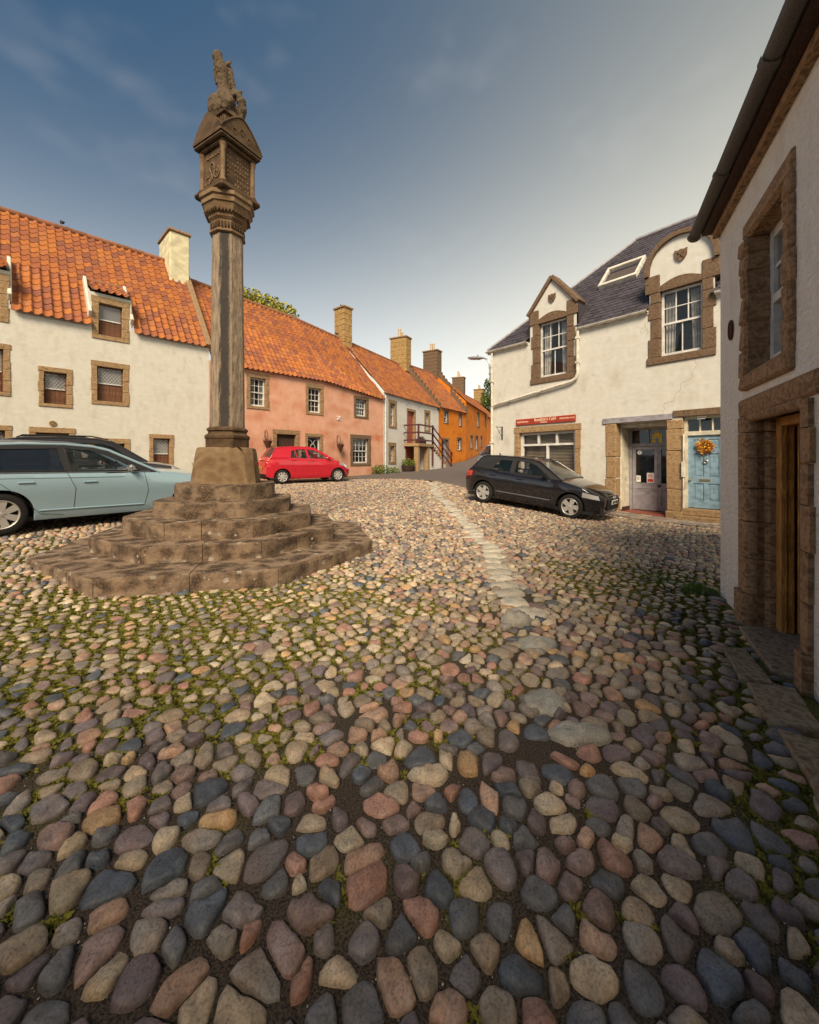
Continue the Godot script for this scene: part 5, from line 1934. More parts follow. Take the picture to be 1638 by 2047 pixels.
	bed.quad(Vector3(7.5, 4.0, -6.1), Vector3(-0.05, 4.0, -6.1), Vector3(-0.05, 6.66, -3.0), Vector3(7.5, 6.66, -3.0))
	part(roof, "sarking", bed, M.dark_roof)
	var tie := MB.new()
	var ring := []
	for k in 17:
		var a := TAU * k / 16.0
		ring.append(Vector3(0.42 + 0.055 * sin(a), 2.82 + 0.09 * cos(a), 0.01))
	tie.tube(ring, 0.014, 6, false)
	tie.cbox(Vector3(0.42, 2.82, 0.0), Vector3(0.06, 0.14, 0.03), 0.01)
	part(h, "tie_plate", tie, M.rust_iron)
	var lh := thing("leaflet_holder", "small red leaflet holder with white edge hung in dark stone doorway", "holder", facade(3.45, 4.44, 2.62, 2.67) * Transform3D(Basis(Vector3.UP, 0.6), Vector3(1.84, 1.09, -0.22)))
	var rb := MB.new()
	rb.cbox(Vector3(0, 0.065, 0), Vector3(0.085, 0.13, 0.012), 0.003)
	rb.cbox(Vector3(0.035, 0.05, 0.025), Vector3(0.012, 0.1, 0.05), 0.003)
	part(lh, "cover", rb, M.paper_red)
	var wp := MB.new()
	wp.cbox(Vector3(0.0, 0.06, 0.012), Vector3(0.075, 0.12, 0.01), 0.002)
	wp.cbox(Vector3(0.046, 0.06, 0.0), Vector3(0.006, 0.12, 0.012), 0.002)
	part(lh, "leaflets", wp, M.paper)
	var hk := MB.new()
	hk.tube([Vector3(0.08, 0.12, -0.02), Vector3(0, 0.14, -0.01), Vector3(0, 0.12, 0)], 0.004, 5)
	part(lh, "hook", hk, M.iron)
# ---------------------------------------------------------------- the market cross
# caps: [a, b, ra, rb]; smooth union meshed as surface nets
func nets(mb: MB, caps: Array, k: float, cell: float, lump := 0.0) -> void:
	var lo := Vector3.ONE * 1e9
	var hi := -lo
	for c in caps:
		for e in 2:
			var r: float = c[2 + e] + cell * 2.5 + k * 0.5
			lo = lo.min(c[e] - Vector3.ONE * r)
			hi = hi.max(c[e] + Vector3.ONE * r)
	var n := Vector3i(((hi - lo) / cell).ceil()) + Vector3i.ONE
	var F := PackedFloat32Array()
	F.resize(n.x * n.y * n.z)
	var i := 0
	for z in n.z:
		for y in n.y:
			for x in n.x:
				var p := lo + Vector3(x, y, z) * cell
				var d := 1e3
				for c in caps:
					var a: Vector3 = c[0]
					var ab: Vector3 = c[1] - a
					var t := clampf((p - a).dot(ab) / maxf(ab.length_squared(), 1e-9), 0.0, 1.0)
					var q := p.distance_to(a + ab * t) - lerpf(c[2], c[3], t)
					var h := maxf(k - absf(d - q), 0.0) / k
					d = minf(d, q) - h * h * k * 0.25
				if lump > 0 and absf(d) < 0.08:
					d += nz.get_noise_3d(p.x * 16.0, p.y * 16.0, p.z * 16.0) * lump
				F[i] = d
				i += 1
	var id := {}
	var sx := 1
	var sy := n.x
	var sz := n.x * n.y
	var off := [0, sx, sy, sx + sy, sz, sz + sx, sz + sy, sz + sx + sy]
	var E := [[0, 1], [2, 3], [4, 5], [6, 7], [0, 2], [1, 3], [4, 6], [5, 7], [0, 4], [1, 5], [2, 6], [3, 7]]
	for z in n.z - 1:
		for y in n.y - 1:
			for x in n.x - 1:
				var b := z * sz + y * sy + x
				var inside := 0
				for o in off:
					if F[b + o] < 0:
						inside += 1
				if inside == 0 or inside == 8:
					continue
				var m := Vector3.ZERO
				var cnt := 0
				for e in E:
					var f0 := F[b + off[e[0]]]
					var f1 := F[b + off[e[1]]]
					if (f0 < 0) != (f1 < 0):
						var t := f0 / (f0 - f1)
						var p0 := Vector3(e[0] & 1, (e[0] >> 1) & 1, e[0] >> 2)
						var p1 := Vector3(e[1] & 1, (e[1] >> 1) & 1, e[1] >> 2)
						m += p0.lerp(p1, t)
						cnt += 1
				m /= cnt
				var g := Vector3(F[b + sx] - F[b], F[b + sy] - F[b], F[b + sz] - F[b])
				id[b] = mb.vert(lo + (Vector3(x, y, z) + m) * cell, g.normalized() + Vector3(0, 1e-6, 0))
	for z in range(1, n.z - 1):
		for y in range(1, n.y - 1):
			for x in range(1, n.x - 1):
				var b := z * sz + y * sy + x
				for ax in 3:
					var s: int = [sx, sy, sz][ax]
					var u: int = [sy, sz, sx][ax]
					var w: int = [sz, sx, sy][ax]
					if (F[b] < 0) != (F[b + s] < 0):
						var q := [b, b - u, b - u - w, b - w]
						if not (id.has(q[0]) and id.has(q[1]) and id.has(q[2]) and id.has(q[3])):
							continue
						if F[b] < 0:
							mb.ix.append_array(PackedInt32Array([id[q[0]], id[q[2]], id[q[1]], id[q[0]], id[q[3]], id[q[2]]]))
						else:
							mb.ix.append_array(PackedInt32Array([id[q[0]], id[q[1]], id[q[2]], id[q[0]], id[q[2]], id[q[3]]]))

# one worn block of a step: its plan is a quad (outer a, b; inner c, d), from y0 to y1, with a rounded, uneven nosing
func step_block(parent: Node, a: Vector2, b: Vector2, c: Vector2, d: Vector2, y0: float, y1: float, m: Material, ends := [true, true]) -> void:
	var mb := MB.new()
	var gapv := (b - a).normalized() * 0.006
	a += gapv
	b -= gapv
	var inw := ((c + d) * 0.5 - (a + b) * 0.5).normalized()
	var n := maxi(4, int((b - a).length() / 0.07))
	# face, narrow worn arris and tread are separate sheets, so that the edges stay crisp
	var sheets := [[[0.0, 0.0], [0.0, 0.3], [0.0, 0.6], [0.0, 0.93]], [[0.0, 0.93], [0.012, 1.0]], [[0.012, 1.0], [0.3, 1.0], [1.0, 1.0]]]
	var wob := rng.randf() * 40.0
	var lift := rng.randf_range(-0.008, 0.008)
	var rows := []
	for sheet in sheets:
		var part_rows := []
		for q in sheet:
			var row := []
			for i in n + 1:
				var t := float(i) / n
				var o := a.lerp(b, t)
				var e := d.lerp(c, t)
				var edge := minf(t, 1.0 - t) * (b - a).length()
				var worn := 0.014 * exp(-edge / 0.012)
				var nn := nz.get_noise_3d(o.x * 4.0 + wob, q[1] * 1.5, o.y * 4.0) * 0.007
				# chips along the arris
				var chip := maxf(0.0, nz.get_noise_2d(o.x * 9.0 + wob, o.y * 9.0) - 0.3) * (0.09 if q[1] > 0.9 else 0.0)
				var pos := o + inw * (worn + nn + chip)
				var y: float = lerpf(y0, y1 + lift, q[1]) - (chip * 0.4 if q[1] < 0.99 and q[1] > 0.9 else 0.0)
				if q[1] > 0.99:
					pos = pos.lerp(e, q[0])
					y += nz.get_noise_2d(pos.x * 5.0 + wob, pos.y * 5.0) * 0.006
				row.append(Vector3(pos.x, y, -pos.y))
			part_rows.append(row)
		mb.grid(part_rows)
		rows.append_array(part_rows)
	# the two joint faces
	for s in 2:
		var ring := []
		for row in rows:
			ring.append(row[0] if s == 0 else row[-1])
		ring.append(Vector3(ring[-1].x, y0, ring[-1].z))
		ring.append(ring[0])
		mb.fan(ring, s == 1)
	part(parent, "stone", mb, m)

func build_cross() -> void:
	var h := thing("mercat_cross", "tall carved stone market cross on stepped octagonal base with beast finial", "monument", Transform3D(Basis(), Vector3(CROSS_X, 0, -CROSS_D)))
	var turn := deg_to_rad(14.7)
	var R := [2.4, 1.78, 1.41, 1.05, 0.77]
	var top := [0.26, 0.46, 0.69, 0.9, 1.14]
	var oct := func(r: float, k: int) -> Vector2:
		var a := -PI / 2 + turn + (k + 0.5) * PI / 4
		return Vector2(cos(a), sin(a)) * r
	for s in 5:
		var st := sub(h, "step")
		var y0: float = -0.25 if s == 0 else top[s - 1] - 0.03
		var inner: float = 0.3 if s == 4 else R[s + 1] - 0.25
		for k in 8:
			var a: Vector2 = oct.call(R[s], k)
			var b: Vector2 = oct.call(R[s], k + 1)
			var c: Vector2 = oct.call(inner, k + 1)
			var d: Vector2 = oct.call(inner, k)
			var n: int = [3, 2, 2, 1, 1][s]
			if s == 0 and k % 2:
				n = 2
			var cut := [0.0]
			for i in range(1, n):
				cut.append(float(i) / n + rng.randf_range(-0.1, 0.1))
			cut.append(1.0)
			for i in n:
				step_block(st, a.lerp(b, cut[i]), a.lerp(b, cut[i + 1]), d.lerp(c, cut[i + 1]), d.lerp(c, cut[i]), y0, top[s], M.cross_step)
	# pedestal: a tapering block with cut corners
	var pd := MB.new()
	pd.xf = Transform3D(Basis(Vector3.UP, turn), Vector3.ZERO)
	var sq := func(hw: float, cut: float, y: float) -> Array:
		var r := []
		for q in [[1, -1], [1, 1], [-1, 1], [-1, -1]]:
			var f := Vector2(q[0], q[1])
			var p1 := Vector2(f.x * hw, f.y * (hw - cut)) if q[0] * q[1] < 0 else Vector2(f.x * (hw - cut), f.y * hw)
			var p2 := Vector2(f.x * (hw - cut), f.y * hw) if q[0] * q[1] < 0 else Vector2(f.x * hw, f.y * (hw - cut))
			for p in ([p1, p2] if q[0] * q[1] > 0 else [p2, p1]):
				r.append(Vector3(p.x, y, p.y))
		r.append(r[0])
		return r
	var levels := [[0.465, 0.1, 1.1], [0.46, 0.11, 1.2], [0.41, 0.12, 1.62], [0.4, 0.14, 1.68], [0.38, 0.15, 1.7]]
	for i in levels.size() - 1:
		var lo: Array = sq.call(levels[i][0], levels[i][1], levels[i][2])
		var hi: Array = sq.call(levels[i + 1][0], levels[i + 1][1], levels[i + 1][2])
		for k in 8:
			pd.quad(lo[k + 1], lo[k], hi[k], hi[k + 1])
	var cap: Array = sq.call(0.38, 0.15, 1.7)
	pd.fan(cap, true)
	part(h, "pedestal", pd, M.cross_pale)
	# moulded base of the shaft
	var t8 := turn + PI / 8
	var bs := MB.new()
	bs.lathe([Vector2(0.33, 1.69), Vector2(0.33, 1.83), Vector2(0.345, 1.85), Vector2(0.345, 1.89), Vector2(0.3, 1.92), Vector2(0.29, 1.95), Vector2(0.315, 1.97), Vector2(0.315, 2.0), Vector2(0.27, 2.03)], 8, true, t8)
	part(h, "base_moulding", bs, M.cross_stone)
	# the octagonal shaft, wavering a little, with its own weathering
	var sh := MB.new()
	for i in 24:
		var y0 := 2.02 + 3.1 * i / 24.0
		var y1 := 2.02 + 3.1 * (i + 1) / 24.0
		for k in 8:
			var q := []
			for e in [[k, y0], [k + 1, y0], [k + 1, y1], [k, y1]]:
				var a: float = t8 + TAU * e[0] / 8.0
				var f: float = (e[1] - 2.02) / 3.1
				var r := lerpf(0.265, 0.235, f) + nz.get_noise_2d((e[0] % 8) * 7.0, e[1] * 3.0) * 0.006
				q.append(Vector3(r * sin(a), e[1], r * cos(a)))
			sh.quad(q[0], q[1], q[2], q[3], Vector2(k / 8.0, 1.0 - (i + 1) / 24.0), Vector2((k + 1) / 8.0, 1.0 - i / 24.0))
	part(h, "shaft", sh, shaft_material())
	# capital
	var cp := MB.new()
	cp.lathe([Vector2(0.245, 5.08), Vector2(0.275, 5.1), Vector2(0.275, 5.13), Vector2(0.235, 5.15), Vector2(0.25, 5.28), Vector2(0.29, 5.32), Vector2(0.29, 5.36), Vector2(0.32, 5.38), Vector2(0.37, 5.5), Vector2(0.39, 5.51), Vector2(0.39, 5.58), Vector2(0.42, 5.6), Vector2(0.42, 5.66), Vector2(0, 5.67)], 8, true, t8)
	part(h, "capital", cp, M.cross_pale)
	var lv := sub(h, "capital_carving")
	for k in 32:
		var a := t8 + TAU * k / 32.0
		var r := 0.25 * cos(PI / 8) / cos(fposmod(TAU * k / 32.0, PI / 4) - PI / 8)
		var lf := MB.new()
		lf.xf = Transform3D(Basis(Vector3.UP, a), Vector3(sin(a) * r, 5.21, cos(a) * r))
		lf.cbox(Vector3.ZERO, Vector3(0.03, 0.1, 0.03), 0.01)
		part(lv, "leaf", lf, M.cross_stone)
	for k in 40:
		var a := t8 + TAU * k / 40.0
		var r := 0.335 * cos(PI / 8) / cos(fposmod(TAU * k / 40.0, PI / 4) - PI / 8)
		var lf := MB.new()
		lf.xf = Transform3D(Basis(Vector3.UP, a), Vector3(sin(a) * r, 5.4, cos(a) * r))
		lf.cbox(Vector3.ZERO, Vector3(0.026, 0.045, 0.04), 0.008)
		part(lv, "dentil", lf, M.cross_stone)
	# dial block turned to show two faces
	var bt := deg_to_rad(59.0)
	var B := Transform3D(Basis(Vector3.UP, bt).scaled(Vector3(0.9, 1.0, 0.9)), Vector3.ZERO)
	var bl := MB.new()
	bl.xf = B
	bl.cbox(Vector3(0, 5.7, 0), Vector3(0.8, 0.09, 0.8), 0.03)
	bl.cbox(Vector3(0, 5.76, 0), Vector3(0.72, 0.06, 0.72), 0.02)
	bl.box(Vector3(0, 6.08, 0), Vector3(0.57, 0.62, 0.57))
	bl.cbox(Vector3(0, 6.4, 0), Vector3(0.68, 0.06, 0.68), 0.02)
	bl.cbox(Vector3(0, 6.455, 0), Vector3(0.8, 0.06, 0.8), 0.02)
	part(h, "dial_block", bl, M.cross_stone)
	for q in [[-1, -1], [-1, 1], [1, -1], [1, 1]]:
		var cl := MB.new()
		cl.xf = B * Transform3D(Basis(), Vector3(q[0] * 0.295, 0, q[1] * 0.295))
		cl.lathe([Vector2(0.055, 5.79), Vector2(0.055, 5.82), Vector2(0.04, 5.84), Vector2(0.038, 6.3), Vector2(0.055, 6.33), Vector2(0.055, 6.37)], 10)
		part(h, "colonnette", cl, M.cross_pale)
	# carved panels: crest and cipher on one face, worn inscription on the other
	var ci := MB.new()
	ci.xf = B * Transform3D(Basis(Vector3.UP, -PI / 2), Vector3.ZERO)
	var curl := func(cx: float, cy: float, r0: float, r1: float, a0: float, a1: float) -> void:
		var pts := []
		for i in 25:
			var t := i / 24.0
			var a := lerpf(a0, a1, t)
			var r := lerpf(r0, r1, t)
			pts.append(Vector3(cx + cos(a) * r, cy + sin(a) * r, 0.29))
		ci.tube(pts, 0.011, 6)
	curl.call(0.1, 5.98, 0.03, 0.1, 0.0, 7.5)
	curl.call(-0.14, 5.9, 0.075, 0.06, 1.0, 7.0)
	curl.call(-0.02, 6.1, 0.06, 0.07, -0.6, 4.6)
	ci.tube([Vector3(-0.06, 6.05, 0.29), Vector3(0.0, 5.9, 0.29), Vector3(0.08, 6.1, 0.29)], 0.011, 6)
	ci.tube([Vector3(-0.22, 5.86, 0.29), Vector3(-0.05, 5.88, 0.29), Vector3(0.06, 5.98, 0.29)], 0.011, 6)
	for i in 5:
		curl.call(-0.16 + i * 0.075, 6.25, 0.025, 0.025, 0.0, PI)
	part(h, "cipher", ci, M.cross_pale)
	var ins := sub(h, "inscription")
	for row in 7:
		for i in 9:
			if rng.randf() < 0.15:
				continue
			var g := MB.new()
			g.xf = B * Transform3D(Basis(), Vector3(-0.2 + i * 0.05, 6.3 - row * 0.075, 0.285))
			g.cbox(Vector3(rng.randf_range(-0.008, 0.008), 0, 0), Vector3(rng.randf_range(0.016, 0.034), rng.randf_range(0.02, 0.045), 0.014), 0.004, 0.004, rng)
			part(ins, "glyph", g, M.cross_pale)
	# cross-vaulted cap: an arched pediment to each face
	var pg := PackedVector2Array()
	for i in 21:
		var t := i / 20.0 * 2.0 - 1.0
		var y := 0.04 + 0.36 * pow(cos(t * PI / 2), 0.75) * (1.0 - 0.3 * absf(t))
		pg.append(Vector2(t * 0.41, 6.485 + y))
	pg.append(Vector2(0.41, 6.485))
	pg.append(Vector2(-0.41, 6.485))
	for s in 2:
		var pe := MB.new()
		pe.xf = B * Transform3D(Basis(Vector3.UP, s * PI / 2), Vector3.ZERO)
		pe.prism(pg, -0.405 + s * 0.004, 0.405 - s * 0.004)
		var rim := []
		for i in 21:
			rim.append(Vector3(pg[i].x, pg[i].y, 0.405))
		pe.tube(rim, 0.018, 6)
		for k in 3:
			var pts := []
			for i in 13:
				var a := i / 12.0 * PI * 1.6
				pts.append(Vector3((k - 1) * 0.14 + cos(a) * 0.045, 6.6 + (0.06 if k == 1 else 0.0) + sin(a) * 0.045, 0.405))
			pe.tube(pts, 0.01, 5)
		part(h, "pediment", pe, M.cross_stone)
	var pl := MB.new()
	pl.xf = B
	pl.cbox(Vector3(0, 6.9, 0), Vector3(0.34, 0.16, 0.34), 0.015)
	pl.cbox(Vector3(0, 6.99, 0), Vector3(0.42, 0.035, 0.42), 0.01)
	for k in 5:
		pl.box(Vector3(-0.12 + k * 0.06, 6.9, 0.172), Vector3(0.02, 0.12, 0.02))
		pl.box(Vector3(-0.172, 6.9, -0.12 + k * 0.06), Vector3(0.02, 0.12, 0.02))
	part(h, "finial_plinth", pl, M.cross_stone)
	# seated beast with raised head, mane and curled tail
	var V := func(px: float, py: float, z: float) -> Vector3: return Vector3((px - 452.0) * 0.0079, (235.0 - py) * 0.0083 + 6.97, z)
	var caps := []
	var addc := func(a: Vector3, b: Vector3, r0: float, r1: float) -> void: caps.append([a, b, r0, r1])
	addc.call(V.call(436, 215, 0.04), V.call(434, 205, 0.05), 0.14, 0.12)
	addc.call(V.call(452, 215, -0.1), V.call(455, 208, -0.1), 0.13, 0.11)
	addc.call(V.call(446, 212, -0.03), V.call(447, 186, -0.02), 0.14, 0.115)
	addc.call(V.call(432, 198, 0.06), V.call(430, 222, 0.09), 0.075, 0.06)
	addc.call(V.call(447, 186, -0.02), V.call(442, 155, 0.0), 0.105, 0.075)
	addc.call(V.call(443, 150, 0.0), V.call(441, 136, 0.03), 0.085, 0.08)
	addc.call(V.call(441, 138, 0.03), V.call(435, 112, 0.07), 0.078, 0.055)
	addc.call(V.call(434, 112, 0.06), V.call(436, 107, 0.06), 0.055, 0.05)
	addc.call(V.call(429, 113, 0.05), V.call(431, 128, 0.06), 0.03, 0.025)
	for i in 6:
		addc.call(V.call(452 + i * 1.4, 122 + i * 7, -0.03), V.call(457 + i * 1.3, 131 + i * 7, -0.02), 0.035, 0.022)
		addc.call(V.call(430 + i * 0.6, 132 + i * 5, 0.02), V.call(427 + i, 137 + i * 5, 0.04), 0.03, 0.018)
	addc.call(V.call(450, 120, 0.0), V.call(458, 112, -0.01), 0.028, 0.012)
	addc.call(V.call(453, 124, 0.03), V.call(461, 119, 0.03), 0.02, 0.01)
	addc.call(V.call(452, 184, 0.06), V.call(465, 205, 0.12), 0.06, 0.045)
	addc.call(V.call(465, 205, 0.12), V.call(456, 222, 0.16), 0.045, 0.04)
	addc.call(V.call(440, 190, 0.08), V.call(458, 212, 0.17), 0.055, 0.045)
	var tail := [V.call(456, 226, -0.1), V.call(472, 222, -0.08), V.call(479, 205, -0.05), V.call(478, 190, -0.03), V.call(470, 178, -0.02), V.call(466, 174, 0.0)]
	for i in 5:
		addc.call(tail[i], tail[i + 1], 0.055, 0.055 if i < 3 else 0.04)
	addc.call(V.call(470, 178, -0.02), V.call(478, 172, -0.02), 0.03, 0.02)
	addc.call(V.call(466, 176, 0.0), V.call(463, 186, 0.05), 0.028, 0.02)
	addc.call(V.call(436, 226, 0.0), V.call(456, 229, 0.0), 0.13, 0.12)
	var un := MB.new()
	for c in caps:
		c[2] *= 1.2
		c[3] *= 1.2
	nets(un, caps, 0.03, 0.017, 0.014)
	part(h, "beast", un, M.statue_stone)

# painted into the stone by weather: dark streaks down some faces, pale scoured ones beside them
func shaft_material() -> StandardMaterial3D:
	var w := 512
	var hh := 1024
	var im := Image.create(w, hh, false, Image.FORMAT_RGB8)
	var f := FastNoiseLite.new()
	f.seed = 3
	f.frequency = 1.0
	f.fractal_octaves = 5
	for j in hh:
		for i in w:
			var u := float(i) / w
			var v := float(j) / hh
			var n := f.get_noise_2d(u * 34.0, v * 9.0)
			var n2 := f.get_noise_2d(u * 90.0 + 30.0, v * 60.0)
			var c := Color(0.17, 0.13, 0.095).lerp(Color(0.33, 0.25, 0.17), clampf(0.5 + n * 1.1, 0, 1))
			c = c.lerp(Color(0.42, 0.35, 0.27), clampf(n2 * 2.4 - 0.75, 0.0, 0.6))
			# black crust with a ragged edge down one arris
			var streak := exp(-pow((u - STREAK - n * 0.02) / 0.05, 4.0))
			streak = maxf(streak, 0.85 * exp(-pow((u - STREAK + 0.2 - n * 0.03) / 0.035, 2.0)) * smoothstep(-0.1, 0.3, n2 + n))
			c = c.lerp(Color(0.035, 0.03, 0.028), clampf(streak * 1.5 + n2 * 0.6 - 0.25, 0.0, 0.96))
			im.set_pixel(i, j, c.linear_to_srgb())
	var m := StandardMaterial3D.new()
	m.resource_name = "shaft_stone"
	m.albedo_texture = ImageTexture.create_from_image(im)
	m.roughness = 0.95
	m.heightmap_enabled = true
	m.heightmap_texture = T.rough
	m.heightmap_scale = 0.8
	return m
const STREAK := 0.93
# ---------------------------------------------------------------- cars (local: x from rear bumper to nose, y up, z to the car's right side)
func curve(pts: Array, x: float) -> float:
	if x <= pts[0][0]:
		return pts[0][1]
	for i in pts.size() - 1:
		if x <= pts[i + 1][0]:
			# Catmull-Rom in y over uneven x, clamped
			var p1: Array = pts[i]
			var p2: Array = pts[i + 1]
			var t: float = (x - p1[0]) / (p2[0] - p1[0])
			var m1: float = 0.0 if i == 0 else (p2[1] - pts[i - 1][1]) / (p2[0] - pts[i - 1][0])
			var m2: float = 0.0 if i + 2 >= pts.size() else (pts[i + 2][1] - p1[1]) / (pts[i + 2][0] - p1[0])
			if i == 0:
				m1 = (p2[1] - p1[1]) / (p2[0] - p1[0])
			if i + 2 >= pts.size():
				m2 = (p2[1] - p1[1]) / (p2[0] - p1[0])
			var w: float = p2[0] - p1[0]
			var t2 := t * t
			var t3 := t2 * t
			return (2 * t3 - 3 * t2 + 1) * p1[1] + (t3 - 2 * t2 + t) * m1 * w + (-2 * t3 + 3 * t2) * p2[1] + (t3 - t2) * m2 * w
	return pts[-1][1]

func side_w(C: Dictionary, x: float, y: float) -> float:
	var W: float = curve(C.plan, x)
	var b: float = curve(C.belt, x)
	if y <= b:
		var t := clampf((y - C.sill) / maxf(b - C.sill, 0.05), 0, 1)
		return W * curve([[0.0, 0.925], [0.12, 0.965], [0.3, 0.975], [0.5, 0.99], [0.7, 1.0], [0.86, 0.985], [1.0, 0.955]], t)
	var r: float = C.roof_y
	var t2 := clampf((y - b) / (r - b), 0, 1)
	return lerpf(W * 0.955, C.roof_w, pow(t2, 1.25))

func end_x(C: Dictionary, x: float, y: float) -> float:
	# rake the nose and the tail: the further from the middle height, the more it tucks in
	var f := smoothstep(C.L - 0.55, C.L, x)
	var k: float = (y - C.nose_y) / 0.5
	var r := 1.0 - smoothstep(0.0, 0.45, x)
	var kr: float = (y - C.tail_y) / 0.6
	return x - f * (0.13 * k * k + (0.1 if y > C.nose_y + 0.1 else 0.0) * k) + r * (0.07 * kr * kr)

func build_car(called: String, label: String, C: Dictionary) -> Node3D:
	var car := thing(called, label, "car", Transform3D.IDENTITY, "cars parked in the square")
	var L: float = C.L
	var paint: Material = C.paint
	var R: float = C.wheel_r + 0.055
	# stations along the car, dense round the wheel arches
	var xs := []
	var n := 64
	for i in n + 1:
		xs.append(L * i / n)
	for wx in [C.rear_x, C.front_x]:
		for a in 25:
			xs.append(wx + R * cos(PI * a / 24.0))
	xs.sort()
	var bottom := func(x: float) -> float:
		var y: float = C.sill
		if x < 0.35:
			y = lerpf(C.sill + 0.1, C.sill, x / 0.35)
		if x > L - 0.5:
			y = lerpf(C.sill, C.sill + 0.03, (x - L + 0.5) / 0.5)
		for wx in [C.rear_x, C.front_x]:
			var q: float = R * R - (x - wx) * (x - wx)
			if q > 0:
				y = maxf(y, C.wheel_r + sqrt(q))
		return y
	var sect := func(x: float, s: float) -> Array:
		var y0: float = bottom.call(x)
		var yb: float = curve(C.belt, x)
		var row := []
		for k in 11:
			var t := k / 10.0
			var y := lerpf(y0, yb, t)
			row.append(Vector3(end_x(C, x, y), y, side_w(C, x, y) * s))
		# over the shoulder to the middle of bonnet or deck
		var yc: float = curve(C.deck, x)
		var wb: float = side_w(C, x, yb)
		for k in range(1, 9):
			var t := k / 8.0
			var y := yb + (yc - yb) * (1.0 - pow(1.0 - t, 2.6))
			row.append(Vector3(end_x(C, x, y), y, wb * (1.0 - t) * s))
		return row
	var body := MB.new()
	for s in [1.0, -1.0]:
		var rows := []
		for x in xs:
			rows.append(sect.call(x, s))
		body.grid(rows, s > 0)
	# close nose and tail
	for e in [[L, 1.0], [0.0, -1.0]]:
		var a: Array = sect.call(e[0], 1.0)
		var b: Array = sect.call(e[0], -1.0)
		var rows := []
		for i in a.size():
			var row := []
			for k in 9:
				var t := k / 8.0
				var p: Vector3 = b[i].lerp(a[i], t)
				p.x += e[1] * 0.05 * sin(t * PI)
				row.append(p)
			rows.append(row)
		body.grid(rows, e[1] > 0)
	part(car, "body", body, paint)
	# cabin: side panels with window openings, roof, screens
	var side: PackedVector2Array = C.cabin
	var wins: Array = C.windows
	var map := func(p: Vector2, s: float, inn: float) -> Vector3:
		return Vector3(p.x, p.y, (side_w(C, p.x, p.y) - inn) * s)
	var cuts := [-1.0]
	for w in wins:
		var m := 0.0
		for p in w:
			m += p.x / w.size()
		cuts.append(m)
	cuts.append(L + 1.0)
	cuts.sort()
	for s in [1.0, -1.0]:
		var cab := MB.new()
		for i in cuts.size() - 1:
			var polys := Geometry2D.intersect_polygons(side, PackedVector2Array([Vector2(cuts[i], 0), Vector2(cuts[i + 1], 0), Vector2(cuts[i + 1], 3), Vector2(cuts[i], 3)]))
			for w in wins:
				var nx: Array[PackedVector2Array] = []
				for p in polys:
					nx.append_array(Geometry2D.clip_polygons(p, w))
				polys = nx
			for p in polys:
				var t := Geometry2D.triangulate_polygon(p)
				for k in range(0, t.size(), 3):
					var a := p[t[k]]
					var b := p[t[k + 1]]
					var c := p[t[k + 2]]
					if ((b - a).cross(c - a) < 0) == (s > 0):
						var q := b
						b = c
						c = q
					cab.tri(map.call(a, s, 0.0), map.call(b, s, 0.0), map.call(c, s, 0.0))
		part(car, "cabin_side", cab, C.get("cabin_paint", paint))
		for wi in wins.size():
			var w: PackedVector2Array = wins[wi]
			var g := MB.new()
			var t := Geometry2D.triangulate_polygon(w)
			for k in range(0, t.size(), 3):
				g.tri(map.call(w[t[k]], s, 0.012), map.call(w[t[k + 1]], s, 0.012), map.call(w[t[k + 2]], s, 0.012))
			var o := part(car, "side_window", g, M.car_glass_dark if wi in C.get("dark", []) else M.car_glass)
			var tr := MB.new()
			var ring := []
			for p in w:
				ring.append(map.call(p, s, 0.004))
			ring.append(ring[0])
			ring.append(ring[1])
			tr.tube(ring, 0.011, 5, false)
			part(o, "seal", tr, M.black_plastic)
		# pillars and roof rails follow the outline of the cabin
		var rl := MB.new()
		var pts := []
		for p in side:
			pts.append(map.call(p, s, 0.012))
		rl.tube(pts, 0.028, 8, true)
		part(car, "roof_rail", rl, paint)
	# roof and the two screens, spanning side to side along the cabin outline
	var span := func(a: Vector2, b: Vector2, mb: MB, crown: float, nn := 6) -> void:
		var rows := []
		for i in nn + 1:
			var p := a.lerp(b, float(i) / nn)
			var row := []
			for k in 13:
				var t := k / 12.0 * 2.0 - 1.0
				var w := side_w(C, p.x, p.y) - 0.012
				var dir := (b - a).orthogonal().normalized()
				if dir.y < 0:
					dir = -dir
				var o := dir * crown * (1.0 - t * t)
				row.append(Vector3(p.x + o.x, p.y + o.y, w * t))
			rows.append(row)
		mb.grid(rows, b.x < a.x)
	var roof := MB.new()
	for i in range(C.roof_i[0], C.roof_i[1]):
		span.call(side[i], side[i + 1], roof, 0.04, 2)
	part(car, "roof", roof, C.get("roof_paint", paint))
	var ws := MB.new()
	span.call(side[C.roof_i[1]], side[C.screen_i], ws, 0.07)
	part(car, "windscreen", ws, M.car_glass)
	var rs := MB.new()
	span.call(side[C.rear_i], side[C.roof_i[0]], rs, 0.05)
	part(car, "rear_screen", rs, M.car_glass_dark)
	if C.has("tailgate_i"):
		var tg := MB.new()
		span.call(side[C.tailgate_i], side[C.rear_i], tg, 0.05)
		part(car, "tailgate", tg, paint)
	# wheels, arch liners
	for wx in [C.rear_x, C.front_x]:
		for s in [1.0, -1.0]:
			wheel(car, Vector3(wx, C.wheel_r, s * (curve(C.plan, wx) * 0.985 - 0.1)), C.wheel_r, s, C.spokes, C.get("spoke_w", 0.05))
			var al := MB.new()
			var rows := []
			for z in [curve(C.plan, wx) * 0.985 - 0.005, 0.35]:
				var row := []
				for k in 17:
					var a := PI * k / 16.0
					row.append(Vector3(wx + (R - 0.004) * cos(a), C.wheel_r + (R - 0.004) * sin(a), z * s))
				rows.append(row)
			al.grid(rows)
			al.fan(rows[1])
			part(car, "arch_liner", al, M.black_plastic)
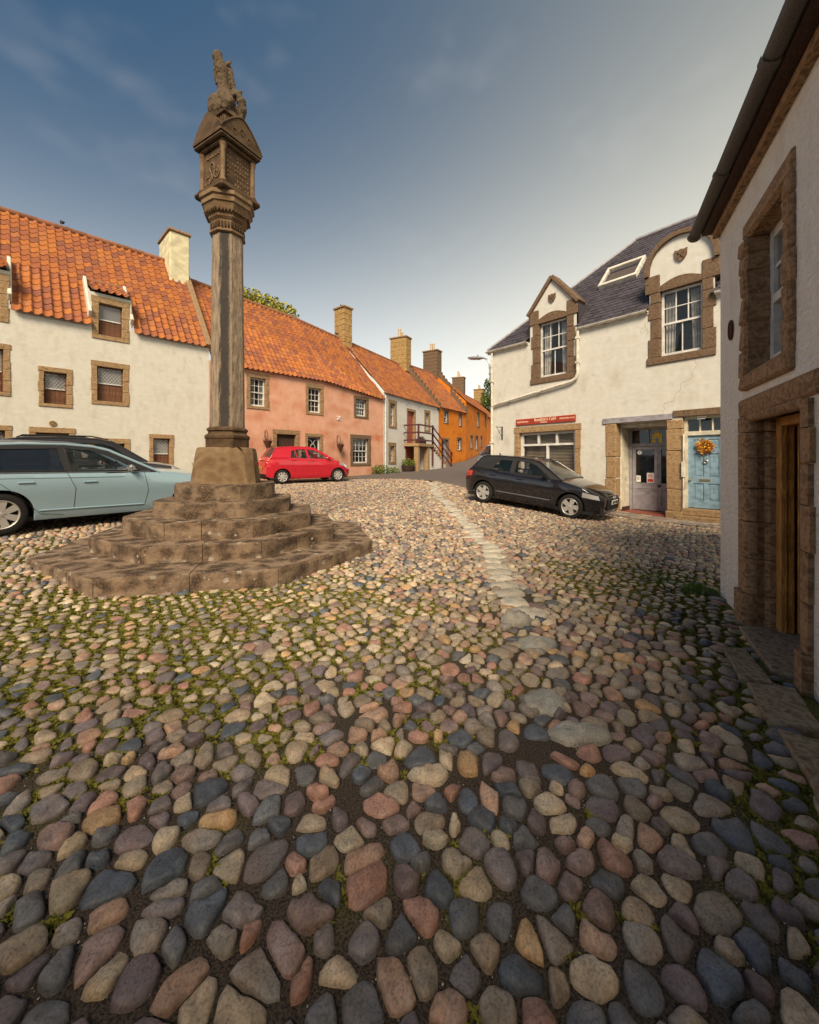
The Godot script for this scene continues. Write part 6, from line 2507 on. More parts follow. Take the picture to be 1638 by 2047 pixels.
	var fl := MB.new()
	fl.bx(0.15, L - 0.2, C.sill - 0.01, C.sill + 0.06, -curve(C.plan, L / 2) * 0.9, curve(C.plan, L / 2) * 0.9)
	part(car, "underbody", fl, M.black_plastic)
	# seats, headrests, dashboard and steering wheel seen through the glass
	var bz: float = C.roof_w * 0.62
	for x in C.seats:
		for s in [-1.0, 1.0]:
			var st := MB.new()
			st.xf = Transform3D(Basis(Vector3.BACK, 0.2), Vector3(x, curve(C.belt, x) - 0.25, s * bz * 0.62))
			st.cbox(Vector3(0, 0.2, 0), Vector3(0.13, 0.5, 0.46), 0.05)
			st.cbox(Vector3(0.0, 0.53, 0), Vector3(0.1, 0.17, 0.26), 0.04)
			part(car, "seat", st, C.get("seat", M.seat_dark))
	var sw := MB.new()
	var ring := []
	var sx: float = C.seats[0] + 0.55
	for k in 17:
		var a := TAU * k / 16.0
		ring.append(Vector3(sx + 0.07 * sin(a), curve(C.belt, sx) + 0.0 + 0.17 * sin(a), bz * 0.62 + 0.18 * cos(a)))
	sw.tube(ring, 0.016, 6, false)
	part(car, "steering_wheel", sw, M.black_plastic)
	# mirrors, handles, shut lines, lamps
	for s in [1.0, -1.0]:
		var mx: float = C.mirror[0]
		var my: float = C.mirror[1]
		var mb := MB.new()
		mb.cbox(Vector3(mx, my, s * (side_w(C, mx, my) + 0.09)), Vector3(0.1, 0.13, 0.2), 0.045)
		mb.cbox(Vector3(mx, my - 0.05, s * side_w(C, mx, my)), Vector3(0.07, 0.03, 0.12), 0.01)
		part(car, "mirror", mb, C.get("mirror_paint", paint))
		for q in C.handles:
			var hd := MB.new()
			hd.cbox(Vector3(q[0], q[1], s * (side_w(C, q[0], q[1]) + 0.012)), Vector3(0.2, 0.03, 0.024), 0.01)
			part(car, "handle", hd, C.get("handle_paint", paint))
		for line in C.seams:
			var sm := MB.new()
			var pts := []
			for i in line.size() - 1:
				for k in 6:
					var t := k / 6.0
					var x: float = lerpf(line[i][0], line[i + 1][0], t)
					var y: float = lerpf(line[i][1], line[i + 1][1], t)
					pts.append(Vector3(end_x(C, x, y), y, s * (side_w(C, x, y) + 0.0005)))
			sm.tube(pts, 0.0038, 4)
			part(car, "shut_line", sm, M.black_plastic)
		for line in C.get("trims", []):
			var tm := MB.new()
			var pts := []
			for k in 17:
				var t := k / 16.0
				var x: float = lerpf(line[0][0], line[1][0], t)
				var y: float = lerpf(line[0][1], line[1][1], t)
				pts.append(Vector3(x, y, s * (side_w(C, x, y) + 0.004)))
			tm.tube(pts, line[2], 6)
			part(car, "trim_strip", tm, line[3])
		# lamps: patches lying on the skin
		for lamp in C.lamps:
			var lp := MB.new()
			var rows := []
			for i in 6:
				var row := []
				for k in 9:
					var t := k / 8.0
					var x: float = lerpf(lamp.x[0], lamp.x[1], t)
					var y: float = lerpf(lerpf(lamp.y[0], lamp.y[2], t), lerpf(lamp.y[1], lamp.y[3], t), i / 5.0)
					var wv := side_w(C, x, y) + 0.006
					row.append(Vector3(end_x(C, x, y) + (0.006 if x > L / 2 else -0.006), y, s * wv))
				rows.append(row)
			lp.grid(rows, s < 0)
			part(car, lamp.called, lp, lamp.m)
		# front and rear lamp faces on the ends
		for q in C.end_lamps:
			var lp := MB.new()
			lp.cbox(Vector3(q[0], q[1], s * q[2]), Vector3(q[3], q[4], q[5]), 0.015)
			part(car, q[6], lp, q[7])
	return car

func wheel(car: Node3D, at: Vector3, r: float, s: float, spokes: int, sw: float) -> void:
	var w := sub(car, "wheel", at)
	w.rotation = Vector3(PI / 2 * s, 0, 0)
	# local y is now the axle, pointing outwards
	var ty := MB.new()
	ty.lathe([Vector2(r * 0.66, -0.1), Vector2(r * 0.9, -0.1), Vector2(r * 0.985, -0.075), Vector2(r, -0.04), Vector2(r, 0.04), Vector2(r * 0.985, 0.075), Vector2(r * 0.9, 0.1), Vector2(r * 0.7, 0.098), Vector2(r * 0.66, 0.085)], 32)
	part(w, "tyre", ty, M.rubber)
	var rm := MB.new()
	rm.lathe([Vector2(r * 0.67, 0.088), Vector2(r * 0.685, 0.1), Vector2(r * 0.64, 0.095), Vector2(r * 0.6, 0.03), Vector2(r * 0.6, -0.06)], 32)
	rm.lathe([Vector2(r * 0.18, 0.03), Vector2(r * 0.18, 0.075), Vector2(r * 0.14, 0.088), Vector2(0, 0.09)], 20)
	for k in spokes:
		var a := TAU * k / spokes + 0.3
		rm.xf = Transform3D(Basis(Vector3.UP, a), Vector3.ZERO)
		var p := PackedVector2Array([Vector2(-sw * 0.75, r * 0.12), Vector2(sw * 0.75, r * 0.12), Vector2(sw, r * 0.64), Vector2(-sw, r * 0.64)])
		var m2 := Transform3D(Basis(Vector3.UP, a) * Basis(Vector3.RIGHT, PI / 2), Vector3.ZERO)
		rm.xf = m2
		rm.prism(p, -0.088, -0.05)
	part(w, "rim", rm, M.alloy)
	var bk := MB.new()
	bk.lathe([Vector2(r * 0.62, 0.0), Vector2(0, 0.0)], 24)
	part(w, "brake_disc", bk, M.black_plastic)

func place_car(car: Node3D, rx: float, rd: float, fx: float, fd: float, C: Dictionary) -> void:
	# rear and front axle given in plan on the visible side; the car stands on the ground under its wheels
	var u := Vector2(fx - rx, fd - rd).normalized()
	var side := Vector2(u.y, -u.x)
	var hw := curve(C.plan, C.rear_x) * 0.9
	var m := Vector2(rx, rd) - side * hw
	var f: Vector2 = m + u * (C.front_x - C.rear_x)
	var pr := ground_at(m.x, m.y, 0.03)
	var pf := ground_at(f.x, f.y, 0.03)
	var lat := ground_at(m.x + side.x * 0.6, m.y + side.y * 0.6) - ground_at(m.x - side.x * 0.6, m.y - side.y * 0.6)
	var X := (pf - pr).normalized()
	var Y := lat.normalized().cross(X) * -1.0
	if Y.y < 0:
		Y = -Y
	Y = Y.normalized()
	var Z := X.cross(Y).normalized()
	Y = Z.cross(X)
	var B := Basis(X, Y, Z)
	car.transform = Transform3D(B, pr - B * Vector3(C.rear_x, 0, 0))

func plate(car: Node3D, at: Vector3, facing: float, s: String, m: Material, w := 0.5) -> void:
	var p := sub(car, "number_plate", at)
	p.rotation = Vector3(0, facing, 0)
	var b := MB.new()
	b.cbox(Vector3.ZERO, Vector3(w, 0.11, 0.012), 0.004)
	part(p, "panel", b, m)
	text(p, s, Vector3(0, 0, 0.009), 0.075, M.ink, false, 0.003, w * 0.86)

func poly(a: Array) -> PackedVector2Array:
	var p := PackedVector2Array()
	for q in a:
		p.append(Vector2(q[0], q[1]))
	return p

func build_cars() -> void:
	# black hatchback facing down the slope
	var A := {"L": 4.03, "sill": 0.19, "wheel_r": 0.315, "rear_x": 0.72, "front_x": 3.28, "paint": M.paint_black, "cabin_paint": M.black_plastic, "nose_y": 0.5, "tail_y": 0.65, "roof_y": 1.42, "roof_w": 0.56, "spokes": 5, "spoke_w": 0.062,
		"plan": [[0.0, 0.7], [0.25, 0.82], [0.7, 0.865], [2.0, 0.87], [3.2, 0.865], [3.7, 0.8], [4.03, 0.62]],
		"belt": [[0.0, 0.86], [0.3, 0.98], [1.0, 0.985], [2.0, 0.95], [2.9, 0.93], [3.5, 0.83], [3.9, 0.7], [4.03, 0.64]],
		"deck": [[0.0, 0.87], [0.3, 1.0], [2.5, 1.0], [3.0, 0.99], [3.5, 0.89], [3.9, 0.75], [4.03, 0.66]],
		"cabin": poly([[0.12, 0.9], [0.3, 1.06], [0.5, 1.34], [0.62, 1.385], [1.0, 1.41], [1.6, 1.42], [2.1, 1.39], [2.3, 1.35], [3.0, 0.95]]), "rear_i": 1, "tailgate_i": 0, "roof_i": [2, 7], "screen_i": 8,
		"windows": [poly([[0.95, 1.02], [1.53, 1.0], [1.5, 1.32], [1.15, 1.31], [1.0, 1.2]]), poly([[1.66, 1.0], [2.68, 0.98], [2.25, 1.25], [2.0, 1.32], [1.64, 1.33]])],
		"seats": [2.0, 1.05], "mirror": [2.58, 1.03], "handles": [[1.0, 0.86], [1.85, 0.84]],
		"seams": [[[0.95, 1.0], [0.98, 0.75], [1.15, 0.5], [1.2, 0.24]], [[1.6, 0.97], [1.62, 0.5], [1.6, 0.24]], [[2.72, 0.95], [2.76, 0.6], [2.7, 0.24]]],
		"trims": [[[1.15, 0.42], [2.75, 0.4], 0.012, M.steel]],
		"lamps": [{"called": "headlight", "x": [3.55, 3.93], "y": [0.6, 0.72, 0.56, 0.66], "m": M.lamp_clear}, {"called": "tail_light", "x": [0.04, 0.3], "y": [0.72, 0.9, 0.78, 0.92], "m": M.lamp_red}],
		"end_lamps": [[3.97, 0.28, 0.52, 0.06, 0.2, 0.3, "fog_grille", M.black_plastic]]}
	var a := build_car("black_hatchback", "glossy black hatchback parked on the slope outside the cafe window", A)
	place_car(a, 2.2, 11.95, 3.98, 10.35, A)
	var gr := MB.new()
	gr.cbox(Vector3(4.06, 0.45, 0), Vector3(0.05, 0.3, 0.9), 0.02)
	for k in 5:
		gr.box(Vector3(4.09, 0.34 + k * 0.05, 0), Vector3(0.012, 0.012, 0.84))
	part(a, "grille", gr, M.black_plastic)
	var bdg := MB.new()
	for k in 4:
		var ring := []
		for i in 17:
			var t := TAU * i / 16.0
			ring.append(Vector3(4.085, 0.615 + 0.036 * sin(t), (k - 1.5) * 0.05 + 0.036 * cos(t)))
		bdg.tube(ring, 0.006, 5, false)
	part(a, "badge", bdg, M.chrome)
	plate(a, Vector3(4.1, 0.5, 0), PI / 2, "MA70 UBM", M.plate_white)
	var an := MB.new()
	an.tube([Vector3(0.75, 1.43, 0), Vector3(0.68, 1.49, 0)], [0.02, 0.006], 6)
	part(a, "aerial", an, M.black_plastic)
	# silver-blue estate beside the cross
	var E := {"L": 4.93, "sill": 0.2, "wheel_r": 0.335, "rear_x": 1.13, "front_x": 3.97, "paint": M.paint_blue, "cabin_paint": M.black_plastic, "nose_y": 0.5, "tail_y": 0.65, "roof_y": 1.455, "roof_w": 0.58, "spokes": 7, "spoke_w": 0.05,
		"plan": [[0.0, 0.72], [0.3, 0.86], [0.9, 0.92], [2.5, 0.925], [3.9, 0.92], [4.5, 0.82], [4.93, 0.6]],
		"belt": [[0.0, 0.9], [0.4, 0.985], [1.5, 0.975], [3.0, 0.95], [3.6, 0.92], [4.2, 0.83], [4.75, 0.7], [4.93, 0.62]],
		"deck": [[0.0, 0.92], [0.4, 1.0], [3.0, 1.0], [3.35, 1.0], [4.2, 0.91], [4.75, 0.76], [4.93, 0.64]],
		"cabin": poly([[0.1, 0.93], [0.22, 1.05], [0.62, 1.36], [0.8, 1.41], [1.4, 1.45], [1.95, 1.455], [2.35, 1.42], [2.58, 1.36], [3.36, 0.95]]), "rear_i": 1, "tailgate_i": 0, "roof_i": [2, 7], "screen_i": 8,
		"windows": [poly([[0.5, 1.04], [1.06, 1.02], [1.03, 1.34], [0.8, 1.32]]), poly([[1.13, 1.02], [1.92, 1.0], [1.84, 1.385], [1.12, 1.36]]), poly([[2.02, 1.0], [3.02, 0.99], [2.9, 1.08], [2.5, 1.29], [2.28, 1.36], [1.94, 1.385]])], "dark": [0, 1],
		"seats": [2.2, 1.35], "seat": M.seat_pale, "mirror": [2.86, 1.04], "mirror_paint": M.steel, "handles": [[1.42, 0.83], [2.25, 0.81]],
		"seams": [[[1.08, 1.0], [1.1, 0.85], [1.35, 0.6], [1.6, 0.3], [1.95, 0.26]], [[1.94, 0.98], [2.05, 0.7], [2.02, 0.26]], [[3.1, 0.95], [3.16, 0.6], [3.1, 0.3]], [[1.1, 0.9], [3.1, 0.87]]],
		"trims": [[[0.5, 0.995], [3.2, 0.965], 0.008, M.chrome], [[1.58, 0.36], [3.08, 0.34], 0.014, M.paint_blue]],
		"lamps": [{"called": "headlight", "x": [4.45, 4.85], "y": [0.58, 0.72, 0.52, 0.62], "m": M.lamp_clear}, {"called": "tail_light", "x": [0.04, 0.4], "y": [0.72, 0.88, 0.76, 0.9], "m": M.lamp_red}], "end_lamps": []}
	var e := build_car("blue_estate", "silver blue estate car with roof rails parked beside stepped cross", E)
	place_car(e, -6.45, 6.3, -4.69, 8.5, E)
	for s in [1.0, -1.0]:
		var rr := MB.new()
		rr.tube([Vector3(0.75, 1.4, s * 0.6), Vector3(0.85, 1.47, s * 0.58), Vector3(1.4, 1.5, s * 0.57), Vector3(2.0, 1.49, s * 0.57), Vector3(2.35, 1.43, s * 0.58)], 0.016, 6)
		part(e, "luggage_rail", rr, M.steel)
	var dr := MB.new()
	dr.cbox(Vector3(2.6, 1.12, 0.2), Vector3(0.03, 0.08, 0.04), 0.01)
	part(e, "red_tag", dr, M.paper_red)
	# small red hatchback in front of the pink house
	var Rr := {"L": 3.75, "sill": 0.2, "wheel_r": 0.29, "rear_x": 0.62, "front_x": 3.08, "paint": M.paint_red, "nose_y": 0.5, "tail_y": 0.6, "roof_y": 1.53, "roof_w": 0.54, "spokes": 8, "spoke_w": 0.036,
		"plan": [[0.0, 0.7], [0.25, 0.81], [0.7, 0.845], [2.0, 0.85], [3.1, 0.835], [3.5, 0.75], [3.75, 0.55]],
		"belt": [[0.0, 0.92], [0.3, 1.02], [1.0, 1.03], [2.0, 0.985], [2.8, 0.96], [3.2, 0.88], [3.6, 0.74], [3.75, 0.66]],
		"deck": [[0.0, 0.93], [0.3, 1.05], [2.3, 1.05], [2.85, 1.03], [3.2, 0.95], [3.6, 0.8], [3.75, 0.69]],
		"cabin": poly([[0.05, 0.93], [0.18, 1.08], [0.42, 1.46], [0.7, 1.51], [1.2, 1.53], [1.8, 1.52], [2.1, 1.46], [2.9, 0.99]]), "rear_i": 1, "tailgate_i": 0, "roof_i": [2, 6], "screen_i": 7,
		"windows": [poly([[0.98, 1.08], [1.22, 1.07], [1.15, 1.4], [1.03, 1.34]]), poly([[1.27, 1.07], [1.68, 1.05], [1.62, 1.43], [1.22, 1.41]]), poly([[1.8, 1.05], [2.62, 1.02], [2.4, 1.18], [2.1, 1.36], [1.72, 1.43]])],
		"seats": [1.95, 1.05], "seat": M.seat_pale, "mirror": [2.6, 1.07], "handles": [[1.1, 0.97], [1.9, 0.94]],
		"seams": [[[1.0, 1.03], [1.05, 0.75], [1.2, 0.3]], [[1.72, 1.0], [1.75, 0.6], [1.72, 0.26]], [[2.7, 0.97], [2.72, 0.6], [2.65, 0.26]]],
		"lamps": [{"called": "headlight", "x": [3.15, 3.6], "y": [0.74, 0.9, 0.62, 0.72], "m": M.lamp_clear}, {"called": "tail_light", "x": [0.03, 0.28], "y": [0.82, 1.0, 0.9, 1.02], "m": M.lamp_red}],
		"end_lamps": [[-0.02, 0.8, 0.55, 0.06, 0.16, 0.16, "tail_lamp", M.lamp_red], [0.0, 0.3, 0.0, 0.12, 0.2, 1.2, "bumper_insert", M.black_plastic]]}
	var r := build_car("red_hatchback", "small bright red hatchback parked against the salmon pink house", Rr)
	place_car(r, -5.25, 16.5, -3.2, 17.9, Rr)
	plate(r, Vector3(-0.075, 0.62, 0), -PI / 2, "LT06 ZW", M.plate_yellow)
	# dark car behind the estate, and a big grey car up the lane
	var D := {"L": 4.2, "sill": 0.24, "wheel_r": 0.33, "rear_x": 0.75, "front_x": 3.35, "paint": M.paint_dark, "nose_y": 0.55, "tail_y": 0.7, "roof_y": 1.6, "roof_w": 0.6, "spokes": 6, "spoke_w": 0.05,
		"plan": [[0.0, 0.74], [0.25, 0.86], [0.8, 0.9], [2.1, 0.9], [3.4, 0.89], [3.9, 0.8], [4.2, 0.6]],
		"belt": [[0.0, 0.98], [0.3, 1.06], [1.0, 1.06], [2.2, 1.03], [3.0, 1.0], [3.6, 0.92], [4.1, 0.78], [4.2, 0.72]],
		"deck": [[0.0, 1.0], [0.3, 1.1], [2.5, 1.09], [3.0, 1.07], [3.6, 0.99], [4.1, 0.82], [4.2, 0.74]],
		"cabin": poly([[0.05, 1.0], [0.2, 1.15], [0.42, 1.52], [0.7, 1.57], [1.3, 1.6], [2.0, 1.59], [2.35, 1.52], [3.05, 1.04]]), "rear_i": 1, "tailgate_i": 0, "roof_i": [2, 6], "screen_i": 7,
		"windows": [poly([[0.85, 1.12], [1.6, 1.11], [1.55, 1.48], [1.05, 1.47]]), poly([[1.72, 1.11], [2.75, 1.08], [2.35, 1.4], [2.1, 1.48], [1.66, 1.49]])],
		"seats": [2.1, 1.15], "mirror": [2.7, 1.13], "handles": [[1.1, 1.0], [2.0, 0.97]],
		"seams": [[[1.65, 1.05], [1.68, 0.6], [1.65, 0.3]], [[2.8, 1.02], [2.83, 0.6], [2.75, 0.3]]],
		"lamps": [{"called": "headlight", "x": [3.6, 4.1], "y": [0.76, 0.92, 0.7, 0.8], "m": M.lamp_clear}, {"called": "tail_light", "x": [0.03, 0.3], "y": [0.85, 1.08, 0.95, 1.1], "m": M.lamp_red}], "end_lamps": []}
	var k := build_car("dark_crossover", "black crossover half hidden behind the silver blue estate car", D)
	place_car(k, -8.5, 8.86, -6.69, 10.7, D)
	for s in [1.0, -1.0]:
		var rr := MB.new()
		rr.tube([Vector3(0.6, 1.58, s * 0.6), Vector3(0.7, 1.64, s * 0.6), Vector3(1.9, 1.66, s * 0.6), Vector3(2.25, 1.59, s * 0.6)], 0.018, 6)
		part(k, "luggage_rail", rr, M.black_plastic)
	var D2 := D.duplicate()
	D2.paint = M.paint_grey
	D2.end_lamps = [[4.18, 0.8, 0.5, 0.08, 0.12, 0.24, "headlamp", M.lamp_clear], [4.2, 0.4, 0.55, 0.06, 0.2, 0.2, "fog_recess", M.black_plastic]]
	var g := build_car("grey_crossover", "grey crossover with big chrome framed grille parked up the lane", D2)
	place_car(g, 4.98, 25.0, 3.85, 22.4, D2)
	var gg := MB.new()
	gg.cbox(Vector3(4.26, 0.62, 0), Vector3(0.04, 0.5, 0.9), 0.02)
	part(g, "grille", gg, M.black_plastic)
	var gf := MB.new()
	var oc := []
	for q in [[-0.45, 0.5], [-0.5, 0.75], [-0.35, 0.88], [0.35, 0.88], [0.5, 0.75], [0.45, 0.5], [0.3, 0.38], [-0.3, 0.38], [-0.45, 0.5]]:
		oc.append(Vector3(4.29, q[1], q[0]))
	gf.tube(oc, 0.02, 6, false)
	for i in 7:
		gf.box(Vector3(4.285, 0.45 + i * 0.06, 0), Vector3(0.01, 0.01, 0.8))
	part(g, "grille_frame", gf, M.chrome)
const SUN_AZ := 186.0
const SUN_EL := 41.0

func sun_dir() -> Vector3:
	var a := deg_to_rad(SUN_AZ)
	var e := deg_to_rad(SUN_EL)
	return Vector3(sin(a) * cos(e), sin(e), -cos(a) * cos(e))

func make_sky() -> Image:
	var w := 768
	var h := 384
	var im := Image.create(w, h, false, Image.FORMAT_RGBF)
	var s := sun_dir()
	var f := FastNoiseLite.new()
	f.seed = 8
	f.frequency = 1.6
	f.fractal_octaves = 5
	for j in h:
		var el := (0.5 - (j + 0.5) / h) * PI
		for i in w:
			var az := (i + 0.5) / w * TAU
			var d := Vector3(sin(az) * cos(el), sin(el), -cos(az) * cos(el))
			var up := maxf(d.y, 0.0)
			# deep blue above, pale warm haze below, thin bright veil towards the right
			var side := smoothstep(-0.9, 1.0, d.x)
			var haze := exp(-pow(up / lerpf(0.32, 0.52, side), 1.9))
			var c := Color(0.018, 0.085, 0.19).lerp(Color(0.2, 0.215, 0.205), side * side)
			c += Color(1.05, 1.07, 0.98).lerp(Color(1.3, 1.19, 0.93), side) * haze
			var n := f.get_noise_3d(d.x * 1.6, d.y * 4.0, d.z * 1.6) * 0.7 + f.get_noise_3d(d.x * 5.0 + 9.0, d.y * 12.0, d.z * 5.0) * 0.4
			c = c.lerp(Color(0.75, 0.73, 0.7), clampf(n * 1.3 - 0.2, 0.0, 1.0) * 0.2)
			if d.y < 0:
				c = Color(0.3, 0.27, 0.22)
			c = Color(c.r / EXPOSURE, c.g / EXPOSURE, c.b / EXPOSURE)
			im.set_pixel(i, j, c)
	return im

func _ready() -> void:
	rng.seed = 20
	# camera: level, with the lens shifted down as in the photograph
	var cam := Camera3D.new()
	cam.name = "camera"
	add_child(cam)
	cam.position = Vector3(0, 1.5, 0)
	cam.near = 0.05
	cam.far = 3000.0
	cam.projection = Camera3D.PROJECTION_FRUSTUM
	cam.size = 0.05 * 2047.0 / 800.0
	cam.frustum_offset = Vector2(0, -0.05 * 103.5 / 800.0)
	cam.current = true
	# sky and light
	var env := Environment.new()
	env.background_mode = Environment.BG_SKY
	var sky := Sky.new()
	var pm := PanoramaSkyMaterial.new()
	pm.panorama = ImageTexture.create_from_image(make_sky())
	sky.sky_material = pm
	env.sky = sky
	env.background_energy_multiplier = 1.0
	env.tonemap_mode = Environment.TONE_MAPPER_LINEAR
	env.tonemap_exposure = EXPOSURE
	env.sdfgi_enabled = true
	env.ssao_enabled = true
	env.ssil_enabled = true
	var we := WorldEnvironment.new()
	we.name = "environment"
	we.environment = env
	add_child(we)
	var sun := DirectionalLight3D.new()
	sun.name = "sun"
	add_child(sun)
	sun.look_at_from_position(Vector3.ZERO, -sun_dir())
	sun.light_energy = 0.5
	sun.light_color = Color(1.0, 0.92, 0.8)
	sun.light_angular_distance = 24.0
	sun.shadow_enabled = true
	make_materials()
	make_heights()
	var root := build_ground()
	build_cobbles(root)
	build_road()
	make_tiles()
	make_slates()
	build_left_house()
	build_pink_house()
	build_stair_house()
	build_orange_houses()
	build_cafe()
	build_near_house()
	build_cross()
	build_cars()
	build_misc()
# ---------------------------------------------------------------- smaller things
func leaf_cloud(mb: MB, at: Vector3, rad: Vector3, n: int, size: float, base: Color, r: RandomNumberGenerator) -> void:
	for i in n:
		var d := Vector3(r.randfn(0, 1), r.randfn(0, 1), r.randfn(0, 1)).normalized() * pow(r.randf(), 0.4)
		var p := at + d * rad
		var s := size * r.randf_range(0.6, 1.4)
		var b := Basis(Vector3(r.randf_range(-1, 1), r.randf_range(-1, 1), r.randf_range(-1, 1)).normalized(), r.randf() * TAU)
		var g := r.randf_range(0.6, 1.4)
		mb.col = Color(base.r * g, base.g * g, base.b * g)
		var q := [p + b * Vector3(-s * 0.4, 0, 0), p + b * Vector3(0, -s * 0.06, s * 0.5), p + b * Vector3(s * 0.4, 0, 0), p + b * Vector3(0, 0, -s * 0.6)]
		mb.quad(q[0], q[1], q[2], q[3])

func tree(called: String, label: String, at: Vector3, hgt: float, clumps: Array, n: int, size: float, base: Color, seed_: int, group := "") -> void:
	var r := RandomNumberGenerator.new()
	r.seed = seed_
	var t := thing(called, label, "tree", Transform3D(Basis(), at), group)
	var tr := MB.new()
	tr.tube([Vector3.ZERO, Vector3(0.1, hgt * 0.35, 0), Vector3(0.0, hgt * 0.7, 0.1)], [0.24, 0.17, 0.07], 8)
	for c in clumps:
		tr.tube([Vector3(0.08, hgt * 0.4, 0), Vector3(c[0] * 0.6, c[1] * 0.85, c[2] * 0.6), Vector3(c[0], c[1], c[2])], [0.09, 0.05, 0.015], 6)
	part(t, "trunk", tr, M.bark)
	var cr := MB.new()
	for c in clumps:
		leaf_cloud(cr, Vector3(c[0], c[1], c[2]), Vector3(c[3], c[3] * 0.8, c[3]), n, size, base, r)
	part(t, "crown", cr, M.leaf)

func bush(called: String, label: String, at: Vector3, rad: Vector3, n: int, size: float, base: Color, seed_: int) -> void:
	var r := RandomNumberGenerator.new()
	r.seed = seed_
	var t := thing(called, label, "plant", Transform3D(Basis(), at))
	var st := MB.new()
	for i in 7:
		var a := r.randf() * TAU
		st.tube([Vector3.ZERO, Vector3(cos(a) * rad.x * 0.5, rad.y * 0.7, sin(a) * rad.z * 0.5)], [0.012, 0.004], 5)
	part(t, "stems", st, M.bark)
	var lf := MB.new()
	leaf_cloud(lf, Vector3(0, rad.y * 0.75, 0), rad, n, size, base, r)
	part(t, "leaves", lf, M.leaf)

func grass_tuft(called: String, label: String, at: Vector3, rad: float, hgt: float, n: int, seed_: int) -> void:
	var r := RandomNumberGenerator.new()
	r.seed = seed_
	var mb := MB.new()
	for i in n:
		var a := r.randf() * TAU
		var s := rad * sqrt(r.randf())
		var b := Vector3(cos(a) * s, 0, sin(a) * s)
		var lean := Vector3(r.randfn(0, 0.35), 1, r.randfn(0, 0.35)).normalized() * hgt * r.randf_range(0.4, 1.0) * (1.15 - s / rad * 0.7)
		var w := Vector3(cos(a + 1.5), 0, sin(a + 1.5)) * 0.0035
		var g := r.randf_range(0.6, 1.3)
		mb.col = Color(0.1 * g, 0.17 * g, 0.025 * g)
		mb.quad(b - w, b + w, b + lean * 0.6 + w * 0.7, b + lean * 0.6 - w * 0.7)
		mb.tri(b + lean * 0.6 - w * 0.7, b + lean * 0.6 + w * 0.7, b + lean * 1.05 + Vector3(lean.x, -0.1 * hgt, lean.z) * 0.4)
	var o := part(self, called, mb, M.leaf)
	o.position = at
	tag(o, label, "plant")

func bird(label: String, at: Vector3, turn: float) -> void:
	var t := thing("bird", label, "bird", Transform3D(Basis(Vector3.UP, turn), at), "birds on the roofs")
	var b := MB.new()
	nets(b, [[Vector3(-0.09, 0.1, 0), Vector3(0.06, 0.13, 0), 0.05, 0.06], [Vector3(0.07, 0.15, 0), Vector3(0.12, 0.21, 0), 0.04, 0.034], [Vector3(0.12, 0.21, 0), Vector3(0.13, 0.215, 0), 0.036, 0.03], [Vector3(-0.1, 0.1, 0), Vector3(-0.24, 0.06, 0), 0.035, 0.012], [Vector3(0.15, 0.21, 0), Vector3(0.185, 0.2, 0), 0.012, 0.004]], 0.03, 0.018)
	part(t, "body", b, M.bird)
	for s in [-1, 1]:
		var l := MB.new()
		l.tube([Vector3(0, 0.08, s * 0.025), Vector3(0.01, 0.0, s * 0.025)], 0.007, 5)
		part(t, "leg", l, M.clay_pot)

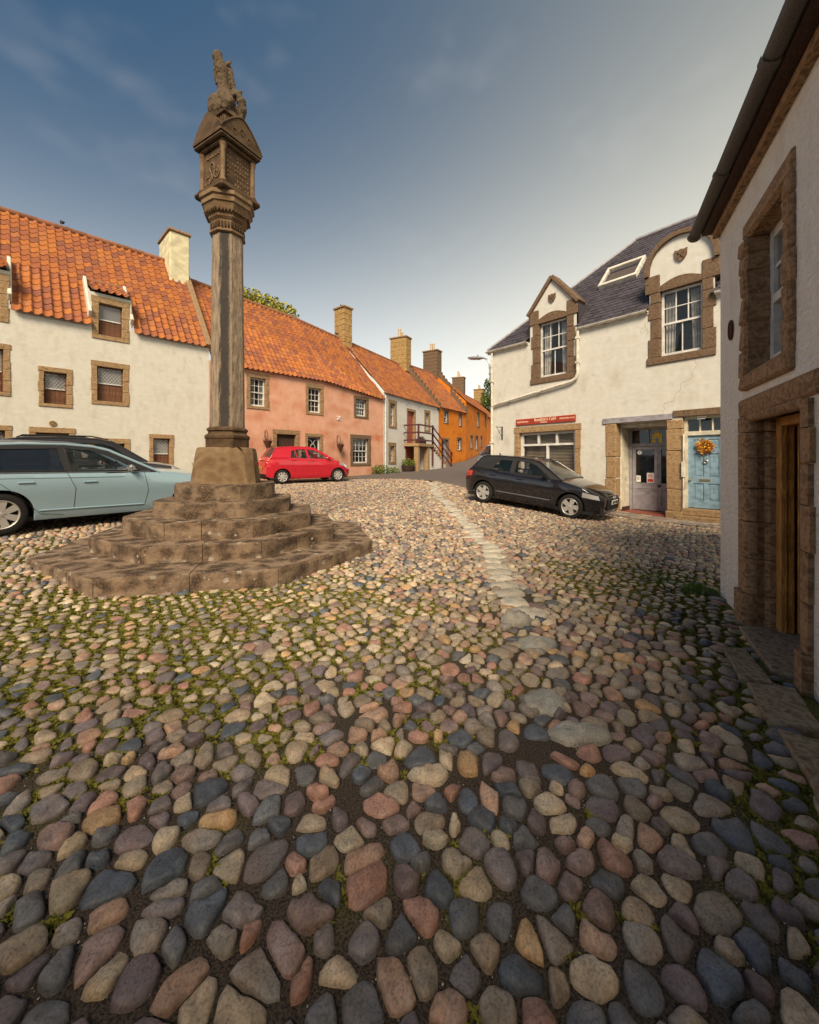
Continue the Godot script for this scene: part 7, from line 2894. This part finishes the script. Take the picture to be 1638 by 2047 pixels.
func build_misc() -> void:
	var TC := facade(3.24, 15.9, 8.0, 10.2)
	var TP := facade(-8.42, 16.8, -4.43, 21.0)
	var TP2 := facade(-4.43, 21.0, -1.6, 24.5)
	var TW := facade(-1.6, 24.5, 2.29, 31.6)
	# cafe sign
	var sg := thing("shop_sign", "long red shop sign with pale lettering above the cafe window", "sign", TC * Transform3D(Basis(), Vector3(2.36, 2.9, 0.03)))
	var b := MB.new()
	b.cbox(Vector3.ZERO, Vector3(2.32, 0.22, 0.05), 0.008)
	part(sg, "board", b, M.sign_red)
	text(sg, "Rankin's Café", Vector3(0.05, 0.035, 0.028), 0.1, M.sign_letter, true, 0.006, 0.85)
	text(sg, "Culross", Vector3(0.0, -0.06, 0.028), 0.055, M.sign_letter, true, 0.006, 0.27)
	text(sg, "01383 882 062", Vector3(-0.86, 0.0, 0.028), 0.06, M.sign_letter, false, 0.006, 0.48)
	text(sg, "cafe@rankins.co.uk", Vector3(0.86, 0.02, 0.028), 0.05, M.sign_letter, false, 0.006, 0.55)
	# yellow emblem in the fanlight and papers on the doors
	var em := thing("window_emblem", "yellow bar and ring emblem behind the fanlight glass over entrance", "sign", TC * Transform3D(Basis(), Vector3(5.62, 2.2, -0.872)))
	var e := MB.new()
	var ring := []
	for i in 13:
		var a := PI * (i / 12.0 * 1.2 - 0.1)
		ring.append(Vector3(cos(a) * 0.06, 0.11 + sin(a) * 0.06, 0))
	e.tube(ring, 0.016, 6)
	e.prism(PackedVector2Array([Vector2(-0.05, 0.12), Vector2(0.05, 0.12), Vector2(0.08, -0.05), Vector2(0.03, -0.05), Vector2(0.0, 0.05), Vector2(-0.03, -0.05), Vector2(-0.08, -0.05)]), -0.006, 0.006)
	for k in 4:
		for s in [-1, 1]:
			e.box(Vector3(s * 0.095, 0.08 - k * 0.055, 0), Vector3(0.085, 0.032, 0.012))
	e.box(Vector3(-0.085, -0.13, 0), Vector3(0.11, 0.05, 0.012))
	e.box(Vector3(0.085, -0.13, 0), Vector3(0.11, 0.05, 0.012))
	part(em, "emblem", e, M.yellow_sign)
	var nt := thing("dog_notice", "white card with red panel and ringed dog symbol on grey door", "notice", TC * Transform3D(Basis(), Vector3(5.44, 0.96, -0.872)))
	var p := MB.new()
	p.box(Vector3.ZERO, Vector3(0.2, 0.3, 0.006))
	part(nt, "card", p, M.paper)
	var q := MB.new()
	q.box(Vector3(0, -0.08, 0.004), Vector3(0.16, 0.09, 0.004))
	var rr := []
	for i in 17:
		var a := TAU * i / 16.0
		rr.append(Vector3(cos(a) * 0.06, 0.055 + sin(a) * 0.06, 0.004))
	q.tube(rr, 0.008, 5, false)
	q.tube([Vector3(-0.04, 0.1, 0.005), Vector3(0.04, 0.015, 0.005)], 0.006, 5)
	part(nt, "red_print", q, M.paper_red)
	var dg := MB.new()
	dg.box(Vector3(0, 0.055, 0.003), Vector3(0.05, 0.02, 0.003))
	dg.box(Vector3(0.022, 0.068, 0.003), Vector3(0.02, 0.02, 0.003))
	dg.box(Vector3(-0.02, 0.04, 0.003), Vector3(0.008, 0.02, 0.003))
	dg.box(Vector3(0.015, 0.04, 0.003), Vector3(0.008, 0.02, 0.003))
	part(nt, "dog_print", dg, M.ink)
	for c in [[5.1, 0.92, 0.13, 0.2, "small cream card low on the left door pane", "card_notice"], [5.93, 1.0, 0.12, 0.28, "tall white sheet on the narrow right door pane", "sheet_notice"]]:
		var n2 := thing(c[5], c[4], "notice", TC * Transform3D(Basis(), Vector3(c[0], c[1], -0.872)))
		var s := MB.new()
		s.box(Vector3.ZERO, Vector3(c[2], c[3], 0.005))
		part(n2, "card", s, M.paper)
		var ln := MB.new()
		for k in 4:
			ln.box(Vector3(-0.01, c[3] * (0.25 - k * 0.12), 0.003), Vector3(c[2] * 0.6, 0.008, 0.003))
		part(n2, "print", ln, M.ink)
	var rs := thing("round_sticker", "round white sticker with a bird-like mark on the door glass", "sticker", TC * Transform3D(Basis(Vector3.RIGHT, PI / 2), Vector3(5.13, 1.74, -0.878)))
	var rd := MB.new()
	rd.lathe([Vector2(0.065, 0.0), Vector2(0.065, 0.004), Vector2(0, 0.004)], 20)
	part(rs, "disc", rd, M.paper)
	var rk := MB.new()
	rk.box(Vector3(0, 0.005, 0), Vector3(0.03, 0.003, 0.07))
	rk.box(Vector3(0.015, 0.005, 0.01), Vector3(0.03, 0.003, 0.03))
	part(rs, "mark", rk, M.paint_blue)
	# autumn wreath on the blue door
	var wr := thing("door_wreath", "autumn wreath of orange leaves hung on the pale blue door", "wreath", TC * Transform3D(Basis(), Vector3(7.01, 1.86, -0.1)))
	var r := RandomNumberGenerator.new()
	r.seed = 9
	var wv := MB.new()
	for i in 420:
		var a := r.randf() * TAU
		var rad := 0.125 + r.randfn(0, 0.04)
		var c := Vector3(cos(a) * rad, sin(a) * rad, r.randf_range(-0.03, 0.05))
		var s := r.randf_range(0.025, 0.05)
		var bb := Basis(Vector3(r.randf_range(-1, 1), r.randf_range(-1, 1), r.randf_range(-1, 1)).normalized(), r.randf() * TAU)
		wv.col = [Color(0.6, 0.2, 0.02), Color(0.7, 0.33, 0.03), Color(0.65, 0.45, 0.08), Color(0.4, 0.1, 0.02)][r.randi() % 4]
		wv.quad(c + bb * Vector3(-s, 0, 0), c + bb * Vector3(0, -s * 0.5, 0.01), c + bb * Vector3(s, 0, 0), c + bb * Vector3(0, s * 0.5, 0.01))
	part(wr, "leaves", wv, M.leaf)
	var hoop := []
	for i in 25:
		var a := TAU * i / 24.0
		hoop.append(Vector3(cos(a) * 0.125, sin(a) * 0.125, 0))
	var hp := MB.new()
	hp.tube(hoop, 0.014, 6, false)
	part(wr, "hoop", hp, M.bark)
	var fl := thing("door_light", "small flat floodlight fixed above the fanlight of blue door", "light", TC * Transform3D(Basis(), Vector3(6.98, 2.62, 0.06)))
	var fb := MB.new()
	fb.cbox(Vector3.ZERO, Vector3(0.22, 0.06, 0.12), 0.015)
	part(fl, "housing", fb, M.gutter_iron)
	var fg := MB.new()
	fg.cbox(Vector3(0, -0.035, 0.01), Vector3(0.18, 0.02, 0.09), 0.005)
	part(fl, "lens", fg, M.lamp_clear)
	# street lamp on the corner
	var sl := thing("street_lamp", "grey street lamp on a bent arm at the cafe corner", "street lamp", TC * Transform3D(Basis(), Vector3(0.05, 0, 0.12)))
	var ar := MB.new()
	ar.tube([Vector3(0.0, 4.6, 0.0), Vector3(0.0, 5.2, 0.03), Vector3(-0.02, 5.35, 0.05), Vector3(-0.12, 5.5, 0.08), Vector3(-0.3, 5.58, 0.1)], 0.03, 8)
	ar.box(Vector3(0, 4.9, -0.02), Vector3(0.09, 0.06, 0.12))
	ar.box(Vector3(0, 5.15, -0.02), Vector3(0.09, 0.06, 0.12))
	part(sl, "arm", ar, M.steel)
	var hd := MB.new()
	var rows := []
	for i in 11:
		var t := i / 10.0
		var rad := 0.055 + 0.075 * sin(PI * pow(t, 0.8)) if i < 10 else 0.01
		var row := []
		for k in 13:
			var a := TAU * k / 12.0
			row.append(Vector3(-0.25 - t * 0.85, 5.57 + t * 0.16 + sin(a) * rad * 0.55, 0.1 + cos(a) * rad))
		rows.append(row)
	hd.grid(rows)
	hd.fan(rows[0], true)
	hd.tube([Vector3(-0.55, 5.68, 0.1), Vector3(-0.55, 5.75, 0.1)], 0.03, 8)
	part(sl, "lamp_head", hd, M.grey_paint)
	var dif := MB.new()
	dif.xf = Transform3D(Basis(Vector3.BACK, -0.186), Vector3(-0.72, 5.61, 0.1))
	dif.cbox(Vector3.ZERO, Vector3(0.5, 0.05, 0.17), 0.02)
	part(sl, "diffuser", dif, M.lamp_clear)
	var wb := thing("wall_bracket", "empty iron sign bracket on the cafe wall left of window", "bracket", TC * Transform3D(Basis(), Vector3(0.55, 2.55, 0)))
	var wk := MB.new()
	wk.box(Vector3(0, 0, 0.015), Vector3(0.04, 0.5, 0.03))
	wk.tube([Vector3(0, 0.22, 0.02), Vector3(0, 0.22, 0.4)], 0.012, 6)
	wk.tube([Vector3(0, -0.18, 0.02), Vector3(0, 0.2, 0.34)], 0.01, 6)
	part(wb, "bracket_arm", wk, M.iron)
	# hanging cone baskets on the pink house
	for hb in [[TP * Transform3D(Basis(), Vector3(2.47, 2.25, 0.0)), "rusty cone basket of dry twigs hung left of the pink house door"], [TP2 * Transform3D(Basis(), Vector3(0.81, 2.2, 0.0)), "rusty cone basket hung below the tie plate on the pink house"]]:
		var h := thing("hanging_basket", hb[1], "hanging basket", hb[0], "cone baskets on the pink house")
		var cn := MB.new()
		cn.xf = Transform3D(Basis(), Vector3(0, 0, 0.28))
		cn.lathe([Vector2(0.005, -0.32), Vector2(0.2, 0.12), Vector2(0.21, 0.15), Vector2(0.18, 0.13), Vector2(0, 0.12)], 12)
		part(h, "cone", cn, M.rust_iron)
		var bk := MB.new()
		bk.tube([Vector3(0, 0.6, 0.0), Vector3(0, 0.65, 0.15), Vector3(0, 0.55, 0.28), Vector3(0, 0.15, 0.28)], 0.014, 6)
		bk.tube([Vector3(0.0, 0.2, 0), Vector3(0, 0.62, 0.02)], 0.014, 6)
		part(h, "bracket", bk, M.rust_iron)
		var tw := MB.new()
		for i in 40:
			var a := r.randf() * TAU
			var s := r.randf_range(0.02, 0.16)
			tw.tube([Vector3(cos(a) * s, 0.12, 0.28 + sin(a) * s), Vector3(cos(a) * s * 1.9, 0.2 + r.randf() * 0.25, 0.28 + sin(a) * s * 1.9)], [0.006, 0.002], 4)
		part(h, "twigs", tw, M.rust_iron)
	# birds
	var TL := facade(-12.7, 12.4, -8.42, 16.8)
	bird("dark gull perched on the ridge of the cream house", TL * Vector3(1.75, 10.86, -3.3), 2.6)
	var T2c := TP2 * Vector3(3.6, 9.55, -3.25)
	bird("dark bird on the tiles just left of the pink house chimney", T2c, 2.4)
	bird("dark bird standing on the coping of the pink house chimney", TP2 * Vector3(4.0, 11.47, -3.25), 2.2)
	# planters and weeds
	var pl := thing("wooden_planter", "round wooden tub of green plants by the red lower door", "planter", Transform3D(Basis(), TW * Vector3(2.15, gh(-0.5, 26.3), 0.55)))
	var tb := MB.new()
	tb.lathe([Vector2(0.0, 0.0), Vector2(0.38, 0.0), Vector2(0.46, 0.42), Vector2(0.42, 0.42), Vector2(0.4, 0.36), Vector2(0, 0.36)], 18)
	part(pl, "tub", tb, M.dark_wood)
	for y in [0.1, 0.32]:
		var hb2 := MB.new()
		hb2.lathe([Vector2(0.4 + y * 0.19, y), Vector2(0.4 + (y + 0.04) * 0.19, y + 0.04)], 18)
		part(pl, "hoop", hb2, M.iron)
	var pf := MB.new()
	leaf_cloud(pf, Vector3(0, 0.58, 0), Vector3(0.5, 0.32, 0.5), 500, 0.09, Color(0.13, 0.17, 0.03), r)
	part(pl, "leaves", pf, M.leaf)
	var wbx := thing("window_box", "dark trough of white flowers on the outside stair landing", "planter", TW * Transform3D(Basis(), Vector3(3.3, 2.625, 0.9)))
	var bx2 := MB.new()
	bx2.cbox(Vector3(0, 0.15, 0), Vector3(1.1, 0.3, 0.26), 0.02)
	part(wbx, "trough", bx2, M.dark_wood)
	var fw := MB.new()
	leaf_cloud(fw, Vector3(0, 0.36, 0), Vector3(0.55, 0.12, 0.15), 260, 0.06, Color(0.1, 0.13, 0.04), r)
	leaf_cloud(fw, Vector3(0, 0.42, 0), Vector3(0.55, 0.1, 0.15), 120, 0.05, Color(0.6, 0.5, 0.5), r)
	part(wbx, "flowers", fw, M.leaf)
	var lp := thing("potted_plant", "small white pot with a thin plant beside the cream house", "planter", Transform3D(Basis(), TL * Vector3(5.55, gh(-8.6, 16.1), 0.25)))
	var pt := MB.new()
	pt.lathe([Vector2(0, 0.35), Vector2(0.1, 0.35), Vector2(0.15, 0.62), Vector2(0.12, 0.62), Vector2(0, 0.58)], 12)
	pt.lathe([Vector2(0.16, 0), Vector2(0.12, 0.35)], 12)
	part(lp, "pot", pt, M.white_paint)
	var lf := MB.new()
	leaf_cloud(lf, Vector3(0, 0.85, 0), Vector3(0.14, 0.25, 0.14), 70, 0.06, Color(0.12, 0.12, 0.04), r)
	part(lp, "leaves", lf, M.leaf)
	bush("weed_bush", "low green weeds at the corner of the pink house", ground_at(-1.75, 23.75), Vector3(0.6, 0.35, 0.4), 420, 0.09, Color(0.1, 0.15, 0.03), 21)
	bush("weed_bush", "straggling weeds along the foot of the small white house", ground_at(-1.0, 24.75), Vector3(0.5, 0.22, 0.35), 260, 0.08, Color(0.12, 0.16, 0.03), 22)
	grass_tuft("grass_tuft", "bright green grass tuft against the corner of the roughcast house", ground_at(3.28, 4.55), 0.2, 0.13, 900, 31)
	grass_tuft("grass_tuft", "low grass growing at the foot of the roughcast wall", ground_at(3.1, 4.95), 0.28, 0.07, 700, 32)
	# trees behind the roofs
	tree("garden_tree", "yellow green tree crown showing over the pink house roof", TP * Vector3(4.2, 0.5, -9.0), 11.0, [[-0.6, 11.1, 0, 0.9], [0.5, 11.5, 0.4, 1.1], [1.6, 11.3, 0.0, 1.1], [2.7, 10.9, 0, 1.1], [3.8, 10.4, 0, 1.0], [1, 9, 1, 1.8], [-3.4, 10.9, 0, 0.7]], 900, 0.17, Color(0.32, 0.3, 0.05), 41)
	tree("lane_tree", "dense green tree at the head of the lane beyond chimneys", Vector3(11.3, 2.6, -55.0), 8.0, [[0, 7.6, 0, 1.6], [0.3, 9.4, 0, 1.4], [0.6, 5.6, 0.3, 1.7], [1.0, 8.6, 0, 1.3], [-0.3, 6.6, 0.5, 1.4]], 800, 0.25, Color(0.09, 0.13, 0.03), 42)
	build_shade_house()

# unseen house added behind the viewpoint, sized to shade the nearest stones
func build_shade_house() -> void:
	var h := thing("added_shade_house", "plain harled house added unseen behind the viewpoint to shade the foreground", "house", facade(0.6, -3.4, -15.4, -3.4))
	var L := 16.0
	var w := MB.new()
	var op := []
	for k in 5:
		op.append(hole(1.2 + k * 3.0, 2.1 + k * 3.0, 2.9, 4.2))
	wall_face(w, 0.0, L, -0.6, 4.7, op)
	shell(w, 0.0, L, -0.6, 4.7, 6.6, -3.3, 6.7)
	part(h, "wall", w, M.harl_white)
	for k in 5:
		sash_window(h, Transform3D.IDENTITY, 1.2 + k * 3.0, 2.1 + k * 3.0, 2.9, 4.2, 0.15, M.grey_stone, 2, 2, 2, 2)
	pantiles(h, Vector3(0, 4.6, 0.14), Vector3(L, 4.6, 0.14), Vector3(L, 6.7, -3.3), Vector3(0, 6.7, -3.3), 60, 15, 0)
	var bed := MB.new()
	bed.quad(Vector3(L, 4.7, -6.7), Vector3(0, 4.7, -6.7), Vector3(0, 6.7, -3.3), Vector3(L, 6.7, -3.3))
	part(h, "rear_slope", bed, M.dark_roof)
